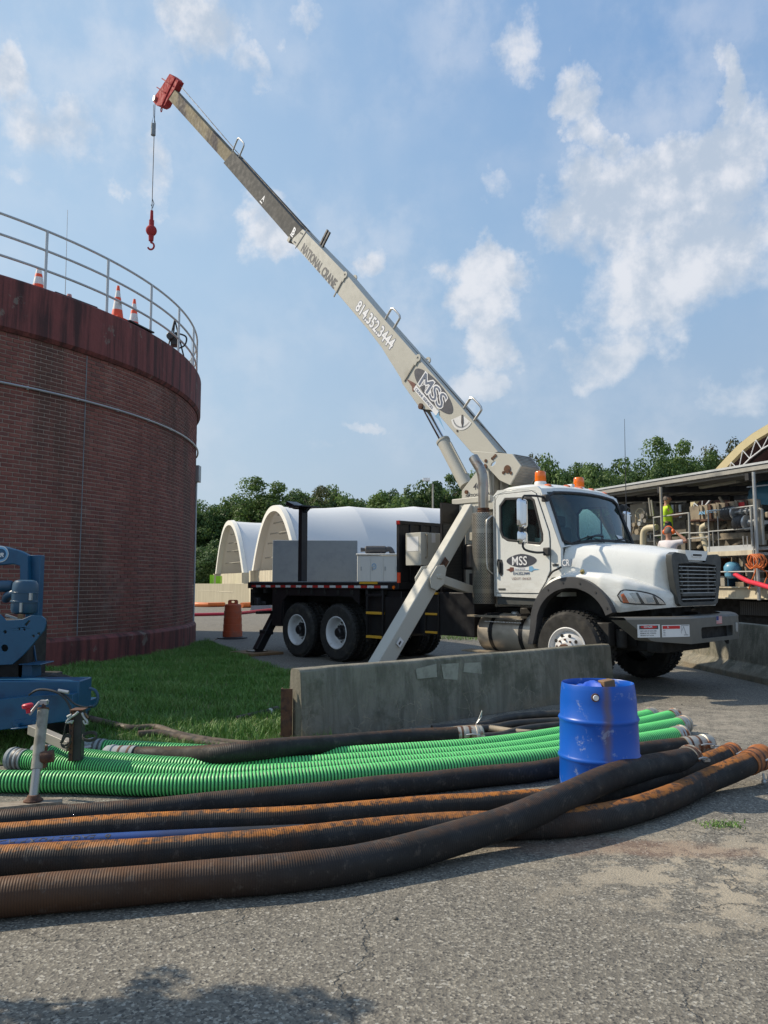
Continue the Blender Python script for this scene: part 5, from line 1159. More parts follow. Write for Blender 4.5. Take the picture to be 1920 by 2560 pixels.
m_ = MB(); p = bpos(*zF(178, 412), 1.15); m_.tube([p+Vector((.05*cos(t), 0, .07*sin(t))) for t in np.linspace(0, 2*PI, 14)], .016, 6, caps=False); m_.build('eye_ring', 'redcrane', hdm)
m_ = MB(); p0_ = bpos(*zF(315, 190), 1.2); m_.cyl(p0_, bpos(*zF(820, 795), 1.2)+BY*.03, .012, n=6); m_.cyl(bpos(*zF(820, 795), 1.2)+BY*.03, bpos(*zE(690, 660), 1.2)+BY*.05, .012, n=6); m_.cyl(bpos(*zE(690, 660), 1.2)+BY*.05, bpos(*zE(1090, 1150), 1.2)+BY*.1, .012, n=6); m_.build('winch_rope', 'wire', tr)
# --- outriggers (planes across the truck)
def Un(x, y, u):
    d = ray(x, y); t = (P0.dot(UF)+u)/(d.x*UF.x+d.y*UF.y); return ((d.x*t-P0.x)*VF.x+(d.y*t-P0.y)*VF.y, CAMH+d.z*t)
uo = -2.15
A_t, A_k, A_f = Vector((uo, .40, 2.74)), Vector((uo, -.56, 1.60)), Vector((uo, -1.90, .02))
ld_ = (A_k-A_t).normalized()
m_ = MB(); m_.beam(A_t, A_k+ld_*.12, .23, .17, (1, 0, 0)); m_.build('outrigger_upper_arm', 'cream', tr, bevel=.015)
ld2 = (A_f-A_k).normalized()
m_ = MB(); m_.beam(A_k-ld2*.05, A_f, .28, .22, (1, 0, 0)); ol = m_.build('outrigger_leg', 'cream', tr, bevel=.018)
m_ = MB(); P = [(-.46, 1.80), (-.40, 1.74), (-.46, 1.50), (-.62, 1.40), (-.74, 1.44), (-.77, 1.60), (-.62, 1.78)]
for u in (uo-.175, uo+.15): m_.plate([(a, b-.02) for a, b in P], FP, u, u+.025)
m_.cyl((uo-.20, -.60, 1.60), (uo+.19, -.60, 1.60), .035); kb = m_.build('outrigger_knuckle', 'cream', tr, bevel=.006)
m_ = MB(); m_.beam((uo+.02, -.60, 1.60), (uo+.02, .42, 1.36), .14, .13, (1, 0, 0)); m_.cyl((uo-.19, -.54, 1.60), (uo+.19, -.54, 1.60), .045); m_.build('outrigger_link', 'cream', tr, bevel=.01)
m_ = MB(); m_.cyl((uo+.0, .50, 2.66), (uo+.2, .50, 2.66), .11, n=24); m_.cyl((uo+.2, .50, 2.66), (uo+.24, .50, 2.66), .05, n=16); m_.box((uo-.16, .34, 2.55), (uo+.14, .8, 2.78)); m_.build('outrigger_pivot', 'cream', tr, bevel=.01)
m_ = MB(); q = A_t+(A_k-A_t)*.86; m_.obox(q+Vector((.118, 0, 0)), .30, .12, .006, ld_, (1, 0, 0)); m_.build('rub_patch', 'rust', tr, smooth=0)
q = A_k+(A_f-A_k)*.62; m_ = MB(); m_.obox(q+Vector((.143, 0, 0)), .12, .10, .003, ld2, (1, 0, 0)); st = m_.build('outrigger_sticker', 'label', ol, smooth=0)
m_ = MB(); m_.obox(q+Vector((.146, 0, 0))+ld2*.01, .06, .03, .003, ld2, (1, 0, 0)); m_.build('pictogram', 'txtdark', st, smooth=0)
m_ = MB(); B_t, B_k, B_f = [Vector((uo, mir(p.y), p.z)) for p in (A_t, A_k, A_f)]; m_.beam(B_t, B_k, .24, .18, (1, 0, 0)); m_.beam(B_k, B_f, .30, .24, (1, 0, 0)); m_.build('outrigger_leg', 'cream', tr, bevel=.015)
ur = -7.6
for s in (1, -1):
    f = (lambda v: v) if s > 0 else mir
    m_ = MB(); m_.beam((ur, f(.32), .95), (ur, f(-.22), .07), .17, .16, (1, 0, 0)); m_.box((ur-.12, f(-.1), .40), (ur+.12, f(.1), .50)); m_.box((ur-.05, f(-.25), .84), (ur+.05, f(.2), .90)); rg = m_.build('rear_stabiliser', 'black', tr, bevel=.01)
    m_ = MB(); m_.box((ur-.16, f(-.40), .05), (ur+.16, f(-.06), .075)); m_.build('stabiliser_foot', 'black', rg)
# wooden pad under the rear stabiliser
pc_ = TP(ur, -.20, 0); t = thing('timber_pad', 'timber board under the black rear stabiliser foot, behind the orange barrel', 'board', pc_)
for k in range(4): 
    m_ = MB(); m_.obox(pc_+VF*(-.34+.2*k)+Vector((0, 0, .03)), .85, .192, .055, UF); m_.build('plank', 'woodb', t, bevel=.006)
# hook assembly hanging from the rope
hp = TP(*(lambda a: (a[0], 1.15, a[1]))(Tn(*zF(125, 340), 1.15))); hb = TP(*(lambda a: (a[0], 1.15, a[1]))(Tn(*zF(130, 1235), 1.15))); X0, Y0 = hp.x, hp.y; dz = .0
def hz(y): return D(*zF(126, y), hp.y).z
t = thing('hook_ball', 'red crane hook and round red weight hanging on a thin rope from the boom tip', 'crane hook', (X0, Y0, hz(1580)))
def hc(y): return Vector((X0, Y0, hz(y)))
m_ = MB(); m_.cyl(hc(350), hc(1250), .012, n=6); m_.build('hoist_rope', 'wire', t)
m_ = MB(); m_.tube([hc(1150), hc(1190)+Vector((.06, 0, 0)), hc(1230)+Vector((.02, 0, 0)), hc(1200)+Vector((-.03, 0, 0))], .012, 6); m_.build('rope_tail', 'wire', t)
m_ = MB(); m_.cyl(hc(1250), hc(1330), .045, .055, 12); m_.cyl(hc(1330), hc(1350), .08, n=12); m_.build('rope_socket', 'redcrane', t)
rb = (hz(1372)-hz(1458))/2; m_ = MB(); m_.sphere(hc(1415), rb, 24, (1, 1, 1.02)); m_.cyl(hc(1350), hc(1378), .08, n=14); m_.build('weight_ball', 'redcrane', t)
m_ = MB(); m_.cyl(hc(1455), hc(1500), .085, .075, 14); m_.build('swivel', 'redcrane', t)
m_ = MB(); r_ = .10; cz = hz(1538); P = [hc(1495), Vector((X0, Y0, cz+r_*1.0))]+[Vector((X0+r_*sin(a), Y0, cz+r_*cos(a)*1.15-.02)) for a in np.linspace(.5, 4.3, 14)]
m_.tube(smoothpath(P, .02), .03, 10, rf=None); m_.build('hook', 'redcrane', t)
t2 = thing('rope_weight', 'small grey trip weight on the hoist rope just below the boom tip', 'trip weight', (X0-.02, Y0, hz(625)))
m_ = MB(); m_.cyl(Vector((X0-.03, Y0, hz(625))), Vector((X0-.03, Y0, hz(530))), .075, n=16); m_.build('weight', 'concg', t2, bevel=.01)
m_ = MB(); m_.tube([Vector((X0-.09, Y0, hz(530))), Vector((X0-.03, Y0, hz(460))), Vector((X0+.04, Y0, hz(530)))], .01, 6); m_.cyl(Vector((X0-.04, Y0, hz(460))), Vector((X0-.05, Y0, hz(370))), .008, n=6); m_.build('sling', 'wire', t2)
# ---------------------------------------------------------------- concrete barriers
def barrier(name, a, b, prof, lab, ext='stained_concrete'):
    a = Vector(a); b = Vector(b); X = (b-a).normalized(); Y = Vector((0,0,1)).cross(X); t = a
    m_ = MB(); L = (b-a).length; n = 10
    rows = []
    for i in range(n+1):
        c = a+X*(L*i/n)
        rows.append([c+Y*p+Vector((0, 0, z+.004*sin(i*1.7+p*9))) for p, z in prof])
    for r_ in rows: r_.append(r_[0])
    m_.grid(rows)
    for r_ in (rows[0], rows[-1]): m_.add(r_[:-1], [tuple(range(len(r_)-1))])
    o = m_.build(name, ext, None, loc=tuple(a), bevel=.012, smooth=25); tag(o, lab, 'concrete barrier'); return o
JP = [(-.30, 0), (-.30, .05), (-.125, .20), (-.085, .665), (-.075, .68), (.075, .68), (.085, .665), (.125, .20), (.30, .05), (.30, 0)]
bl = D(737, 1670, 7.42); br = D(1512, 1607, 10.55)
Xb = Vector((br.x-bl.x, br.y-bl.y, 0)).normalized()
JP1 = [(-.13, 0), (-.125, .20), (-.085, .655), (-.06, .68), (.06, .68), (.085, .655), (.125, .20), (.13, 0)]
fb_ = barrier('concrete_barrier', (bl.x, bl.y+.05, 0), (br.x, br.y, 0), JP1, 'stained dark concrete barrier in the foreground between the green hoses and the truck')
# pale patches (old tape marks) on the barrier face
Yb = Vector((0,0,1)).cross(Xb); nb_ = -Yb
def on_bar(s, z): k = (z-.2)/(.455); return Vector((bl.x, bl.y+.05, 0))+Xb*s-Yb*(.1265-.04*k)+Vector((0, 0, z))
def bar_s(px, py):
    d = ray(px, py); o = Vector((bl.x, bl.y, 0))-Yb*.1; n = Yb; t = (o.dot(n))/(d.x*n.x+d.y*n.y); p = Vector((d.x*t, d.y*t)); return (p-Vector((bl.x, bl.y+.05))).dot(Vector((Xb.x, Xb.y))), CAMH+d.z*t
M['patch'] = mat('worn_pale_patch', (.31, .30, .25), .85, var=.2, vs=14, col2=(.20, .19, .155), c2s=(.45, .7), c2scale=9)
for q in ([(1043, 1673), (1096, 1660), (1096, 1693), (1046, 1698)], [(1108, 1661), (1152, 1658), (1146, 1700), (1112, 1698)], [(1166, 1658), (1235, 1655), (1236, 1688), (1162, 1680)]):
    m_ = MB(); P = [on_bar(*bar_s(*p))+nb_*.018 for p in q]; m_.add(P, [(0, 1, 2, 3)]); o = m_.build('paint_patch', 'patch', fb_, smooth=0)
    for v in o.data.vertices: pass
t = G(717, 1850, 0); sp0 = D(717, 1722, 7.45)
m_ = MB(); m_.box((sp0.x-.055, 7.44, 0), (sp0.x+.055, 7.455, sp0.z)); m_.box((sp0.x-.055, 7.455, 0), (sp0.x-.045, 7.53, sp0.z)); m_.cyl((sp0.x-.02, 7.437, sp0.z-.08), (sp0.x-.02, 7.44, sp0.z-.08), .014, n=10)
tag(m_.build('steel_post', 'rust', None, loc=(sp0.x, 7.45, 0)), 'rusty flat steel post standing at the left end of the foreground barrier', 'steel post')
JP2 = [(-.30, 0), (-.30, .09), (-.13, .24), (-.09, .83), (-.08, .85), (.08, .85), (.09, .83), (.13, .24), (.30, .09), (.30, 0)]
barrier('concrete_barrier', (5.55, 16.0, 0), (6.15, 8.9, 0), JP2, 'sunlit brownish concrete barrier at the right edge beyond the truck bumper')
# ---------------------------------------------------------------- blue drum
dx, dy = 1.557, 5.70
t = thing('plastic_drum', 'open topped blue plastic drum with a bung hole, standing among the hoses', 'drum', (dx, dy, 0))
o_ = Vector((dx, dy, 0)); dr = .284
prof = [(0, .01), (dr-.03, .0), (dr-.008, .03), (dr, .09), (dr-.002, .24), (dr+.004, .25), (dr+.010, .262), (dr+.004, .275), (dr-.003, .285), (dr-.008, .50), (dr-.004, .515), (dr+.003, .527), (dr-.004, .540), (dr-.012, .55), (dr-.015, .66), (dr-.022, .735), (dr-.028, .772), (dr-.031, .778), (dr-.035, .772), (dr-.032, .73), (dr-.028, .6), (dr-.02, .3), (dr-.03, .04), (0, .03)]
m_ = MB(); m_.lathe(prof, o_, n=64); m_.build('body', 'blue_drum', t, smooth=60)
z0 = D(1493, 1745, dy-.28).z; xx = D(1490, 1745, dy-.28).x
m_ = MB(); m_.tube([Vector((xx+.022*cos(a), dy-dr+.006+((xx+.022*cos(a)-dx)**2)*1.7, z0+.024*sin(a))) for a in np.linspace(0, 2*PI, 18)], .006, 6, caps=False); 
m_.build('bung_hole_rim', 'rust', t)
m_ = MB(); m_.cyl((xx, dy-dr-.002, z0), (xx, dy-dr+.012, z0), .019, n=16); m_.build('bung_hole', 'label', t)
wp_ = o_+Vector((.06, -.03, .75)); m_ = MB(); m_.obox(wp_, .095, .08, .10, (1, .35, .12)); tag(m_.build('wood_block', 'woodb', None, loc=tuple(wp_), bevel=.008), 'short brown wood block sticking out of the top of the blue drum', 'wood block')
wp_ = o_+Vector((-.10, -.02, .72)); m_ = MB(); m_.grid([[wp_+Vector((x, y+.02*sin(x*40), .02+.035*sin(x*25+y*14)+.02*cos(y*31))) for x in np.linspace(-.12, .10, 9)] for y in np.linspace(-.12, .12, 7)]); tag(m_.build('plastic_scrap', 'drum', None, loc=tuple(wp_)), 'crumpled blue plastic scrap lying in the top of the blue drum', 'plastic scrap')
# ---------------------------------------------------------------- hoses
def track(pts, r):
    P = []
    for q in pts:
        if len(q) == 2: P.append(G(q[0], q[1], r))
        else: P.append(G(q[0], q[1], q[2]))
    return P
def coupling(root, p, d, r, L, mt, ring=True, name='coupling', ears=True, rust=None):
    d = d.normalized(); m_ = MB(); q = p-d*L*.55
    m_.lathe([(r*1.00, 0), (r*1.09, 0), (r*1.09, L*.25), (r*1.12, L*.28), (r*1.09, L*.33), (r*1.09, L*.7), (r*1.2, L*.72), (r*1.2, L*.80), (r*1.12, L*.83), (r*1.12, L*.95), (r*1.0, L), (r*.9, L), (r*.9, L*.5), (0, L*.5)], q, d, 28)
    c = m_.build(name, mt, root)
    m2 = MB()
    for k in (.12, .42): m2.lathe([(r*1.095, L*k), (r*1.12, L*k), (r*1.12, L*k+.02), (r*1.095, L*k+.02)], q, d, 28)
    m2.build('clamp_band', rust or 'rust', c)
    if ears:
        up = Vector((0, 0, 1)); s = d.cross(up).normalized()
        for sg in (1, -1):
            m3 = MB(); b = q+d*L*.78+s*sg*r*1.2; m3.beam(b-d*.02, b+d*.05+s*sg*.02, .03, .02); m3.tube(smoothpath([b, b+s*sg*.03+up*.02, b+s*sg*.02-d*.07+up*.03, b-d*.12+up*.02], .02), .007, 6); m3.build('cam_lever', 'steel', c)
    return c
def black_hose(lab, pts, r, mt, c0=None, c1=None, ends=(.16, .16)):
    P = resample(smoothpath(track(pts, r), .04), .035)
    k0 = random.random()*9
    P = [p+Vector((0, .010*sin(i*.09+k0)+.004*sin(i*.31+k0), .0)) for i, p in enumerate(P)]
    root = thing('suction_hose', lab, 'hose', (P[len(P)//2].x, P[len(P)//2].y, 0), 'big hoses lying on the asphalt')
    m_ = MB(); m_.tube(P, r, 28, rf=lambda i, L: r*(1+.014*sin(L*7+k0)+.016*sin(L*2.3+k0)+.02*max(0, sin(L*1.3+k0*2))**12)); m_.build('tube', mt, root, smooth=60)
    if c1: coupling(root, P[-1], P[-1]-P[-4], r, ends[1], c1)
    if c0: coupling(root, P[0], P[0]-P[3], r, ends[0], c0)
    return root, P
M['couplealu'] = mat('cast_aluminium_coupling', (.45, .42, .36), .5, .6, var=.2, col2=(.25, .10, .05), c2s=(.48, .62), c2scale=9)
M['couplerust'] = mat('rust_orange_coupling', (.36, .13, .04), .7, .2, var=.3, col2=(.16, .06, .03), c2s=(.45, .65), c2scale=12)
black_hose('brown black ribbed hose nearest the camera, crossing over the other hoses', [(-230, 2262), (-100, 2252), (0, 2242), (300, 2215), (760, 2178), (953, 2146), (1206, 2074, .13), (1400, 2000, .20), (1492, 1957, .22), (1593, 1925, .19), (1674, 1908, .15), (1722, 1896, .12)], .088, 'hose_brown', None, 'couplealu', (.16, .10))
h2, P2_ = black_hose('rust streaked black hose ending at the right in the largest orange coupling', [(-230, 2172), (-60, 2160), (0, 2155), (366, 2134), (760, 2102), (953, 2081), (1143, 2068), (1300, 2062), (1411, 2056), (1533, 2036), (1654, 2003), (1775, 1951, .10), (1856, 1915, .15), (1890, 1898, .17)], .082, 'hose_lead', None, 'couplerust', (.16, .26))
black_hose('black hose with a bright orange rust stripe beside the blue hose', [(-230, 2110), (0, 2092), (366, 2064), (760, 2043), (953, 2027), (1206, 2011), (1324, 2003), (1420, 2000), (1533, 1980), (1674, 1936), (1770, 1905), (1825, 1884)], .072, 'hose_rust', None, 'couplerust', (.16, .18))
black_hose('clean black hose beside the green hoses, passing behind the blue drum', [(-230, 2068), (0, 2058), (366, 2026), (550, 2006), (760, 1988), (953, 1968), (1122, 1950), (1250, 1936), (1330, 1928), (1400, 1916), (1450, 1903), (1540, 1888), (1654, 1872), (1745, 1862)], .075, 'hose_black', None, 'couplealu', (.16, .30))
# prop under the raised end of the orange coupling hose
e = P2_[-1]; m_ = MB(); m_.tube([e+Vector((.02, -.06, -.09)), Vector((e.x+.02, e.y-.07, .04)), Vector((e.x+.05, e.y-.07, .03)), Vector((e.x+.06, e.y-.07, .07))], .009, 6); m_.sphere((e.x+.02, e.y-.07, .02), .02, 10); m_.build('drop_pin', 'steel', h2)
# blue layflat hose with lettering
lp = [G(x, y, .040) for x, y in [(-230, 2137), (0, 2118), (275, 2101), (412, 2094), (600, 2085), (760, 2078)]]; LP = resample(smoothpath(lp, .05), .04)
t = thing('layflat_hose', 'flat blue hose with black lettering between two rusty black hoses', 'hose', (LP[20].x, LP[20].y, 0))
def f_lay(t_, p, tc):
    uv = t_.new('ShaderNodeSeparateXYZ'); t_.link(tc.outputs['UV'], uv.inputs[0]); v = tc.outputs['Object']
    c = t_.mix(t_.noise(v, 5, 4), (.005, .04, .18), (.009, .06, .25)); lim = LFADE
    f = t_.ss(t_.math('ADD', uv.outputs[0], t_.math('MULTIPLY', t_.noise(v, 3, 5), .5)), lim, lim+.7)
    t_.link(t_.mix(f, c, (.014, .015, .02)), p.inputs['Base Color'])
LFADE = (D(400, 2095, 4.4)-D(-230, 2137, 4.3)).length
special('layflat_blue', f_lay, .5)
m_ = MB(); m_.tube(LP, .040, 20); m_.build('tube', 'layflat_blue', t)
m_ = MB(); txt = MB(); txt.text('6" EAGLE PUMP HD 150 PSI', (0, 0, 0), (1, 0, 0), (0, 1, 0), .058, 1.2, .012)
dirL = (LP[-1]-LP[0]).normalized(); 
def alongL(s):
    k = min(len(LP)-2, max(0, int(s/.04))); f = s/.04-k; return LP[k].lerp(LP[k+1], min(1, f))
V = []; s_end = None
tw = max(v[0] for v in txt.v); s0 = min(range(len(LP)), key=lambda i: abs(LP[i].x-G(285, 2100, .045).x))*.04
for x, y, _ in txt.v:
    s_ = s0-x; a = R(75)-(y/.040); c = alongL(s_); V.append(c+Vector((0, -cos(a)*.0412, sin(a)*.0412)))
m_.add(V, txt.f); m_.build('lettering', 'txtdark', t, smooth=0)
# green hoses
def green(lab, pts, r=.078, c0=None, c1='couplealu'):
    P = smoothpath(track(pts, r), .04); pitch = .0255; Q = resample(P, pitch/4); n = len(Q)
    root = thing('green_hose', lab, 'hose', (Q[n//2].x, Q[n//2].y, 0), 'bright green ribbed hoses')
    h = (.0, .0055, .0055, .0)
    m_ = MB(); m_.tube(Q, r, 20, rf=lambda i, L: r-.007+(.0075 if i % 4 in (1, 2) else (.0045 if i % 4 == 0 else 0)), grooves=lambda i: 0 if i % 4 in (0, 1) else (1 if i % 4 == 2 else 1)); m_.build('tube', ['green_hose_rib', 'greengroove'], root, smooth=75)
    if c1: coupling(root, Q[-1], Q[-1]-Q[-12], r, .14, c1, ears=False, rust='steel')
    if c0: coupling(root, Q[0], Q[0]-Q[12], r, .16, c0, ears=False, rust='flare')
    return root
green('green ribbed hose nearest the camera, running off the left edge', [(-200, 1945), (0, 1953), (183, 1955), (366, 1962), (550, 1960), (700, 1951), (953, 1932), (1206, 1911), (1400, 1890), (1593, 1856), (1698, 1838)])
green('green ribbed hose second from the camera with a grey coupling on its left end', [(43, 1898), (92, 1903), (183, 1914), (366, 1932), (550, 1939), (700, 1935), (953, 1918), (1206, 1898), (1400, 1873), (1593, 1834), (1706, 1812)], c0='concg')
green('green ribbed hose third from the camera, its left end behind the leaning jack post', [(105, 1886), (183, 1893), (366, 1913), (550, 1921), (700, 1918), (953, 1902), (1206, 1884), (1400, 1856), (1593, 1815), (1682, 1793)], c0='concg')
green('green ribbed hose farthest from the camera, partly under the thick black hose', [(238, 1872), (366, 1877), (595, 1891), (700, 1898), (953, 1884), (1206, 1866), (1400, 1838), (1593, 1799), (1626, 1790)], c0='concg')
black_hose('thick black hose with silver coupling lying across the farthest green hose', [(300, 1889, .08), (430, 1890, .11), (550, 1886, .19), (700, 1870, .215), (827, 1860, .17), (995, 1845, .10), (1143, 1839, .09), (1178, 1838, .09)], .076, 'hose_black', 'concg', 'couplealu', (.28, .24))
m_ = MB(); p = G(1190, 1812, .17); m_.tube([p, p+Vector((.03, 0, .06)), p+Vector((.06, .01, .13)), p+Vector((.05, 0, .07)), p+Vector((.01, -.01, .02))], .005, 6); tag(m_.build('wire_tie', 'steel', None, loc=tuple(p)), 'twisted wire tie standing up from the silver coupling in front of the barrier', 'wire')
M['smallbrown'] = mat('dirty_brown_rubber', (.10, .075, .055), .8, var=.3, col2=(.035, .03, .028), c2scale=6)
M['smallblack'] = mat('small_black_rubber', (.035, .033, .031), .65, var=.3, col2=(.075, .06, .045), c2scale=6)
M['beigerib'] = mat('beige_corrugated_hose', (.30, .25, .18), .8, var=.2)
def small(lab, pts, r, mt, rib=0, grp='small hoses behind the green hoses'):
    P = resample(smoothpath(track(pts, r), .04), .03 if not rib else rib/2)
    m_ = MB(); m_.tube(P, r, 12, rf=(lambda i, L: r*(1 if i % 2 else .88)) if rib else None); c = P[len(P)//2]
    tag(m_.build('rubber_hose', mt, None, loc=(c.x, c.y, 0), smooth=60), lab, 'hose', grp)
small('brown rubber hose starting in the grass by the blue trailer, upper strand', [(222, 1797), (285, 1813), (330, 1822), (390, 1820), (440, 1836), (520, 1852), (610, 1862), (700, 1864), (760, 1858)], .040, 'smallbrown')
small('brown rubber hose in the grass, lower strand beside the thick black hose', [(345, 1836), (400, 1833), (460, 1846), (540, 1863), (640, 1872), (720, 1871), (800, 1858, .06), (900, 1846)], .036, 'smallbrown')
small('beige corrugated hose running behind the thick black hose at the barrier foot', [(660, 1866), (760, 1855), (860, 1845), (950, 1836), (1080, 1828), (1204, 1820), (1282, 1829), (1340, 1834)], .034, 'beigerib', .02)
small('thin black hose touching the barrier left of the drum, topmost of the bundle', [(1080, 1822), (1204, 1812), (1248, 1799), (1312, 1789), (1400, 1784), (1460, 1784)], .036, 'smallblack')
small('thin black hose second from the top of the bundle left of the drum', [(1080, 1830), (1219, 1820), (1291, 1808), (1400, 1801), (1460, 1798)], .036, 'smallblack')
small('olive black hose third from the top of the bundle left of the drum', [(1150, 1845), (1248, 1838), (1312, 1822), (1400, 1812), (1460, 1808)], .036, 'smallblack')
small('thin black hose lowest of the bundle left of the drum, beside the green hoses', [(1150, 1858), (1206, 1852), (1270, 1842), (1400, 1825), (1460, 1820)], .034, 'smallblack')
P = [G(590, 1797, .03), G(640, 1785, .03), G(680, 1777, .045), G(694, 1774, .045)]; t = thing('hose_end', 'black hose end with a white band lying in the grass left of the barrier', 'hose', (P[0].x, P[0].y, 0))
m_ = MB(); m_.tube(P[:3], .03, 12); m_.build('tube', 'smallblack', t); m_ = MB(); m_.tube([P[2], P[3]], .042, 14); m_.build('fitting', 'smallblack', t); m_ = MB(); m_.tube([P[2]-(P[3]-P[2])*.5, P[2]-(P[3]-P[2])*.2], .034, 14); m_.build('band', 'label', t)
# ---------------------------------------------------------------- blue pump trailer at the left edge
zP = lambda x, y: (x*.2351, 1340+y*.2351)
Yt = 6.75
def P_(x, y, Y=Yt): return D(*zP(x, y), Y)
t = thing('pump_trailer', 'blue engine driven pump on a trailer cut off by the left edge', 'pump trailer', (-3.3, 7.2, 0))
YP = lambda Y0: (lambda a, b, d: (a, Y0+d, b))
def pp(L, Y=Yt): return [(D(*zP(x, y), Y).x, D(*zP(x, y), Y).z) for x, y in L]
m_ = MB(); m_.plate(pp([(0, 1740), (380, 1697), (775, 1682), (775, 1962), (0, 2065), (-900, 2170), (-900, 1810)]), YP(Yt), 0, .12)
m_.build('front_beam', 'bluepaint', t, bevel=.01)
m_ = MB(); a, b = P_(780, 1560, Yt-.02), P_(950, 1900, Yt-.02); m_.box((-4.8, Yt+.10, P_(780, 1962, Yt).z+.02), (a.x+.003, Yt+.40, a.z)); m_.build('end_box', 'bluepaint', t, bevel=.012)
a = P_(-900, 1480, 7.4); b = P_(430, 1560, 7.4); m_ = MB(); m_.box((a.x-.3, Yt+.12, .28), (P_(770, 0).x, Yt+.5, .34)); m_.box((a.x-.5, Yt+.75, .25), (b.x+.3, Yt+1.3, .33)); m_.build('trailer_frame', 'bluepaint', t, bevel=.01)
m_ = MB(); m_.box((-4.8, Yt+.42, .34), (P_(500, 0, Yt+.5).x, Yt+1.0, P_(0, 1500, Yt+.5).z)); m_.build('battery_tray', 'soot', t, bevel=.02)
m_ = MB(); br_ = [(130, 1970), (385, 1935), (385, 1985), (300, 2005), (400, 2010), (400, 2035), (150, 2055)]; m_.plate(pp([(130, 1970), (385, 1935), (385, 1995), (130, 2030)], Yt-.02), YP(Yt-.02), 0, .02); m_.plate(pp([(130, 2040), (400, 2010), (400, 2025), (130, 2055)], Yt-.06), YP(Yt-.09), 0, .07); bk = m_.build('bracket_plate', 'bluepaint', t, bevel=.003)
for q in ((188, 2020), (368, 1992)): m_ = MB(); p = P_(*q, Yt-.05); m_.cyl((p.x, p.y, p.z-.01), (p.x, p.y, p.z+.02), .018, n=10); m_.build('bolt', 'bluepaint', bk)
# side plate with holes
sp_ = pp([(-700, 700), (-500, 760), (0, 835), (60, 900), (240, 885), (330, 845), (440, 850), (478, 880), (487, 930), (470, 1000), (340, 1160), (240, 1270), (130, 1365), (0, 1372), (-700, 1420)], Yt+.2)
def hole(x, y, r_, n=12): c = P_(x, y, Yt+.2); k = r_*.2351/FPX*(Yt+.2); return [(c.x+k*cos(a), c.z+k*sin(a)) for a in np.linspace(0, 2*PI, n+1)[:-1]]
hs = [hole(47, 1193, 38, 18), hole(52, 1021, 19), hole(203, 989, 13), hole(257, 996, 14), hole(353, 1065, 16), hole(411, 1041, 16)]+[pp([(260, 955), (262, 935), (305, 897), (320, 898), (318, 910), (275, 962)], Yt+.2)]
m_ = MB(); m_.plate(sp_, YP(Yt+.2), 0, .02, hs); m_.build('side_plate', 'bluepaint', t, bevel=.003)
m_ = MB(); m_.box((-4.6, Yt+.45, .5), (P_(330, 0, 7.2).x, Yt+.9, P_(0, 900, 7.2).z)); m_.cyl((-4.2, Yt+.5, .9), (P_(60, 0, 7.3).x, Yt+.5, .9), .16); m_.build('engine', 'soot', t, bevel=.03)
# upright post, braces, lifting bar
m_ = MB(); a, b = P_(320, 205, Yt+.75), P_(455, 205, Yt+.75); m_.box((a.x, Yt+.70, .3), (b.x, Yt+.80, a.z)); m_.build('upright_post', 'bluepaint', t, bevel=.006)
m_ = MB(); m_.plate(pp([(245, 1345), (390, 1345), (390, 1540), (245, 1560)], Yt+.55), YP(Yt+.45), 0, .2); m_.plate(pp([(250, 1350), (480, 1350), (480, 1362), (250, 1362)], Yt+.5), YP(Yt+.40), 0, .3); m_.plate(pp([(340, 1170), (360, 1160), (385, 1330), (370, 1330)], Yt+.6), YP(Yt+.6), 0, .02); m_.build('post_foot', 'bluepaint', t, bevel=.006)
m_ = MB(); m_.plate(pp([(-500, 100), (0, 100), (90, 115), (250, 160), (330, 200), (340, 480), (250, 470), (250, 320), (180, 300), (0, 315), (-500, 320)], Yt+.7), YP(Yt+.62), 0, .08); lb = m_.build('lifting_bar', 'bluepaint', t, bevel=.012)
def disc(cx, cy, rx, Y, mt, nm, par, r0=0.0, th=.003):
    c = P_(cx, cy, Y); k = rx*.2351/FPX*Y; m_ = MB(); m_.plate([(c.x+k*cos(a), c.z+k*sin(a)) for a in np.linspace(0, 2*PI, 37)[:-1]], YP(Y), -th, 0, [[(c.x+r0*cos(a), c.z+r0*sin(a)) for a in np.linspace(0, 2*PI, 25)[:-1]]] if r0 else []); return m_.build(nm, mt, par, smooth=0)
s1_ = disc(5, 192, 87, Yt+.618, 'label', 'round_sticker', t); s2_ = disc(5, 192, 78, Yt+.614, 'logoblue', 'sticker_ring', s1_); s3_ = disc(5, 192, 58, Yt+.610, 'bluepaint', 'sticker_centre', s1_)
m_ = MB(); p = P_(-88, 222, Yt+.604); m_.text('PIPR', p, (1, 0, 0), (0, 0, 1), .055, 1.1, .03, shear=.2); m_.build('sticker_lettering', 'label', s1_, smooth=0)
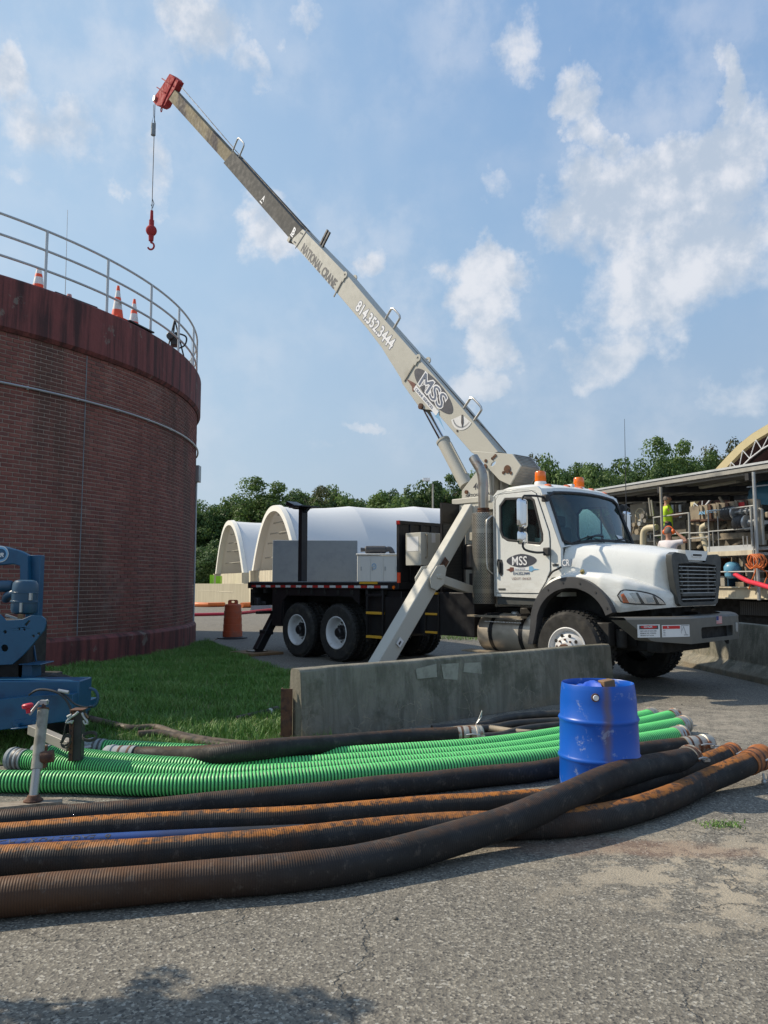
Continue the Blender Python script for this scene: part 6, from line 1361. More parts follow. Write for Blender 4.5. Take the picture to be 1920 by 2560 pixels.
# air cleaner
c = P_(262, 650, Yt+.45); k = .2351/FPX*(Yt+.45)
prof = [(0, 182), (70, 182), (105, 170), (124, 140), (128, 60), (128, 55), (132, 52), (132, 44), (128, 42), (128, -35), (137, -40), (137, -54), (128, -58), (128, -130), (118, -160), (85, -178), (0, -178)]
m_ = MB(); m_.lathe([(r_*k, -0+z*k) for r_, z in prof[::-1]], c, (.03, 0, 1), 32); ac = m_.build('air_cleaner', 'bluegrey', t)
m_ = MB(); q = P_(287, 765, Yt+.45); m_.box((q.x-.01, q.y-.13, q.z-.035), (q.x+.01, q.y-.11, q.z+.05)); q = P_(365, 640, Yt+.45); m_.box((q.x-.01, q.y-.09, q.z-.035), (q.x+.012, q.y-.06, q.z+.03)); m_.build('latches', 'steel', ac)
m_ = MB(); a, b = P_(-300, 535, Yt+.55), P_(135, 535, Yt+.55); m_.lathe([(0, 0), (.05, 0), (.056, .015), (.056, (b-a).length-.02), (.045, (b-a).length), (0, (b-a).length)], a, (1, 0, 0), 24); a, b = P_(80, 640, Yt+.5), P_(180, 560, Yt+.5); m_.tube(smoothpath([P_(60, 680, Yt+.55), P_(75, 640, Yt+.52), P_(120, 620, Yt+.5), P_(190, 600, Yt+.48)], .02), .038, 16); m_.build('muffler', 'bluegrey', t)
m_ = MB(); m_.beam(P_(60, 840, Yt+.35), P_(250, 900, Yt+.35), .02, .02); m_.build('support_rod', 'steel', t)
m_ = MB(); q = P_(210, 855, Yt+.3); m_.box((q.x-.02, q.y, q.z-.02), (q.x+.02, q.y+.03, q.z+.02)); m_.build('copper_tag', 'woodb', t)
# loop handle, hoses
m_ = MB(); m_.tube(smoothpath([P_(950, 1620, Yt+.1), P_(1010, 1640, Yt+.1), P_(1040, 1700, Yt+.1), P_(1035, 1760, Yt+.1), P_(1000, 1810, Yt+.1), P_(950, 1812, Yt+.1)], .02), .013, 10); m_.build('loop_handle', 'bluegrey', t)
m_ = MB(); m_.tube(smoothpath([P_(310, 1690, Yt-.02), P_(390, 1640, Yt-.05), P_(500, 1635, Yt-.06), P_(620, 1670, Yt-.08), P_(700, 1740, Yt-.08), P_(760, 1850, Yt-.08)], .03), .010, 8); m_.tube(smoothpath([P_(610, 1640, Yt-.05), P_(700, 1700, Yt-.06), P_(800, 1790, Yt-.07), P_(900, 1820, Yt-.07), P_(985, 1812, Yt)], .03), .008, 8); m_.build('cable', 'blackmatt', t)
m_ = MB(); m_.tube([P_(620, 1645, Yt-.06), P_(730, 1665, Yt-.06)], .016, 10); m_.build('cable_plug', 'steel', t)
# tyre and tongue
m_ = MB(); m_.lathe([(.12, -.10), (.28, -.10), (.31, -.07), (.31, .07), (.28, .10), (.12, .10)], (-3.15, Yt+.75, .31), (0, 1, 0), 32, True); m_.build('trailer_tyre', 'tyre', t)
m_ = MB(); yq = 6.35; a = P_(300, 2150, yq); b = P_(760, 2150, 6.1); m_.beam(Vector((a.x-.05, 6.52, .29)), Vector((b.x, 6.1, .24)), .075, .075); m_.build('tow_tongue', 'grime', t, bevel=.005)
# coupler post with chains
yq = 6.05; m_ = MB(); a, b = P_(750, 1850, yq), P_(890, 1850, yq); zb_ = .14
m_.box((a.x+.015, yq, zb_), (b.x-.01, yq+.07, a.z)); cp = m_.build('coupler_post', 'blackmatt', t, bevel=.004)
m_ = MB(); m_.box((a.x, yq-.012, zb_), (a.x+.030, yq+.07, a.z)); m_.box((a.x, yq-.02, a.z-.004), (b.x, yq+.09, a.z+.004)); m_.build('punched_channel', 'rust', cp, bevel=.003)
m_ = MB()
for k in range(8): m_.cyl((a.x+.015, yq-.016, zb_+.05+.045*k), (a.x+.015, yq-.012, zb_+.05+.045*k), .006, n=8)
m_.build('punched_holes', 'soot', cp)
ft_ = G(205, 1868, .10); m_ = MB(); m_.lathe([(0, .0), (.10, .0), (.115, .012), (.115, .03), (.10, .045), (.05, .05), (.03, .07), (0, .07)], ft_+Vector((0, .02, -.02)), n=28); m_.cyl(ft_+Vector((0, .02, -.1)), ft_+Vector((0, .02, 0)), .03); m_.build('coupler_foot', 'pipe', cp)
def cut(P, r_, nm, mt, par): m_ = MB(); m_.tube(smoothpath(P, .012), r_, 8); m_.build(nm, mt, par)
for sgn, x0 in ((1, 760), (-1, 880)):
    q = lambda x, y, d=0: P_(x, y, yq-.05+d)
    if sgn > 0: cut([q(830, 1870), q(800, 1900), q(750, 1930), q(715, 1965), q(705, 1985), q(740, 1980), q(775, 1960), q(760, 1990)], .009, 'safety_hook', 'steel', cp); cut([q(715, 1925), q(760, 1900)], .009, 'hook_pin', 'steel', cp)
    else: cut([q(870, 1880), q(890, 1920), q(920, 1960), q(930, 1995), q(905, 2000), q(885, 1960)], .009, 'safety_hook', 'steel', cp); cut([q(905, 1885), q(940, 1935)], .007, 'hook_pin', 'woodb', cp)
q = lambda x, y, d=0: P_(x, y, yq-.05+d)
cut([q(705, 1990), q(690, 2040), q(680, 2100), q(655, 2180), q(660, 2240), q(720, 2250), q(760, 2180)], .005, 'chain', 'wire', cp)
for k in range(3): cut([q(640+12*k, 2200), q(700, 2110+14*k), q(745, 2120+14*k), q(740, 2190), q(680, 2240-6*k), q(645+12*k, 2215)], .0045, 'cable_coil', 'wire', cp)
for k in range(4): c = q(955, 2120+12*k); cut([c+Vector((.055*cos(a), .02*sin(a), .026*sin(a)+.003*k)) for a in np.linspace(.3, 6.2, 14)], .0045, 'cable_coil', 'wire', cp)
# screw jack with crank
jb = G(83, 2000, .05); jt = D(108, 1775, 5.55); t = thing('trailer_jack', 'leaning weathered jack post with a red crank knob standing on a short plank', 'trailer jack', (jb.x, jb.y, 0.035))
ax = (jt-jb).normalized(); m_ = MB(); m_.cyl(jb+ax*.20, jt, .037, n=24); m_.build('outer_tube', 'galvpost' if 'galvpost' in M else 'patch', t)
m_ = MB(); m_.cyl(jb, jb+ax*.2, .030, n=20); m_.build('inner_tube', 'pipe', t)
m_ = MB(); m_.lathe([(0, 0), (.062, 0), (.062, .008), (.045, .02), (.035, .04), (0, .04)], jb+Vector((0, 0, -.006)), n=24); m_.build('foot_plate', 'rust', t)
m_ = MB(); m_.cyl(jt, jt+ax*.012, .040, n=20); m_.cyl(jt, jt+ax*.05, .014, n=10); m_.build('cap', 'rust', t)
m_ = MB(); jq = jt+ax*.055; m_.tube([jq+Vector((.03, 0, .012)), jq, jq+Vector((-.03, -.01, 0)), jq+Vector((-.07, -.03, -.06)), D(75, 1785, 5.5)], .010, 8); m_.obox(jq, .05, .035, .03); m_.build('crank', 'steel', t)
kq = D(70, 1772, 5.5); m_ = MB(); m_.lathe([(0, -.03), (.014, -.03), (.016, .0), (.036, .008), (.038, .028), (.03, .036), (0, .036)], kq, (-.15, 0, 1), 16); m_.build('crank_knob', 'redhose', t)
m_ = MB(); m_.cyl(jt-ax*.33+Vector((.02, .0, 0)), jt-ax*.33+Vector((.10, .02, .01)), .042, n=16); m_.box((jt.x-.0, jt.y, jt.z-.40), (jt.x+.03, jt.y+.03, jt.z-.25)); m_.build('pivot_bracket', 'rust', t)
m_ = MB(); m_.obox(Vector((jb.x-.03, jb.y-.03, .022)), .44, .12, .042, (1, .38, 0)); tag(m_.build('plank', 'wood', None, loc=(jb.x, jb.y, 0), bevel=.004), 'short grey timber plank under the foot of the leaning jack', 'plank')
# loose grit and pebbles on the asphalt
n_ = 7000; gx = rng.uniform(-2.6, 5.2, n_); gy = 2.2+rng.random(n_)**1.5*7.5; cl = np.sin(gx*1.9+np.cos(gy*1.3)*2.2)*np.cos(gy*2.1-gx*.7)+rng.normal(0, .35, n_)
sel = (cl > .15) & (np.abs(gx) < gy*.62+.3); gx, gy = gx[sel], gy[sel]; n_ = len(gx); sz = rng.uniform(.0022, .0065, n_)*(1+1.2*(rng.random(n_) > .95))
oc = np.array([(1, 0, 0), (0, 1, 0), (-1, 0, 0), (0, -1, 0), (0, 0, .9), (0, 0, -.4)]); rr_ = rng.uniform(.6, 1.3, (n_, 6, 1)); an = rng.uniform(0, 6.28, n_)
V = oc[None]*rr_*sz[:, None, None]; Vx = V[:, :, 0]*np.cos(an)[:, None]-V[:, :, 1]*np.sin(an)[:, None]+gx[:, None]; Vy = V[:, :, 0]*np.sin(an)[:, None]+V[:, :, 1]*np.cos(an)[:, None]+gy[:, None]; Vz = V[:, :, 2]+.001
F = np.array([(0, 1, 4), (1, 2, 4), (2, 3, 4), (3, 0, 4), (1, 0, 5), (2, 1, 5), (3, 2, 5), (0, 3, 5)]); F = (np.arange(n_)[:, None, None]*6+F[None]).reshape(-1, 3)
def f_grit(t_, p, tc):
    g_ = t_.new('ShaderNodeNewGeometry'); t_.link(t_.mix(g_.outputs['Random Per Island'], (.07, .065, .055), (.34, .31, .26)), p.inputs['Base Color'])
special('grit_stone', f_grit, .85)
o = rough_mesh(np.stack([Vx, Vy, Vz], 2).reshape(-1, 3), F, 'grit', M['grit_stone'], (0, 0, 0), 'stuff'); tag(o, 'loose grit and small stones scattered over the asphalt', 'grit', None, 'stuff')
# ---------------------------------------------------------------- things behind the truck
bp_ = G(581, 1596, 0); t = thing('traffic_barrel', 'faded orange traffic barrel standing on the asphalt right of the brick tank', 'traffic barrel', bp_)
k = 1.0
m_ = MB(); m_.lathe([(.0, .03), (.262, .03), (.265, .20), (.250, .205), (.250, .38), (.243, .385), (.243, .56), (.236, .565), (.236, .74), (.225, .745), (.22, .90), (.19, .925), (0, .93)], bp_, n=40); m_.build('body', 'barrel', t, smooth=25)
m_ = MB(); m_.lathe([(0, 0), (.40, 0), (.40, .03), (.27, .055), (0, .055)], bp_, n=40); m_.build('rubber_base', 'blackmatt', t)
m_ = MB(); hx = bp_; m_.plate([(a+hx.x, b+hx.z) for a, b in rrect(-.135, .90, .135, 1.04, .05)], YP(hx.y-.02), 0, .04, [[(a+hx.x, b+hx.z) for a, b in rrect(-.045, .96, .045, 1.01, .024)]]); m_.build('handle', 'barrel', t)
t0 = G(468, 1613, .01); m_ = MB(); m_.tube(smoothpath([G(505, 1606, .01), G(530, 1602, .01), G(552, 1590, .02)], .2), .012, 6); tag(m_.build('cord', 'beigerib', None, loc=tuple(G(520, 1603, 0))), 'pale cord trailing over the grass edge from the orange barrel', 'cord')
t0 = D(681, 1350, 27.0); t1 = D(893, 1352, 27.3); m_ = MB(); m_.add([(0, 0, 0)], [])
m_ = MB(); a = Vector((t0.x, 27.0, 0)); b = Vector((t1.x+.0, 27.3, 0)); X = (b-a).normalized(); m_.obox((a+b)/2+Vector((0, .12, t0.z/2)), (b-a).length, .22, t0.z, X)
tag(m_.build('precast_wall', 'concg', None, loc=tuple(a), bevel=.02), 'plain grey precast concrete wall standing behind the black boom rest post', 'concrete wall')
# generator
ga = D(893, 1384, 25.0); gb = D(1000, 1384, 25.0); t = thing('generator', 'white generator enclosure with roof silencer behind the flatbed', 'generator', ((ga.x+gb.x)/2, 25.7, 0))
zb0 = D(893, 1448, 25).z-.9
m_ = MB(); m_.box((ga.x-.02, 25.0, .0), (gb.x+1.2, 26.3, .28)); m_.build('skid', 'blackmatt', t); zt0 = ga.z
m_ = MB(); m_.box((ga.x, 25.05, .28), (gb.x+1.2, 26.25, zt0-.05)); m_.box((ga.x-.04, 25.0, zt0-.05), (gb.x+1.24, 26.3, zt0)); m_.build('enclosure', 'genwhite', t, bevel=.02)
for x0, x1 in ((ga.x+.08, ga.x+.42), (ga.x+.44, ga.x+.80), (ga.x+.86, ga.x+1.22), (ga.x+1.24, ga.x+1.6)):
    m_ = MB(); m_.box((x0, 25.03, .4), (x1, 25.06, zt0-.12)); d_ = m_.build('door', 'genwhite', t, bevel=.006)
    m_ = MB(); m_.box((x0+.03, 25.01, zt0-.55), (x0+.07, 25.03, zt0-.42)); m_.build('handle', 'steel', d_)
c = D(935, 1416, 25.0); m_ = MB(); m_.plate([(c.x+.075*cos(a), c.z+.10*sin(a)) for a in np.linspace(0, 2*PI, 25)[:-1]], YP(25.02), 0, .004, [[(c.x+.055*cos(a), c.z+.075*sin(a)) for a in np.linspace(0, 2*PI, 25)[:-1]]]); m_.plate([(c.x+.02, c.z+.05), (c.x-.03, c.z-.01), (c.x, c.z-.005), (c.x-.02, c.z-.055), (c.x+.03, c.z+.01), (c.x, c.z+.005)], YP(25.018), 0, .003); m_.build('round_emblem', 'logoblue', t, smooth=0)
a = D(912, 1374, 25.5); b = D(966, 1374, 25.5); m_ = MB(); m_.lathe([(0, 0), (.08, .0), (.13, .04), (.13, b.x-a.x-.04), (.08, b.x-a.x), (0, b.x-a.x)], (a.x, 25.6, a.z), (1, 0, 0), 20); m_.tube(smoothpath([(b.x-.05, 25.6, b.z), (b.x+.12, 25.6, b.z+.02), (b.x+.20, 25.6, b.z-.12), (b.x+.2, 25.6, zt0)], .05), .09, 12); m_.cyl((a.x, 25.6, a.z), (a.x-.14, 25.6, a.z+.0), .06, .075, 12); m_.box((a.x+.1, 25.5, zt0), (a.x+.16, 25.7, a.z)); m_.box((b.x-.2, 25.5, zt0), (b.x-.14, 25.7, a.z)); m_.build('silencer', 'flare', t)
# low walls, hoses and barrier end far behind
m_ = MB(); wa = D(300, 1458, 50); wq, wr_ = D(440, 1458, 59.5), D(649, 1460, 51.6); m_.beam((wq.x, wq.y, .72), (wr_.x, wr_.y, .72), .3, 1.44); tag(m_.build('low_wall', 'board_marked_concrete', None, loc=(wq.x, wq.y, 0)), 'low sunlit board marked concrete wall between the brick tank and the flatbed', 'wall')
m_ = MB(); ra = D(492, 1476, 57.1); rb_ = D(584, 1481, 53.6); m_.cyl(ra, rb_, .05, n=8); m_.cyl(rb_, rb_+Vector((0, 0, .55)), .04, n=8); m_.cyl(rb_+Vector((0, 0, .55)), rb_+Vector((.8, -.6, .6)), .05, n=8); tag(m_.build('pipe_rail', 'concl', None, loc=tuple(ra)), 'thin pipe running along the face of the low sunlit wall', 'pipe')
m_ = MB(); q = D(655, 1520, 42.0); m_.plate([(q.x-.55, 0), (q.x-.5, .28), (q.x-.2, .5), (q.x-.12, 1.35), (q.x+.12, 1.35), (q.x+.2, .5), (q.x+.5, .28), (q.x+.55, 0)], YP(41.5), 0, 3.0); tag(m_.build('concrete_barrier', 'concg', None, loc=(q.x, 42, 0)), 'grey concrete barrier end far behind the flatbed corner', 'concrete barrier')
for pts, r_, mt, lab in (([(480, 1511), (520, 1512), (560, 1511)], .14, 'orangehose', 'orange pipe along the foot of the low wall left of the barrel'), ([(604, 1513), (630, 1512), (645, 1511)], .16, 'orangehose', 'orange pipe along the foot of the low wall right of the barrel'), ([(470, 1537), (520, 1536), (562, 1535), (605, 1532), (650, 1527), (690, 1523)], .07, 'redhose', 'thin red hose lying across the asphalt behind the barrel')):
    P = [G(x, y, r_) for x, y in pts]; m_ = MB(); m_.tube(smoothpath(P, .5), r_, 10); tag(m_.build('pipe' if r_ > .1 else 'red_hose', mt, None, loc=(P[0].x, P[0].y, 0)), lab, 'pipe' if r_ > .1 else 'hose')
# hoop shelters
def shelter(lab, apex, footl, footr, Y0, zbase_px, ribs, Ymul, ridge, name='fabric_shelter'):
    A = D(*apex, Y0); FL = D(*footl, Y0+3.6); FR = D(*footr, Y0-3.6); z0 = (FL.z+FR.z)/2; FL.z = FR.z = z0; H_ = A.z-z0
    t = thing(name, lab, 'shelter', ((FL.x+FR.x)/2, Y0, 0)); mid = (FL+FR)/2
    WX = (FR-FL)/2; rd = Vector(ridge).normalized(); ax_off = Vector((A.x-mid.x, 0, 0))
    def prof(s): # s -1..1 across
        a = s*PI/2; x = s; z = 1-abs(s)**2.25
        return x, z
    def P(s, d, k=1.0, dz=0): x, z = prof(s); lean = ax_off*(z); return mid+WX*(x*k)+lean+Vector((0, 0, z*H_*k+dz))+rd*d
    ss_ = np.sin(np.linspace(-PI/2, PI/2, 33)); L = ribs[-1]
    rows = []
    for i in range(len(ribs)-1):
        for j in range(6):
            f = j/6; d = ribs[i]+(ribs[i+1]-ribs[i])*f; sag = 1-.035*sin(PI*f)
            rows.append([P(s, d, sag) for s in ss_])
    rows.append([P(s, L) for s in ss_])
    m_ = MB(); m_.grid(rows); o = m_.build('fabric_cover', 'fabric', t, smooth=9)
    m_ = MB(); m_.grid([[P(s, d, .945) for s in ss_] for d in (.1, L*.5, L)]); m_.add([P(s, L-.02, .945) for s in ss_], [tuple(range(33))]); m_.build('inner_lining', 'fabricin', t, smooth=80)
    m_ = MB(); m_.grid([[P(s, -.08, 1.015) for s in ss_], [P(s, -.10, .925) for s in ss_], [P(s, .3, .925) for s in ss_]]); m_.grid([[P(s, -.08, 1.015) for s in ss_], [P(s, .2, 1.02) for s in ss_]]); m_.build('front_edge_band', 'concl2', t, smooth=80)
    for d in (ribs[0]+.6, ribs[0]+1.2):
        for zz in (.2, .45, .62, .8, .93):
            s = (1-zz)**(1/2.25); m_ = MB(); m_.cyl(P(-s*.99, d, .95), P(s*.99, d, .95), .035, n=6); m_.build('cross_tie', 'grime', t)
    # concrete base
    z0b = 0; m_ = MB()
    for sgn in (-1, 1):
        p = mid+WX*sgn*1.0; m_.beam(Vector((p.x, p.y, z0/2))-rd*.2, Vector((p.x, p.y, z0/2))+rd*L, .5, z0, (0, 0, 1))
    a = mid+WX*-1.0+rd*.4; b = mid+WX+rd*.4; a.z = b.z = z0/2; m_.beam(a, b, .4, z0-.02)
    m_.build('block_base', 'concl', t); return t
M['concl2'] = mat('white_edge_fabric', (.74, .72, .66), .6, var=.03)
shelter('large white hooped fabric shelter with an open arched end behind the flatbed', (686, 1266), (633, 1428), (746, 1420), 47, 1465, [0, 4.6, 9.0, 13.2, 17.4, 21.6], 1, (.93, .33, .030))
shelter('smaller looking white hooped shelter left of the large one, beside the trees', (574, 1303), (541, 1434), (611, 1432), 60, 1465, [0, 5.5, 11, 16], 1, (.93, .33, .02))
m_ = MB(); q = D(536, 1450, 58); m_.box((q.x-.35, 58, 0), (q.x-.15, 58.6, D(536, 1437, 58).z)); m_.box((q.x+.1, 58, 0), (q.x+.45, 58.6, D(536, 1440, 58).z)); tag(m_.build('gate_post', 'lime', None, loc=(q.x, 58, 0)), 'bright lime green post at the left foot of the smaller shelter', 'post')
for px, py, Y in ((1066, 1198, 66),):
    p = D(px, py, Y); m_ = MB(); m_.cyl((p.x+.55, Y, 0), (p.x+.55, Y, p.z-.4), .08, n=8); lpz = thing('lamp_post', 'thin lamp post in front of the trees behind the crane turret', 'lamp post', (p.x+.55, Y, 0)); m_.build('pole', 'grime', lpz)
    m_ = MB(); m_.box((p.x-.3, Y-.2, p.z-.15), (p.x+.3, Y+.2, p.z+.1)); m_.build('lamp_head', 'label', lpz)
# ---------------------------------------------------------------- trees
def crown_mesh(seed, n, mt, form):
    r_ = np.random.default_rng(seed); nc = 110
    # limbs reach clump centres spread through an uneven crown
    u = r_.normal(0, 1, (nc, 3)); u /= np.linalg.norm(u, axis=1)[:, None]; rad = r_.uniform(.2, 1, nc)**.4
    lob = 1+.22*np.sin(3*np.arctan2(u[:, 1], u[:, 0])+seed)+.15*np.sin(5*u[:, 2]+seed)
    c = u*(rad*lob)[:, None]*np.array([1, 1, form]); c[:, 2] += form*.08*(u[:, 2] > 0)*r_.random(nc)
    per = n//nc; k = np.repeat(np.arange(nc), per); cr_ = r_.uniform(.18, .34, nc)
    v = r_.normal(0, 1, (len(k), 3)); v /= np.linalg.norm(v, axis=1)[:, None]
    pos = c[k]+v*(cr_[k]*r_.uniform(.55, 1.05, len(k)))[:, None]*np.array([1, 1, .75])
    nrm = v+r_.normal(0, .5, v.shape)+np.array([0, 0, .35]); nrm /= np.linalg.norm(nrm, axis=1)[:, None]
    t1 = np.cross(nrm, r_.normal(0, 1, nrm.shape)); t1 /= np.linalg.norm(t1, axis=1)[:, None]; t2 = np.cross(nrm, t1)
    s = r_.uniform(.018, .038, len(k))[:, None]
    V = np.stack([pos-t1*s-t2*s*.6, pos+t1*s-t2*s*.6, pos+t1*s*.7+t2*s*.8, pos-t1*s*.7+t2*s*.8], 1).reshape(-1, 3)
    F = np.arange(len(k))[:, None]*4+np.array([[0, 1, 2, 3]]); return V, F
variants = []
for i, (mt, form, nm) in enumerate([('leaf_green', 1.15, 0), ('leaf_dark', 1.3, 1), ('leaf_green', .95, 0), ('leaf_dark', 1.05, 1), ('leaf_brown', 1.1, 2), ('leaf_green', 1.4, 0)]):
    V, F = crown_mesh(30+i, 20000, mt, form); o = rough_mesh(V, F, 'crown', M[mt], (0, 0, 0), None); me = o.data; bpy.data.objects.remove(o); variants.append((me, form))
tm = MB(); tm.tube([(0, 0, 0), (.05, 0, .35), (-.02, .03, .75), (.0, 0, 1.0)], .035, 8, rf=lambda i, L: (.045, .034, .024, .008)[i])
for k in range(7):
    a = k*2.4; z = .38+.08*k; tm.tube([(0.02, 0, z), (.12*cos(a), .12*sin(a), z+.10), (.26*cos(a), .26*sin(a), z+.16)], .01, 5, rf=lambda i, L: (.016, .010, .004)[i])
to = tm.build('trunk', 'bark'); trunk_me = to.data; bpy.data.objects.remove(to)
TOPS = [(300, 1260), (430, 1252), (500, 1246), (545, 1238), (600, 1215), (650, 1205), (690, 1228), (740, 1198), (790, 1225), (840, 1200), (875, 1235), (915, 1225), (965, 1205), (1000, 1205), (1040, 1200), (1090, 1176), (1150, 1185), (1220, 1165), (1290, 1165), (1330, 1140), (1385, 1122), (1440, 1138), (1500, 1132), (1560, 1140), (1620, 1135), (1665, 1101), (1720, 1130), (1760, 1120), (1805, 1101), (1870, 1110), (2000, 1100), (2150, 1080)]
def topat(px):
    for (a, x), (b, y) in zip(TOPS, TOPS[1:]):
        if px <= b: return x+(y-x)*(px-a)/(b-a)
    return TOPS[-1][1]
ADJ = ['dark', 'mid green', 'pale green', 'bushy', 'loose crowned', 'tall', 'rounded', 'ragged']
ti = 0
CNT = {}
ORD = ['first', 'second', 'third', 'fourth', 'fifth', 'sixth', 'seventh', 'eighth']
def tree(px, Y, top_py, wr, var, lab):
    CNT[lab] = CNT.get(lab, 0)+1
    lab = lab+(', '+ORD[CNT[lab]-1]+' from left' if CNT[lab] > 1 else '')
    b = D(px, 1457, Y); H = D(px, top_py, Y).z; me, form = variants[var]
    t = thing('broadleaf_tree', lab, 'tree', (b.x, Y, 0), 'trees beyond the shelters', random.uniform(0, 6.28))
    tk_ = bpy.data.objects.new('trunk', trunk_me); COL.objects.link(tk_); tk_.parent = t; tk_.scale = (H*.7, H*.7, H*.8)
    cr = bpy.data.objects.new('crown', me); COL.objects.link(cr); cr.parent = t; rz = H*.42; cr.scale = (wr, wr, rz/form/1.12); cr.location = (0, 0, H-rz*1.13)
near = 'the flatbed'
def where(px):
    for a, s in ((560, 'left of the smaller shelter'), (700, 'above the two shelters'), (800, 'above the boom rest post'), (930, 'above the large shelter roof'), (1060, 'left of the lamp post'), (1200, 'behind the lift cylinder'), (1330, 'behind the winch housing'), (1480, 'behind the orange beacons'), (1640, 'behind the whip antenna'), (1780, 'above the left end of the equipment roof'), (9999, 'behind the cream arched roof')):
        if px < a: return s
KIND = ['mid green leafy', 'dark leafy', 'broad mid green', 'rounded dark green', 'brownish green', 'tall pale green']
px = 455
row1 = []
while px < 1975:
    row1.append(px); px += random.uniform(44, 62)
for i, px in enumerate(row1):
    var = [0, 3, 2, 1, 5, 3, 0, 4, 2, 1][i % 10]; Y = 78+random.uniform(-3, 3)
    tree(px, Y, topat(px)+random.uniform(-4, 7), random.uniform(2.9, 3.8), var, KIND[var]+' tree '+where(px)+', front row')
px = 470
while px < 1960:
    var = random.choice([0, 1, 3, 4, 2]); tree(px, 88+random.uniform(-2, 2), topat(px)+12+random.uniform(-5, 8), random.uniform(3.4, 4.2), var, KIND[var]+' tree '+where(px)+', rear'); px += 70
px = 480
while px < 1700:
    var = random.choice([0, 2, 3, 1]); tree(px, 70+random.uniform(-2, 2), topat(px)*.48+1457*.52+random.uniform(-18, 14), random.uniform(2.6, 3.2), var, 'low '+KIND[var]+' tree '+where(px)); px += 62
V, F = crown_mesh(77, 9000, 'leaf_dark', .6); Vs = []; Fs = []
for k, x in enumerate(np.arange(-24, 46, 3.2)):
    VV = V*np.array([2.6, 1.6, 2.2])+np.array([x+rng.normal(0, .5), 68+rng.normal(0, .8), 1.3]); sel = slice(0, 16000)
    Fs.append(F[:4000]+len(V[:16000])*k); Vs.append(VV[:16000])
o = rough_mesh(np.concatenate(Vs), np.concatenate(Fs), 'undergrowth', M['leaf_dark'], (0, 0, 0), 'stuff'); tag(o, 'dark undergrowth along the foot of the trees behind the shelters', 'undergrowth', None, 'stuff')
bk = MB(); bk.grid([[(x, 95+3*sin(x*.3), z) for x in np.arange(-70, 90, 4)] for z in (-.5, 2, 4.5, 6.2)]); o = bk.build('hillside', 'soil', None, kind='structure')
# ---------------------------------------------------------------- dewatering press under its roof, right of the truck
E0 = Vector((8.56, 17.5, 0)); EA = Vector((-.43, .90, 0)).normalized(); EW = Vector((EA.y, -EA.x, 0)); EW = EW if EW.x > 0 else -EW     # EA runs away to the left, EW inwards
def Ep(px, py, w=0.0):
    d = ray(px, py); o = E0+EW*w; t = o.dot(EW)/(d.x*EW.x+d.y*EW.y); p = Vector((d.x*t, d.y*t, 0)); return ((p-E0).dot(EA), CAMH+d.z*t)
def EP(a, w, z): return E0+EA*a+EW*w+Vector((0, 0, z))
def E3(px, py, w=0.0): a, z = Ep(px, py, w); return EP(a, w, z)
EM = lambda a, b, d: tuple(EP(a, d, b))
def ebox(m, a0, w0, z0, a1, w1, z1):
    P = [EP(a, w, z) for z in (z0, z1) for (a, w) in ((a0, w0), (a1, w0), (a1, w1), (a0, w1))]; m.add(P, [(0,3,2,1),(4,5,6,7),(0,1,5,4),(1,2,6,5),(2,3,7,6),(3,0,4,7)])
# roof
L0, L1 = -3.5, 8.6
zr = Ep(1900, 1162)[1]; zr2 = Ep(1507, 1225)[1]
t = thing('equipment_roof', 'long low metal roof with a grey fascia over the press, right of the truck cab', 'roof', tuple(EP(2, 3, 0)))
m_ = MB(); P = []
def rz(a, w): return (zr+(zr2-zr)*((a-Ep(1900, 1162)[0])/(Ep(1507, 1225)[0]-Ep(1900, 1162)[0])))+.06*w
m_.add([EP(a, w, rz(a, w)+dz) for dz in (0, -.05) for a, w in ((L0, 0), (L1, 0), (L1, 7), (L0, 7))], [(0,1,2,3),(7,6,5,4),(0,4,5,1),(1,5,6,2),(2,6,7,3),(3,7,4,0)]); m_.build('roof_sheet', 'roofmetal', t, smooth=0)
m_ = MB(); m_.beam(EP(L0, -.03, rz(L0, 0)-.06), EP(L1, -.03, rz(L1, 0)-.06), .05, .11); m_.build('gutter', 'fascia', t)
m_ = MB(); m_.beam(EP(L0, -.02, rz(L0, 0)+.03), EP(L1, -.02, rz(L1, 0)+.03), .12, .05); m_.build('roof_edge_trim', 'galvrail', t)
for k in range(9):
    w = .1+.8*k; m_ = MB(); m_.beam(EP(L0, w, rz(L0, w)-.12), EP(L1, w, rz(L1, w)-.12), .06, .12); m_.build('purlin', 'fascia', t)
for k in range(5):
    a = L0+1+k*2.7; m_ = MB(); m_.beam(EP(a, -.1, rz(a, -.1)-.24), EP(a, 6.8, rz(a, 6.8)-.24), .10, .16); m_.build('rafter', 'blackmatt', t)
def post(px, y0, y1, w, r_, mt, lab, par=None):
    a, z = Ep(px, y0, w); m_ = MB(); z1 = Ep(px, y1, w)[1]; m_.cyl(EP(a, w, z), EP(a, w, z1), r_, n=10); return m_.build('post', mt, par)
post(1652, 1218, 1500, -.1, .036, 'grime', '', t); post(1884, 1180, 1500, -.1, .040, 'steel', '', t); post(1720, 1230, 1500, 4.5, .06, 'soot', '', t); post(1560, 1235, 1500, 3.0, .07, 'grime', '', t); post(1830, 1240, 1500, 5.5, .07, 'soot', '', t); post(2010, 1150, 1500, -.1, .055, 'steel', '', t)
a_, z_ = Ep(1800, 1213, 1.2); p, q = E3(1752, 1219, 1.2), E3(1845, 1204, 1.2)
m_ = MB(); m_.beam(p, q, .16, .06); t2 = tag(m_.build('strip_light', 'lamp', None, loc=tuple((p+q)/2), bevel=.01), 'long unlit strip light fixed under the equipment roof', 'light fitting')
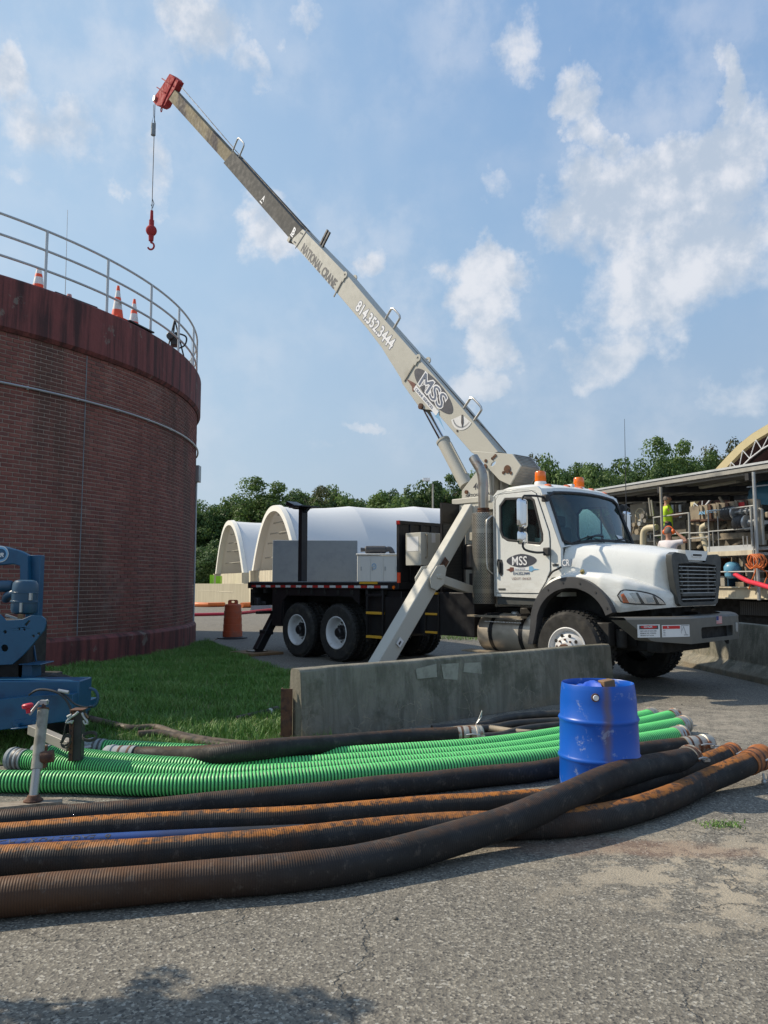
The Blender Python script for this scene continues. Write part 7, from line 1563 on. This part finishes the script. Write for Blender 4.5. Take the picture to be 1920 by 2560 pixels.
p, q = E3(1868, 1218, .4), E3(1925, 1212, .4); m_ = MB(); m_.beam(p, q, .03, .03); tag(m_.build('conduit', 'steel', None, loc=tuple(p)), 'pale conduit under the roof at the right edge', 'conduit')
# dark rear wall and ridge tarp seen through the shed
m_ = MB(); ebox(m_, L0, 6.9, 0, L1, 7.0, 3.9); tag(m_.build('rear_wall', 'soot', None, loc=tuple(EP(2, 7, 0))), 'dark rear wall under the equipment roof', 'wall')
# base trailer channel
t = thing('press_platform', 'steel platform with grey pipe railings carrying the press, right of the truck grille', 'platform', tuple(EP(2, 1, 0)))
zc0, zc1 = Ep(1860, 1494)[1], Ep(1860, 1470)[1]
m_ = MB(); ebox(m_, L0, 0, zc0, 6.8, .12, zc1); ebox(m_, L0, -.05, zc1, 6.8, .05, zc1+.03); ebox(m_, L0, -.05, zc0-.03, 6.8, .05, zc0); ebox(m_, L0, 2.6, zc0, 6.8, 2.7, zc1); m_.build('base_channel', 'concl', t, smooth=0)
m_ = MB(); ebox(m_, L0, .1, zc0-.05, 6.8, 2.6, zc0); m_.build('floor_plate', 'soot', t, smooth=0)
m_ = MB(); ebox(m_, L0, .5, .25, 6.8, 2.3, zc0-.04); m_.build('undercarriage', 'soot', t, smooth=0)
m_ = MB(); ebox(m_, L0, .42, zc0-.42, Ep(1850, 1510, .42)[0], .45, zc0-.1); m_.build('mesh_guard', 'perforated_black_mesh', t, smooth=0)
m_ = MB(); m_.cyl(EP(L0, -.3, .45), EP(5, -.3, .45), .13, n=14); m_.build('black_pipe', 'blackmatt', t)
zu0, zu1 = Ep(1830, 1389)[1], Ep(1830, 1366)[1]; aR = Ep(1884, 1366)[0]; aL = Ep(1770, 1366)[0]
m_ = MB(); ebox(m_, aR, -.05, zu0, aL, .0, (zu0+zu1)/2); m_.build('walkway_edge', 'concl', t, smooth=0)
m_ = MB(); ebox(m_, aR, -.03, (zu0+zu1)/2, aL, .0, zu1+.02); ebox(m_, aR, 0, zu0, aL, .9, zu0+.06); ebox(m_, aL, .0, zu0, 7.0, .9, zu0+.05); ebox(m_, aL, -.02, zu0-.02, 7.0, .02, zu0+.12); m_.build('walkway', 'galvrail', t, smooth=0)
m_ = MB(); ebox(m_, L0, .1, Ep(1900, 1373)[1], aR, .16, Ep(1900, 1366)[1]); m_.build('kick_plate', 'steel', t, smooth=0)
def rail(pts, w=-.02, r_=.017, mt='railgrey', name='rail'):
    m_ = MB(); m_.tube([E3(x, y, w) for x, y in pts], r_, 8); m_.build(name, mt, t)
for pts in ([(1633, 1294), (1723, 1282)], [(1635, 1340), (1725, 1331)], [(1770, 1279), (1884, 1264)], [(1772, 1329), (1882, 1320)], [(1785, 1430), (1950, 1428)], [(1725, 1333), (1770, 1331)], [(1720, 1347), (1770, 1343)], [(1884, 1374), (1950, 1372)]): rail(pts)
for x, y0, y1, r_ in ((1634, 1292, 1375, .025), (1722, 1281, 1385, .035), (1770, 1279, 1330, .022), (1772, 1329, 1388, .03), (1877, 1266, 1365, .04), (1884, 1365, 1470, .032), (1904, 1272, 1362, .028), (1782, 1330, 1366, .014), (1794, 1290, 1366, .014), (1858, 1340, 1366, .02), (1868, 1340, 1366, .02)):
    m_ = MB(); a, z = Ep(x, y0, -.02); m_.cyl(EP(a, -.02, z), EP(a, -.02, Ep(x, y1, -.02)[1]), r_*.75, n=8); m_.build('railing_post', 'railgrey', t)
# press
t = thing('belt_press', 'dirty tan sludge press with ribbed cover panels and rollers behind the platform railing', 'press', tuple(EP(2, 1.5, 0)))
wp = .28
xs = [1722, 1748, 1769, 1790, 1813, 1837, 1860, 1884]; topy = [1268, 1264, 1261, 1258, 1256, 1252, 1250, 1246]; boty = [1300, 1299, 1298, 1297, 1296, 1295, 1294, 1293]
for i in range(7):
    P = [Ep(xs[i]+2, topy[i], wp), Ep(xs[i+1]-2, topy[i+1]+2, wp), Ep(xs[i+1]+1, boty[i+1], wp), Ep(xs[i]+5, boty[i], wp)]
    m_ = MB(); m_.plate(P, EM, wp, wp+.25); m_.build('cover_panel', 'tanmetal', t, smooth=0, bevel=.01)
    P = [Ep(xs[i+1]-3, topy[i+1]-2, wp-.08), Ep(xs[i+1]+4, topy[i+1]+1, wp-.08), Ep(xs[i+1]+8, boty[i+1]+1, wp-.08), Ep(xs[i+1]+4, boty[i+1], wp-.08)]
    m_ = MB(); m_.plate(P, EM, wp-.05, wp); m_.build('panel_rib', 'rust' if i % 2 else 'tanmetal', t, smooth=0)
a, z = Ep(1747, 1291, wp-.01); p = E3(1747, 1287, wp-.07); m_ = MB(); m_.text('ANDRITZ', p, -EA, Vector((.0, 0, 1)), .10, 1.2, .02) if False else m_.text('AN', p, -EA, (0, 0, 1), .12, 1.1, .03); m_.text('DRITZ', p-EA*.24+Vector((0, 0, .02)), -EA, (0, 0, 1), .10, 1.1, .01); m_.build('blue_lettering', 'logoblue', t, smooth=0)
p = E3(1842, 1272, wp-.06); m_ = MB(); ebox(m_, Ep(1842, 1262, wp)[0], wp-.012, Ep(1842, 1271, wp)[1], Ep(1862, 1262, wp)[0], wp-.002, Ep(1842, 1257, wp)[1]); m_.build('red_warning_plate', 'red', t, smooth=0)
m_ = MB(); P = [Ep(1730, 1300, wp), Ep(1884, 1292, wp), Ep(1884, 1297, wp), Ep(1730, 1305, wp)]; m_.plate(P, EM, wp-.12, wp+.2); m_.build('drip_rail', 'rust', t, smooth=0)
m_ = MB(); ebox(m_, -1.2, 1.2, 1.9, 6.0, 2.2, 2.75); ebox(m_, L0, 2.4, zc1, 6, 2.5, 2.6); m_.build('press_body', 'presssteel', t, smooth=0)
def eb(name, x0, y0, x1, y1, w0, w1, mt, par=t, bevel=0):
    a0, z0 = Ep(x0, y0, w0); a1, z1 = Ep(x1, y1, w0); m_ = MB(); ebox(m_, a0, w0, z1, a1, w1, z0); return m_.build(name, mt, par, smooth=0, bevel=bevel)
eb('hopper_plate', 1752, 1302, 1784, 1325, .5, .8, 'tanmetal'); eb('frame_column', 1792, 1300, 1800, 1366, .45, .6, 'tanmetal'); eb('frame_column', 1817, 1298, 1828, 1325, .5, .7, 'tanmetal'); eb('frame_column', 1716, 1300, 1728, 1372, .6, .8, 'tanmetal'); eb('frame_column', 1857, 1335, 1876, 1366, .5, .7, 'tanmetal')
m_ = MB(); P = [Ep(1782, 1288, .4), Ep(1786, 1284, .4), Ep(1790, 1288, .4), Ep(1792, 1306, .4), Ep(1781, 1306, .4)]; m_.plate(P, EM, .38, .41, [[Ep(1784.5, 1290, .4), Ep(1786, 1288, .4), Ep(1788, 1290, .4), Ep(1786, 1293, .4)]]); m_.build('lifting_lug', 'tanmetal', t, smooth=0)
m_ = MB(); m_.beam(E3(1730, 1348, .45), E3(1884, 1337, .45), .12, .13); m_.beam(E3(1775, 1340, .45), E3(1860, 1336, .45), .08, .10); m_.build('long_girder', 'tanmetal', t, smooth=0)
for p_, q_2, w_2 in (((1800, 1324), (1818, 1312), .07), ((1745, 1370), (1762, 1350), .06), ((1832, 1365), (1860, 1350), .05), ((1729, 1309), (1752, 1313), .035)):
    m_ = MB(); m_.beam(E3(*p_, .5), E3(*q_2, .5), w_2, w_2); m_.build('diagonal_brace', 'tanmetal', t, smooth=0)
for cx, cy, n_, r_, w in ((1815, 1284, 3, .16, .1), (1846, 1309, 3, .19, .1)):
    for k in range(n_):
        m_ = MB(); c = E3(cx+k*7, cy-k*1, w); m_.lathe([(r_*.6, -.055), (r_, -.04), (r_*1.05, 0), (r_, .04), (r_*.6, .055)], c, tuple(-EA), 18, True); m_.build('bellows', 'blackmatt', t)
    m_ = MB(); c = E3(cx+n_*7-2, cy-2, w); m_.cyl(c, c-EA*.05, r_*.95, n=18); c2 = E3(1888, cy-(9 if cy < 1300 else 3), w); m_.cyl(c, c2, .035, n=10); m_.build('ram_shaft', 'steel', t)
    for k in range(3):
        q = c.lerp(c2, .35+.25*k); m_ = MB(); m_.cyl(q, q-EA*.05, .08, n=14); m_.build('shaft_collar', 'steel', t)
for k, (x, y) in enumerate(((1896, 1262), (1910, 1280), (1900, 1300), (1915, 1310), (1908, 1335), (1893, 1345))):
    eb('valve_block', x, y, x+10, y+14, .2+.05*k, .5, ('soot', 'tanmetal', 'steel')[k % 3], bevel=.02)
m_ = MB(); m_.cyl(E3(1893, 1250, .2), E3(1902, 1350, .2), .07, n=12); m_.cyl(E3(1902, 1350, .2), E3(1902, 1362, .2), .12, n=12); m_.tube(smoothpath([E3(1898, 1272, .1), E3(1905, 1275, .1), E3(1906, 1300, .1), E3(1909, 1360, .1)], .1), .035, 8); m_.build('vertical_pipe', 'grime', t)
m_ = MB(); m_.sphere(E3(1915, 1242, 1.5), .42, 16); m_.build('blue_dome', 'bluepump', t)
m_ = MB(); m_.beam(E3(1798, 1243, .5), E3(1812, 1262, .5), .05, .05); m_.build('lever', 'tanmetal', t)
m_ = MB(); m_.tube(smoothpath([E3(1767, 1312, .2), E3(1755, 1318, .2), E3(1752, 1330, .2), E3(1758, 1345, .2), E3(1770, 1378, .2)], .08), .075, 14); m_.build('pvc_elbow', 'pvc', t)
m_ = MB(); m_.tube(smoothpath([E3(1642, 1318, .3), E3(1620, 1320, .3), E3(1610, 1328, .3), E3(1608, 1345, .3), E3(1608, 1375, .3)], .08), .085, 14); m_.build('pvc_elbow', 'pvc', t)
# valve wheel and feed valves left of the worker
m_ = MB(); c = E3(1600, 1286, .5); m_.tube([c+EA*(.17*cos(a))+Vector((0, 0, .17*sin(a))) for a in np.linspace(0, 2*PI, 21)], .018, 8, caps=False)
for a in (.5, 2.6, 4.7): m_.cyl(c, c+EA*(.17*cos(a))+Vector((0, 0, .17*sin(a))), .012, n=6)
m_.cyl(c, c+EW*.5, .03); m_.build('hand_wheel', 'pvc', t)
for k, (x, y, r_) in enumerate(((1612, 1290, .07), (1590, 1312, .06), (1604, 1310, .06), (1618, 1302, .06), (1585, 1330, .05), (1620, 1330, .06), (1570, 1318, .08), (1598, 1330, .08), (1626, 1350, .05))):
    m_ = MB(); c = E3(x, y, .45); m_.cyl(c-EW*.1, c+EW*.3, r_, n=12); m_.cyl(c, c+Vector((0, 0, .22)), r_*.4, n=8); m_.build('valve', ('grime', 'tanmetal', 'steel')[k % 3], t)
eb('cabinet', 1575, 1262, 1620, 1420, 1.2, 1.6, 'grime'); eb('panel', 1630, 1268, 1715, 1330, .9, 1.1, 'presssteel'); eb('bench', 1640, 1345, 1716, 1420, .7, 1.0, 'presssteel')
for k in range(6):
    a0, z = Ep(1655+9*k, 1262, .8); m_ = MB(); m_.cyl(EP(a0, .8, z), EP(a0, .8, z+.0-.35), .04, n=8); m_.build('pipe_stub', ('tanmetal', 'steel')[k % 2], t)
for (x, y0, y1) in ((1622, 1245, 1290), (1628, 1250, 1290)): m_ = MB(); m_.cyl(E3(x, y0, .1), E3(x+5, y1, .1), .022, n=6); m_.build('sloping_rod', 'grime', t)
# lower bay: motors, pipes
for k, (x0, y0, x1, y1, mt) in enumerate(((1800, 1440, 1812, 1466, 'grime'), (1816, 1410, 1822, 1466, 'bluegrey'), (1838, 1455, 1860, 1468, 'tanmetal'), (1866, 1400, 1870, 1468, 'grime'), (1798, 1395, 1802, 1440, 'rust'), (1795, 1448, 1815, 1458, 'tanmetal'), (1890, 1445, 1915, 1468, 'grime'), (1876, 1395, 1880, 1470, 'tanmetal'))): eb('pump_fitting', x0, y0, x1, y1, .4+.03*k, .7+.05*k, mt, bevel=.01)
for k in range(6):
    m_ = MB(); x = 1792+22*k; m_.cyl(E3(x, 1392, 1.2), E3(x, 1470, 1.2), .04+.02*(k % 3), n=8); m_.build('riser_pipe', ('grime', 'bluegrey', 'tanmetal')[k % 3], t)
m_ = MB(); m_.tube([E3(1858, 1395, .2), E3(1864, 1415, .2), E3(1868, 1440, .2)], .03, 8); m_.build('stick', 'wood', t)
m_ = MB(); c = E3(1831, 1425, .15); m_.lathe([(0, -.2), (.12, -.2), (.17, -.15), (.19, -.02), (.19, .08), (.14, .16), (.05, .2), (0, .2)], c, (0, 0, 1), 20); m_.cyl(c-Vector((0, 0, .1)), c-Vector((0, 0, .1))-EA*.14-EW*.1, .09, n=14); mo = tag(m_.build('pump_motor', 'bluepump', None, loc=tuple(c)), 'light blue pump motor that the red hose comes out of', 'pump')
m_ = MB(); P = [E3(1838, 1436, .05), E3(1850, 1443, -.1), E3(1870, 1453, -.35), E3(1895, 1460, -.6), E3(1935, 1472, -1.0)]; m_.tube(smoothpath(P, .1), .055, 12); tag(m_.build('red_hose', 'redhose', None, loc=tuple(P[0])), 'bright red hose sloping down from the blue motor to the right edge', 'hose')
c = E3(1905, 1404, -.1); m_ = MB(); P = []
for i in range(90): a = i*2*PI/15; P.append(c+EA*((.13+.02*sin(i))*cos(a))+Vector((0, 0, (.15+.02*cos(i*1.3))*sin(a)))-EW*(.004*i))
m_.tube(P, .016, 6); m_.tube(smoothpath([P[0], E3(1888, 1430, -.1), E3(1880, 1450, -.1), E3(1872, 1473, -.1)], .08), .014, 6); m_.tube(smoothpath([P[-1], E3(1916, 1430, -.1), E3(1910, 1460, -.1)], .08), .014, 6); tag(m_.build('hose_coil', 'orangehose', None, loc=tuple(c)), 'coil of dull orange hose hanging on the platform at the right edge', 'hose')
# ---------------------------------------------------------------- arched roof behind
t = thing('arched_shelter', 'huge arched shelter with a cream edge and white truss above the equipment roof', 'shelter', (22, 34, 0))
Ya = 34.0; YA = lambda x: 40.9/((x-960)/FPX+.75); ctrl = [(1700, 1275), (1745, 1218), (1786, 1175), (1815, 1143), (1845, 1112), (1880, 1084), (1920, 1060), (1970, 1035), (2060, 1005), (2160, 990)]
Pc = smoothpath([D(x, y, YA(x)) for x, y in ctrl], .6)
def offs(P, k): out = []; 
def offset(P, k):
    out = []
    for i, p in enumerate(P): d = (P[min(i+1, len(P)-1)]-P[max(0, i-1)]).normalized(); h = Vector((.6, -.8, 0)); n = h*d.z-Vector((0, 0, 1))*d.dot(h); out.append(p+n*k)
    return out
A1_, A2_, A3_ = Pc, offset(Pc, .34), offset(Pc, .85)
back = Vector((9.6, 7.2, 0))
m_ = MB(); m_.grid([[p+Vector((0, -.02, 0)) for p in A1_], [p+Vector((0, -.02, 0)) for p in A2_], [p+Vector((.24, .18, 0)) for p in A2_]]); m_.build('cream_edge', 'creamedge', t, smooth=60)
m_ = MB(); m_.grid([A1_, [p+back for p in A1_]]); m_.build('roof_fabric', 'creamedge', t, smooth=60)
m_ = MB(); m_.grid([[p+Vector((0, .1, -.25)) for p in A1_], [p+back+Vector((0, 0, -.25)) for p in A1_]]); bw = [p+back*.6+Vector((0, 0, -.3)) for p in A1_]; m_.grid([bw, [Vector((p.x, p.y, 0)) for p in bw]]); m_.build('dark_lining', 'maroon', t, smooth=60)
m_ = MB(); m_.tube(A3_, .035, 6); m_.build('truss_chord', 'label', t)
for i in range(0, len(A2_)-2):
    m_ = MB(); m_.cyl(A2_[i], A3_[i], .022, n=6); m_.build('truss_strut', 'label', t)
    m_ = MB(); m_.cyl(A2_[min(i+1, len(A2_)-1)], A3_[i], .02, n=6); m_.build('truss_strut', 'label', t)
for k in range(1, 5):
    m_ = MB(); m_.tube([p+back*.12*k+Vector((0, 0, -.45)) for p in A1_], .05, 5); m_.build('purlin', 'soot', t)
# ---------------------------------------------------------------- people
def skin_body(name, joints, edges, mt, parent, sub=2):
    me = bpy.data.meshes.new(name); L = parent.location; me.from_pydata([tuple(Vector(p)-L) for p, r_ in joints], edges, []); me.materials.append(M[mt])
    o = bpy.data.objects.new(name, me); COL.objects.link(o); o.parent = parent
    sk = o.modifiers.new('skin', 'SKIN'); sk.use_smooth_shade = True
    for i, (p, r_) in enumerate(joints):
        r2 = r_ if isinstance(r_, tuple) else (r_, r_); me.skin_vertices[0].data[i].radius = r2
    me.skin_vertices[0].data[0].use_root = True
    s = o.modifiers.new('sub', 'SUBSURF'); s.levels = sub; s.render_levels = sub; return o
def worker(lab, base, face, mats, arms, kind, kz=1.0):
    "base: feet point; face: facing direction; arms: hand targets (forward, side, up) in the body frame"
    F_ = Vector(face).normalized(); S_ = Vector((0, 0, 1)).cross(F_); B = Vector(base)
    def q(f, s, z): return B+F_*f+S_*s+Vector((0, 0, z*kz))
    t = thing('person', lab, 'person', base)
    J = [(q(0, 0, .94), .105), (q(0, 0, 1.15), .10), (q(0, 0, 1.36), .12), (q(0, 0, 1.46), .085), (q(.01, 0, 1.54), .055), (q(.02, 0, 1.64), .085), (q(.025, 0, 1.73), .082)]
    E_ = [(0, 1), (1, 2), (2, 3), (3, 4), (4, 5), (5, 6)]
    def chain(start, pts):
        k = start
        for p, r_ in pts: J.append((p, r_)); E_.append((k, len(J)-1)); k = len(J)-1
        return k
    for sgn in (1, -1):
        chain(0, [(q(0, .10*sgn, .86), .095), (q(.02, .11*sgn, .50), .062), (q(0, .11*sgn, .10), .042), (q(.04, .11*sgn, .04), .04), (q(.16, .12*sgn, .03), .032)])
        el, hd_ = arms[0 if sgn > 0 else 1]
        w_ = chain(2, [(q(0, .19*sgn, 1.42), .062), (q(*el), .046), (q(*[el[i]*.35+hd_[i]*.65 for i in range(3)]), .034), (q(*hd_), .030)])
        d = (Vector(hd_)-Vector(el)).normalized(); o_ = Vector(hd_)
        for fi, (sp_f, ln) in enumerate(((-.028, .07), (-.010, .085), (.010, .08), (.027, .065))):
            a = o_+d*.05+Vector((0, sp_f, 0)); b = a+d*ln*.5+Vector((0, 0, -.008)); c = b+d*ln*.4+Vector((0, 0, -.03)); chain(w_, [(q(*a), .010), (q(*b), .009), (q(*c), .008)])
        a = o_+d*.02+Vector((0, -.035*sgn, 0)); chain(w_, [(q(*a), .011), (q(*(a+d*.03+Vector((0, -.012*sgn, 0)))), .009)])
    body = skin_body('body', J, E_, 'skin', t, 2)
    m_ = MB(); hc_ = q(.03, 0, 1.69); m_.sphere(hc_, .098, 18, (1, 1, 1.18)); nose = hc_+F_*.098; m_.sphere(nose+Vector((0, 0, -.01)), .018, 8, (1, 1, 1.5))
    for sgn in (1, -1): m_.sphere(hc_+S_*(.098*sgn), .022, 8, (.6, .6, 1.4))
    m_.build('head', 'skin', t, smooth=80)
    for sgn in (1, -1): m_ = MB(); m_.sphere(hc_+F_*.088+S_*(.035*sgn)+Vector((0, 0, .015)), .011, 8); m_.build('eye', 'soot', t)
    m_ = MB(); m_.obox(hc_+F_*.092+Vector((0, 0, -.05)), .01, .045, .008, F_); m_.build('mouth', 'woodb', t)
    m_ = MB(); P = []
    for i in range(9):
        row = []
        for j in range(19):
            a = 2*PI*j/18; th = PI*.60*i/8; lim = 1.0; d = Vector((sin(th)*cos(a), sin(th)*sin(a), cos(th))); 
            if d.x > 0: d.z = max(d.z, .42*d.x+.0)
            row.append(hc_+(F_*d.x+S_*d.y)*.104+Vector((0, 0, d.z*.123)))
        P.append(row)
    m_.grid(P); m_.build('hair', 'hair', t, smooth=80)
    JS = [(q(0, 0, .78), .165), (q(0, 0, 1.15), .155), (q(0, 0, 1.34), .165), (q(0, 0, 1.45), (.12, .09))]; ES = [(0, 1), (1, 2), (2, 3)]
    for sgn in (1, -1):
        el, hd_ = arms[0 if sgn > 0 else 1]; sh_ = Vector((0, .20*sgn, 1.42)); mid_ = sh_.lerp(Vector(el), .75)
        JS.append((q(*sh_), .078)); ES.append((2, len(JS)-1)); JS.append((q(*mid_), .066)); ES.append((len(JS)-2, len(JS)-1))
    skin_body('shirt', JS, ES, mats[0], t, 2)
    JT = [(q(0, 0, 1.12), .125), (q(0, 0, .92), .148)]; ET = [(0, 1)]
    for sgn in (1, -1):
        JT.append((q(0, .10*sgn, .78), .105)); ET.append((1, len(JT)-1)); JT.append((q(.02, .11*sgn, .48), .075)); ET.append((len(JT)-2, len(JT)-1)); JT.append((q(0, .11*sgn, .10), .062)); ET.append((len(JT)-2, len(JT)-1))
    skin_body('trousers', JT, ET, mats[1], t, 2)
    for sgn in (1, -1): m_ = MB(); m_.obox(q(.05, .115*sgn, .045), .28, .10, .085, F_); m_.build('boot', 'woodb', t, bevel=.03)
    return t, q, hc_, F_, S_
hw = E3(1668, 1330, .25); 
worker('worker in a bright hi-vis yellow T-shirt standing on the platform facing right', (hw.x, hw.y, zu0+.06), (.9, -.15, 0), ('hivis', 'jeans'), (((.10, .22, 1.16), (.34, .14, 1.28)), ((.14, -.20, 1.15), (.38, -.06, 1.22))), 0, (D(1668, 1238, hw.y).z-zu0-.06)/1.80)
hb = E3(1670, 1330, -1.1); tt, q, hc_, F_, S_ = worker('worker in a pale shirt with orange ear muffs, seen from behind over the hood', (hb.x, hb.y, D(1668, 1318, hb.y).z-1.80), (.75, .6, .0), ('shirtw', 'jeans'), (((.02, .28, 1.12), (.16, .22, .90)), ((.05, -.46, 1.44), (.06, -.15, 1.70))), 1)
m_ = MB()
for sgn in (1, -1): m_.sphere(hc_+S_*(.115*sgn), .058, 14, (.8, .8, 1.15))
m_.tube([hc_+S_*(.12*cos(a))+Vector((0, 0, .135*sin(a))) for a in np.linspace(0, PI, 14)], .014, 6); m_.build('ear_muffs', 'helmet', tt, smooth=80)
st_ = thing('added_shadow_tree', 'unseen leafy tree added outside the left edge to shade the asphalt at the bottom', 'tree', (-2.68, 3.30, 0))  # added out of view, only to cast the shadow along the bottom edge
tk_ = bpy.data.objects.new('trunk', trunk_me); COL.objects.link(tk_); tk_.parent = st_; tk_.scale = (.7, .7, 1.9)
cr = bpy.data.objects.new('crown', variants[0][0]); COL.objects.link(cr); cr.parent = st_; cr.scale = (.36, .36, .34); cr.location = (0, 0, 1.88)
zf_ = D(1668, 1318, hb.y).z-1.80; m_ = MB(); m_.box((hb.x-.35, hb.y-.35, zf_-.04), (hb.x+.35, hb.y+.35, zf_)); stp = thing('step_stand', 'steel step stand under the worker with the orange ear muffs', 'step', (hb.x, hb.y, 0)); m_.build('tread', 'steel', stp)
for i_ in (-.32, .32):
    for j_ in (-.32, .32): m_ = MB(); m_.cyl((hb.x+i_, hb.y+j_, 0), (hb.x+i_, hb.y+j_, zf_-.04), .02, n=8); m_.build('leg', 'steel', stp)
print('objects', len(bpy.data.objects))
# unmatched orientation makes glossy and glass faces look wrong: tidy normals once
import bmesh
for me in bpy.data.meshes:
    if 10 < len(me.polygons) < 20000 and me.users and not me.name.startswith(('brick', 'crown', 'body', 'shirt', 'trousers')):
        b = bmesh.new(); b.from_mesh(me); bmesh.ops.recalc_face_normals(b, faces=b.faces); b.to_mesh(me); b.free()
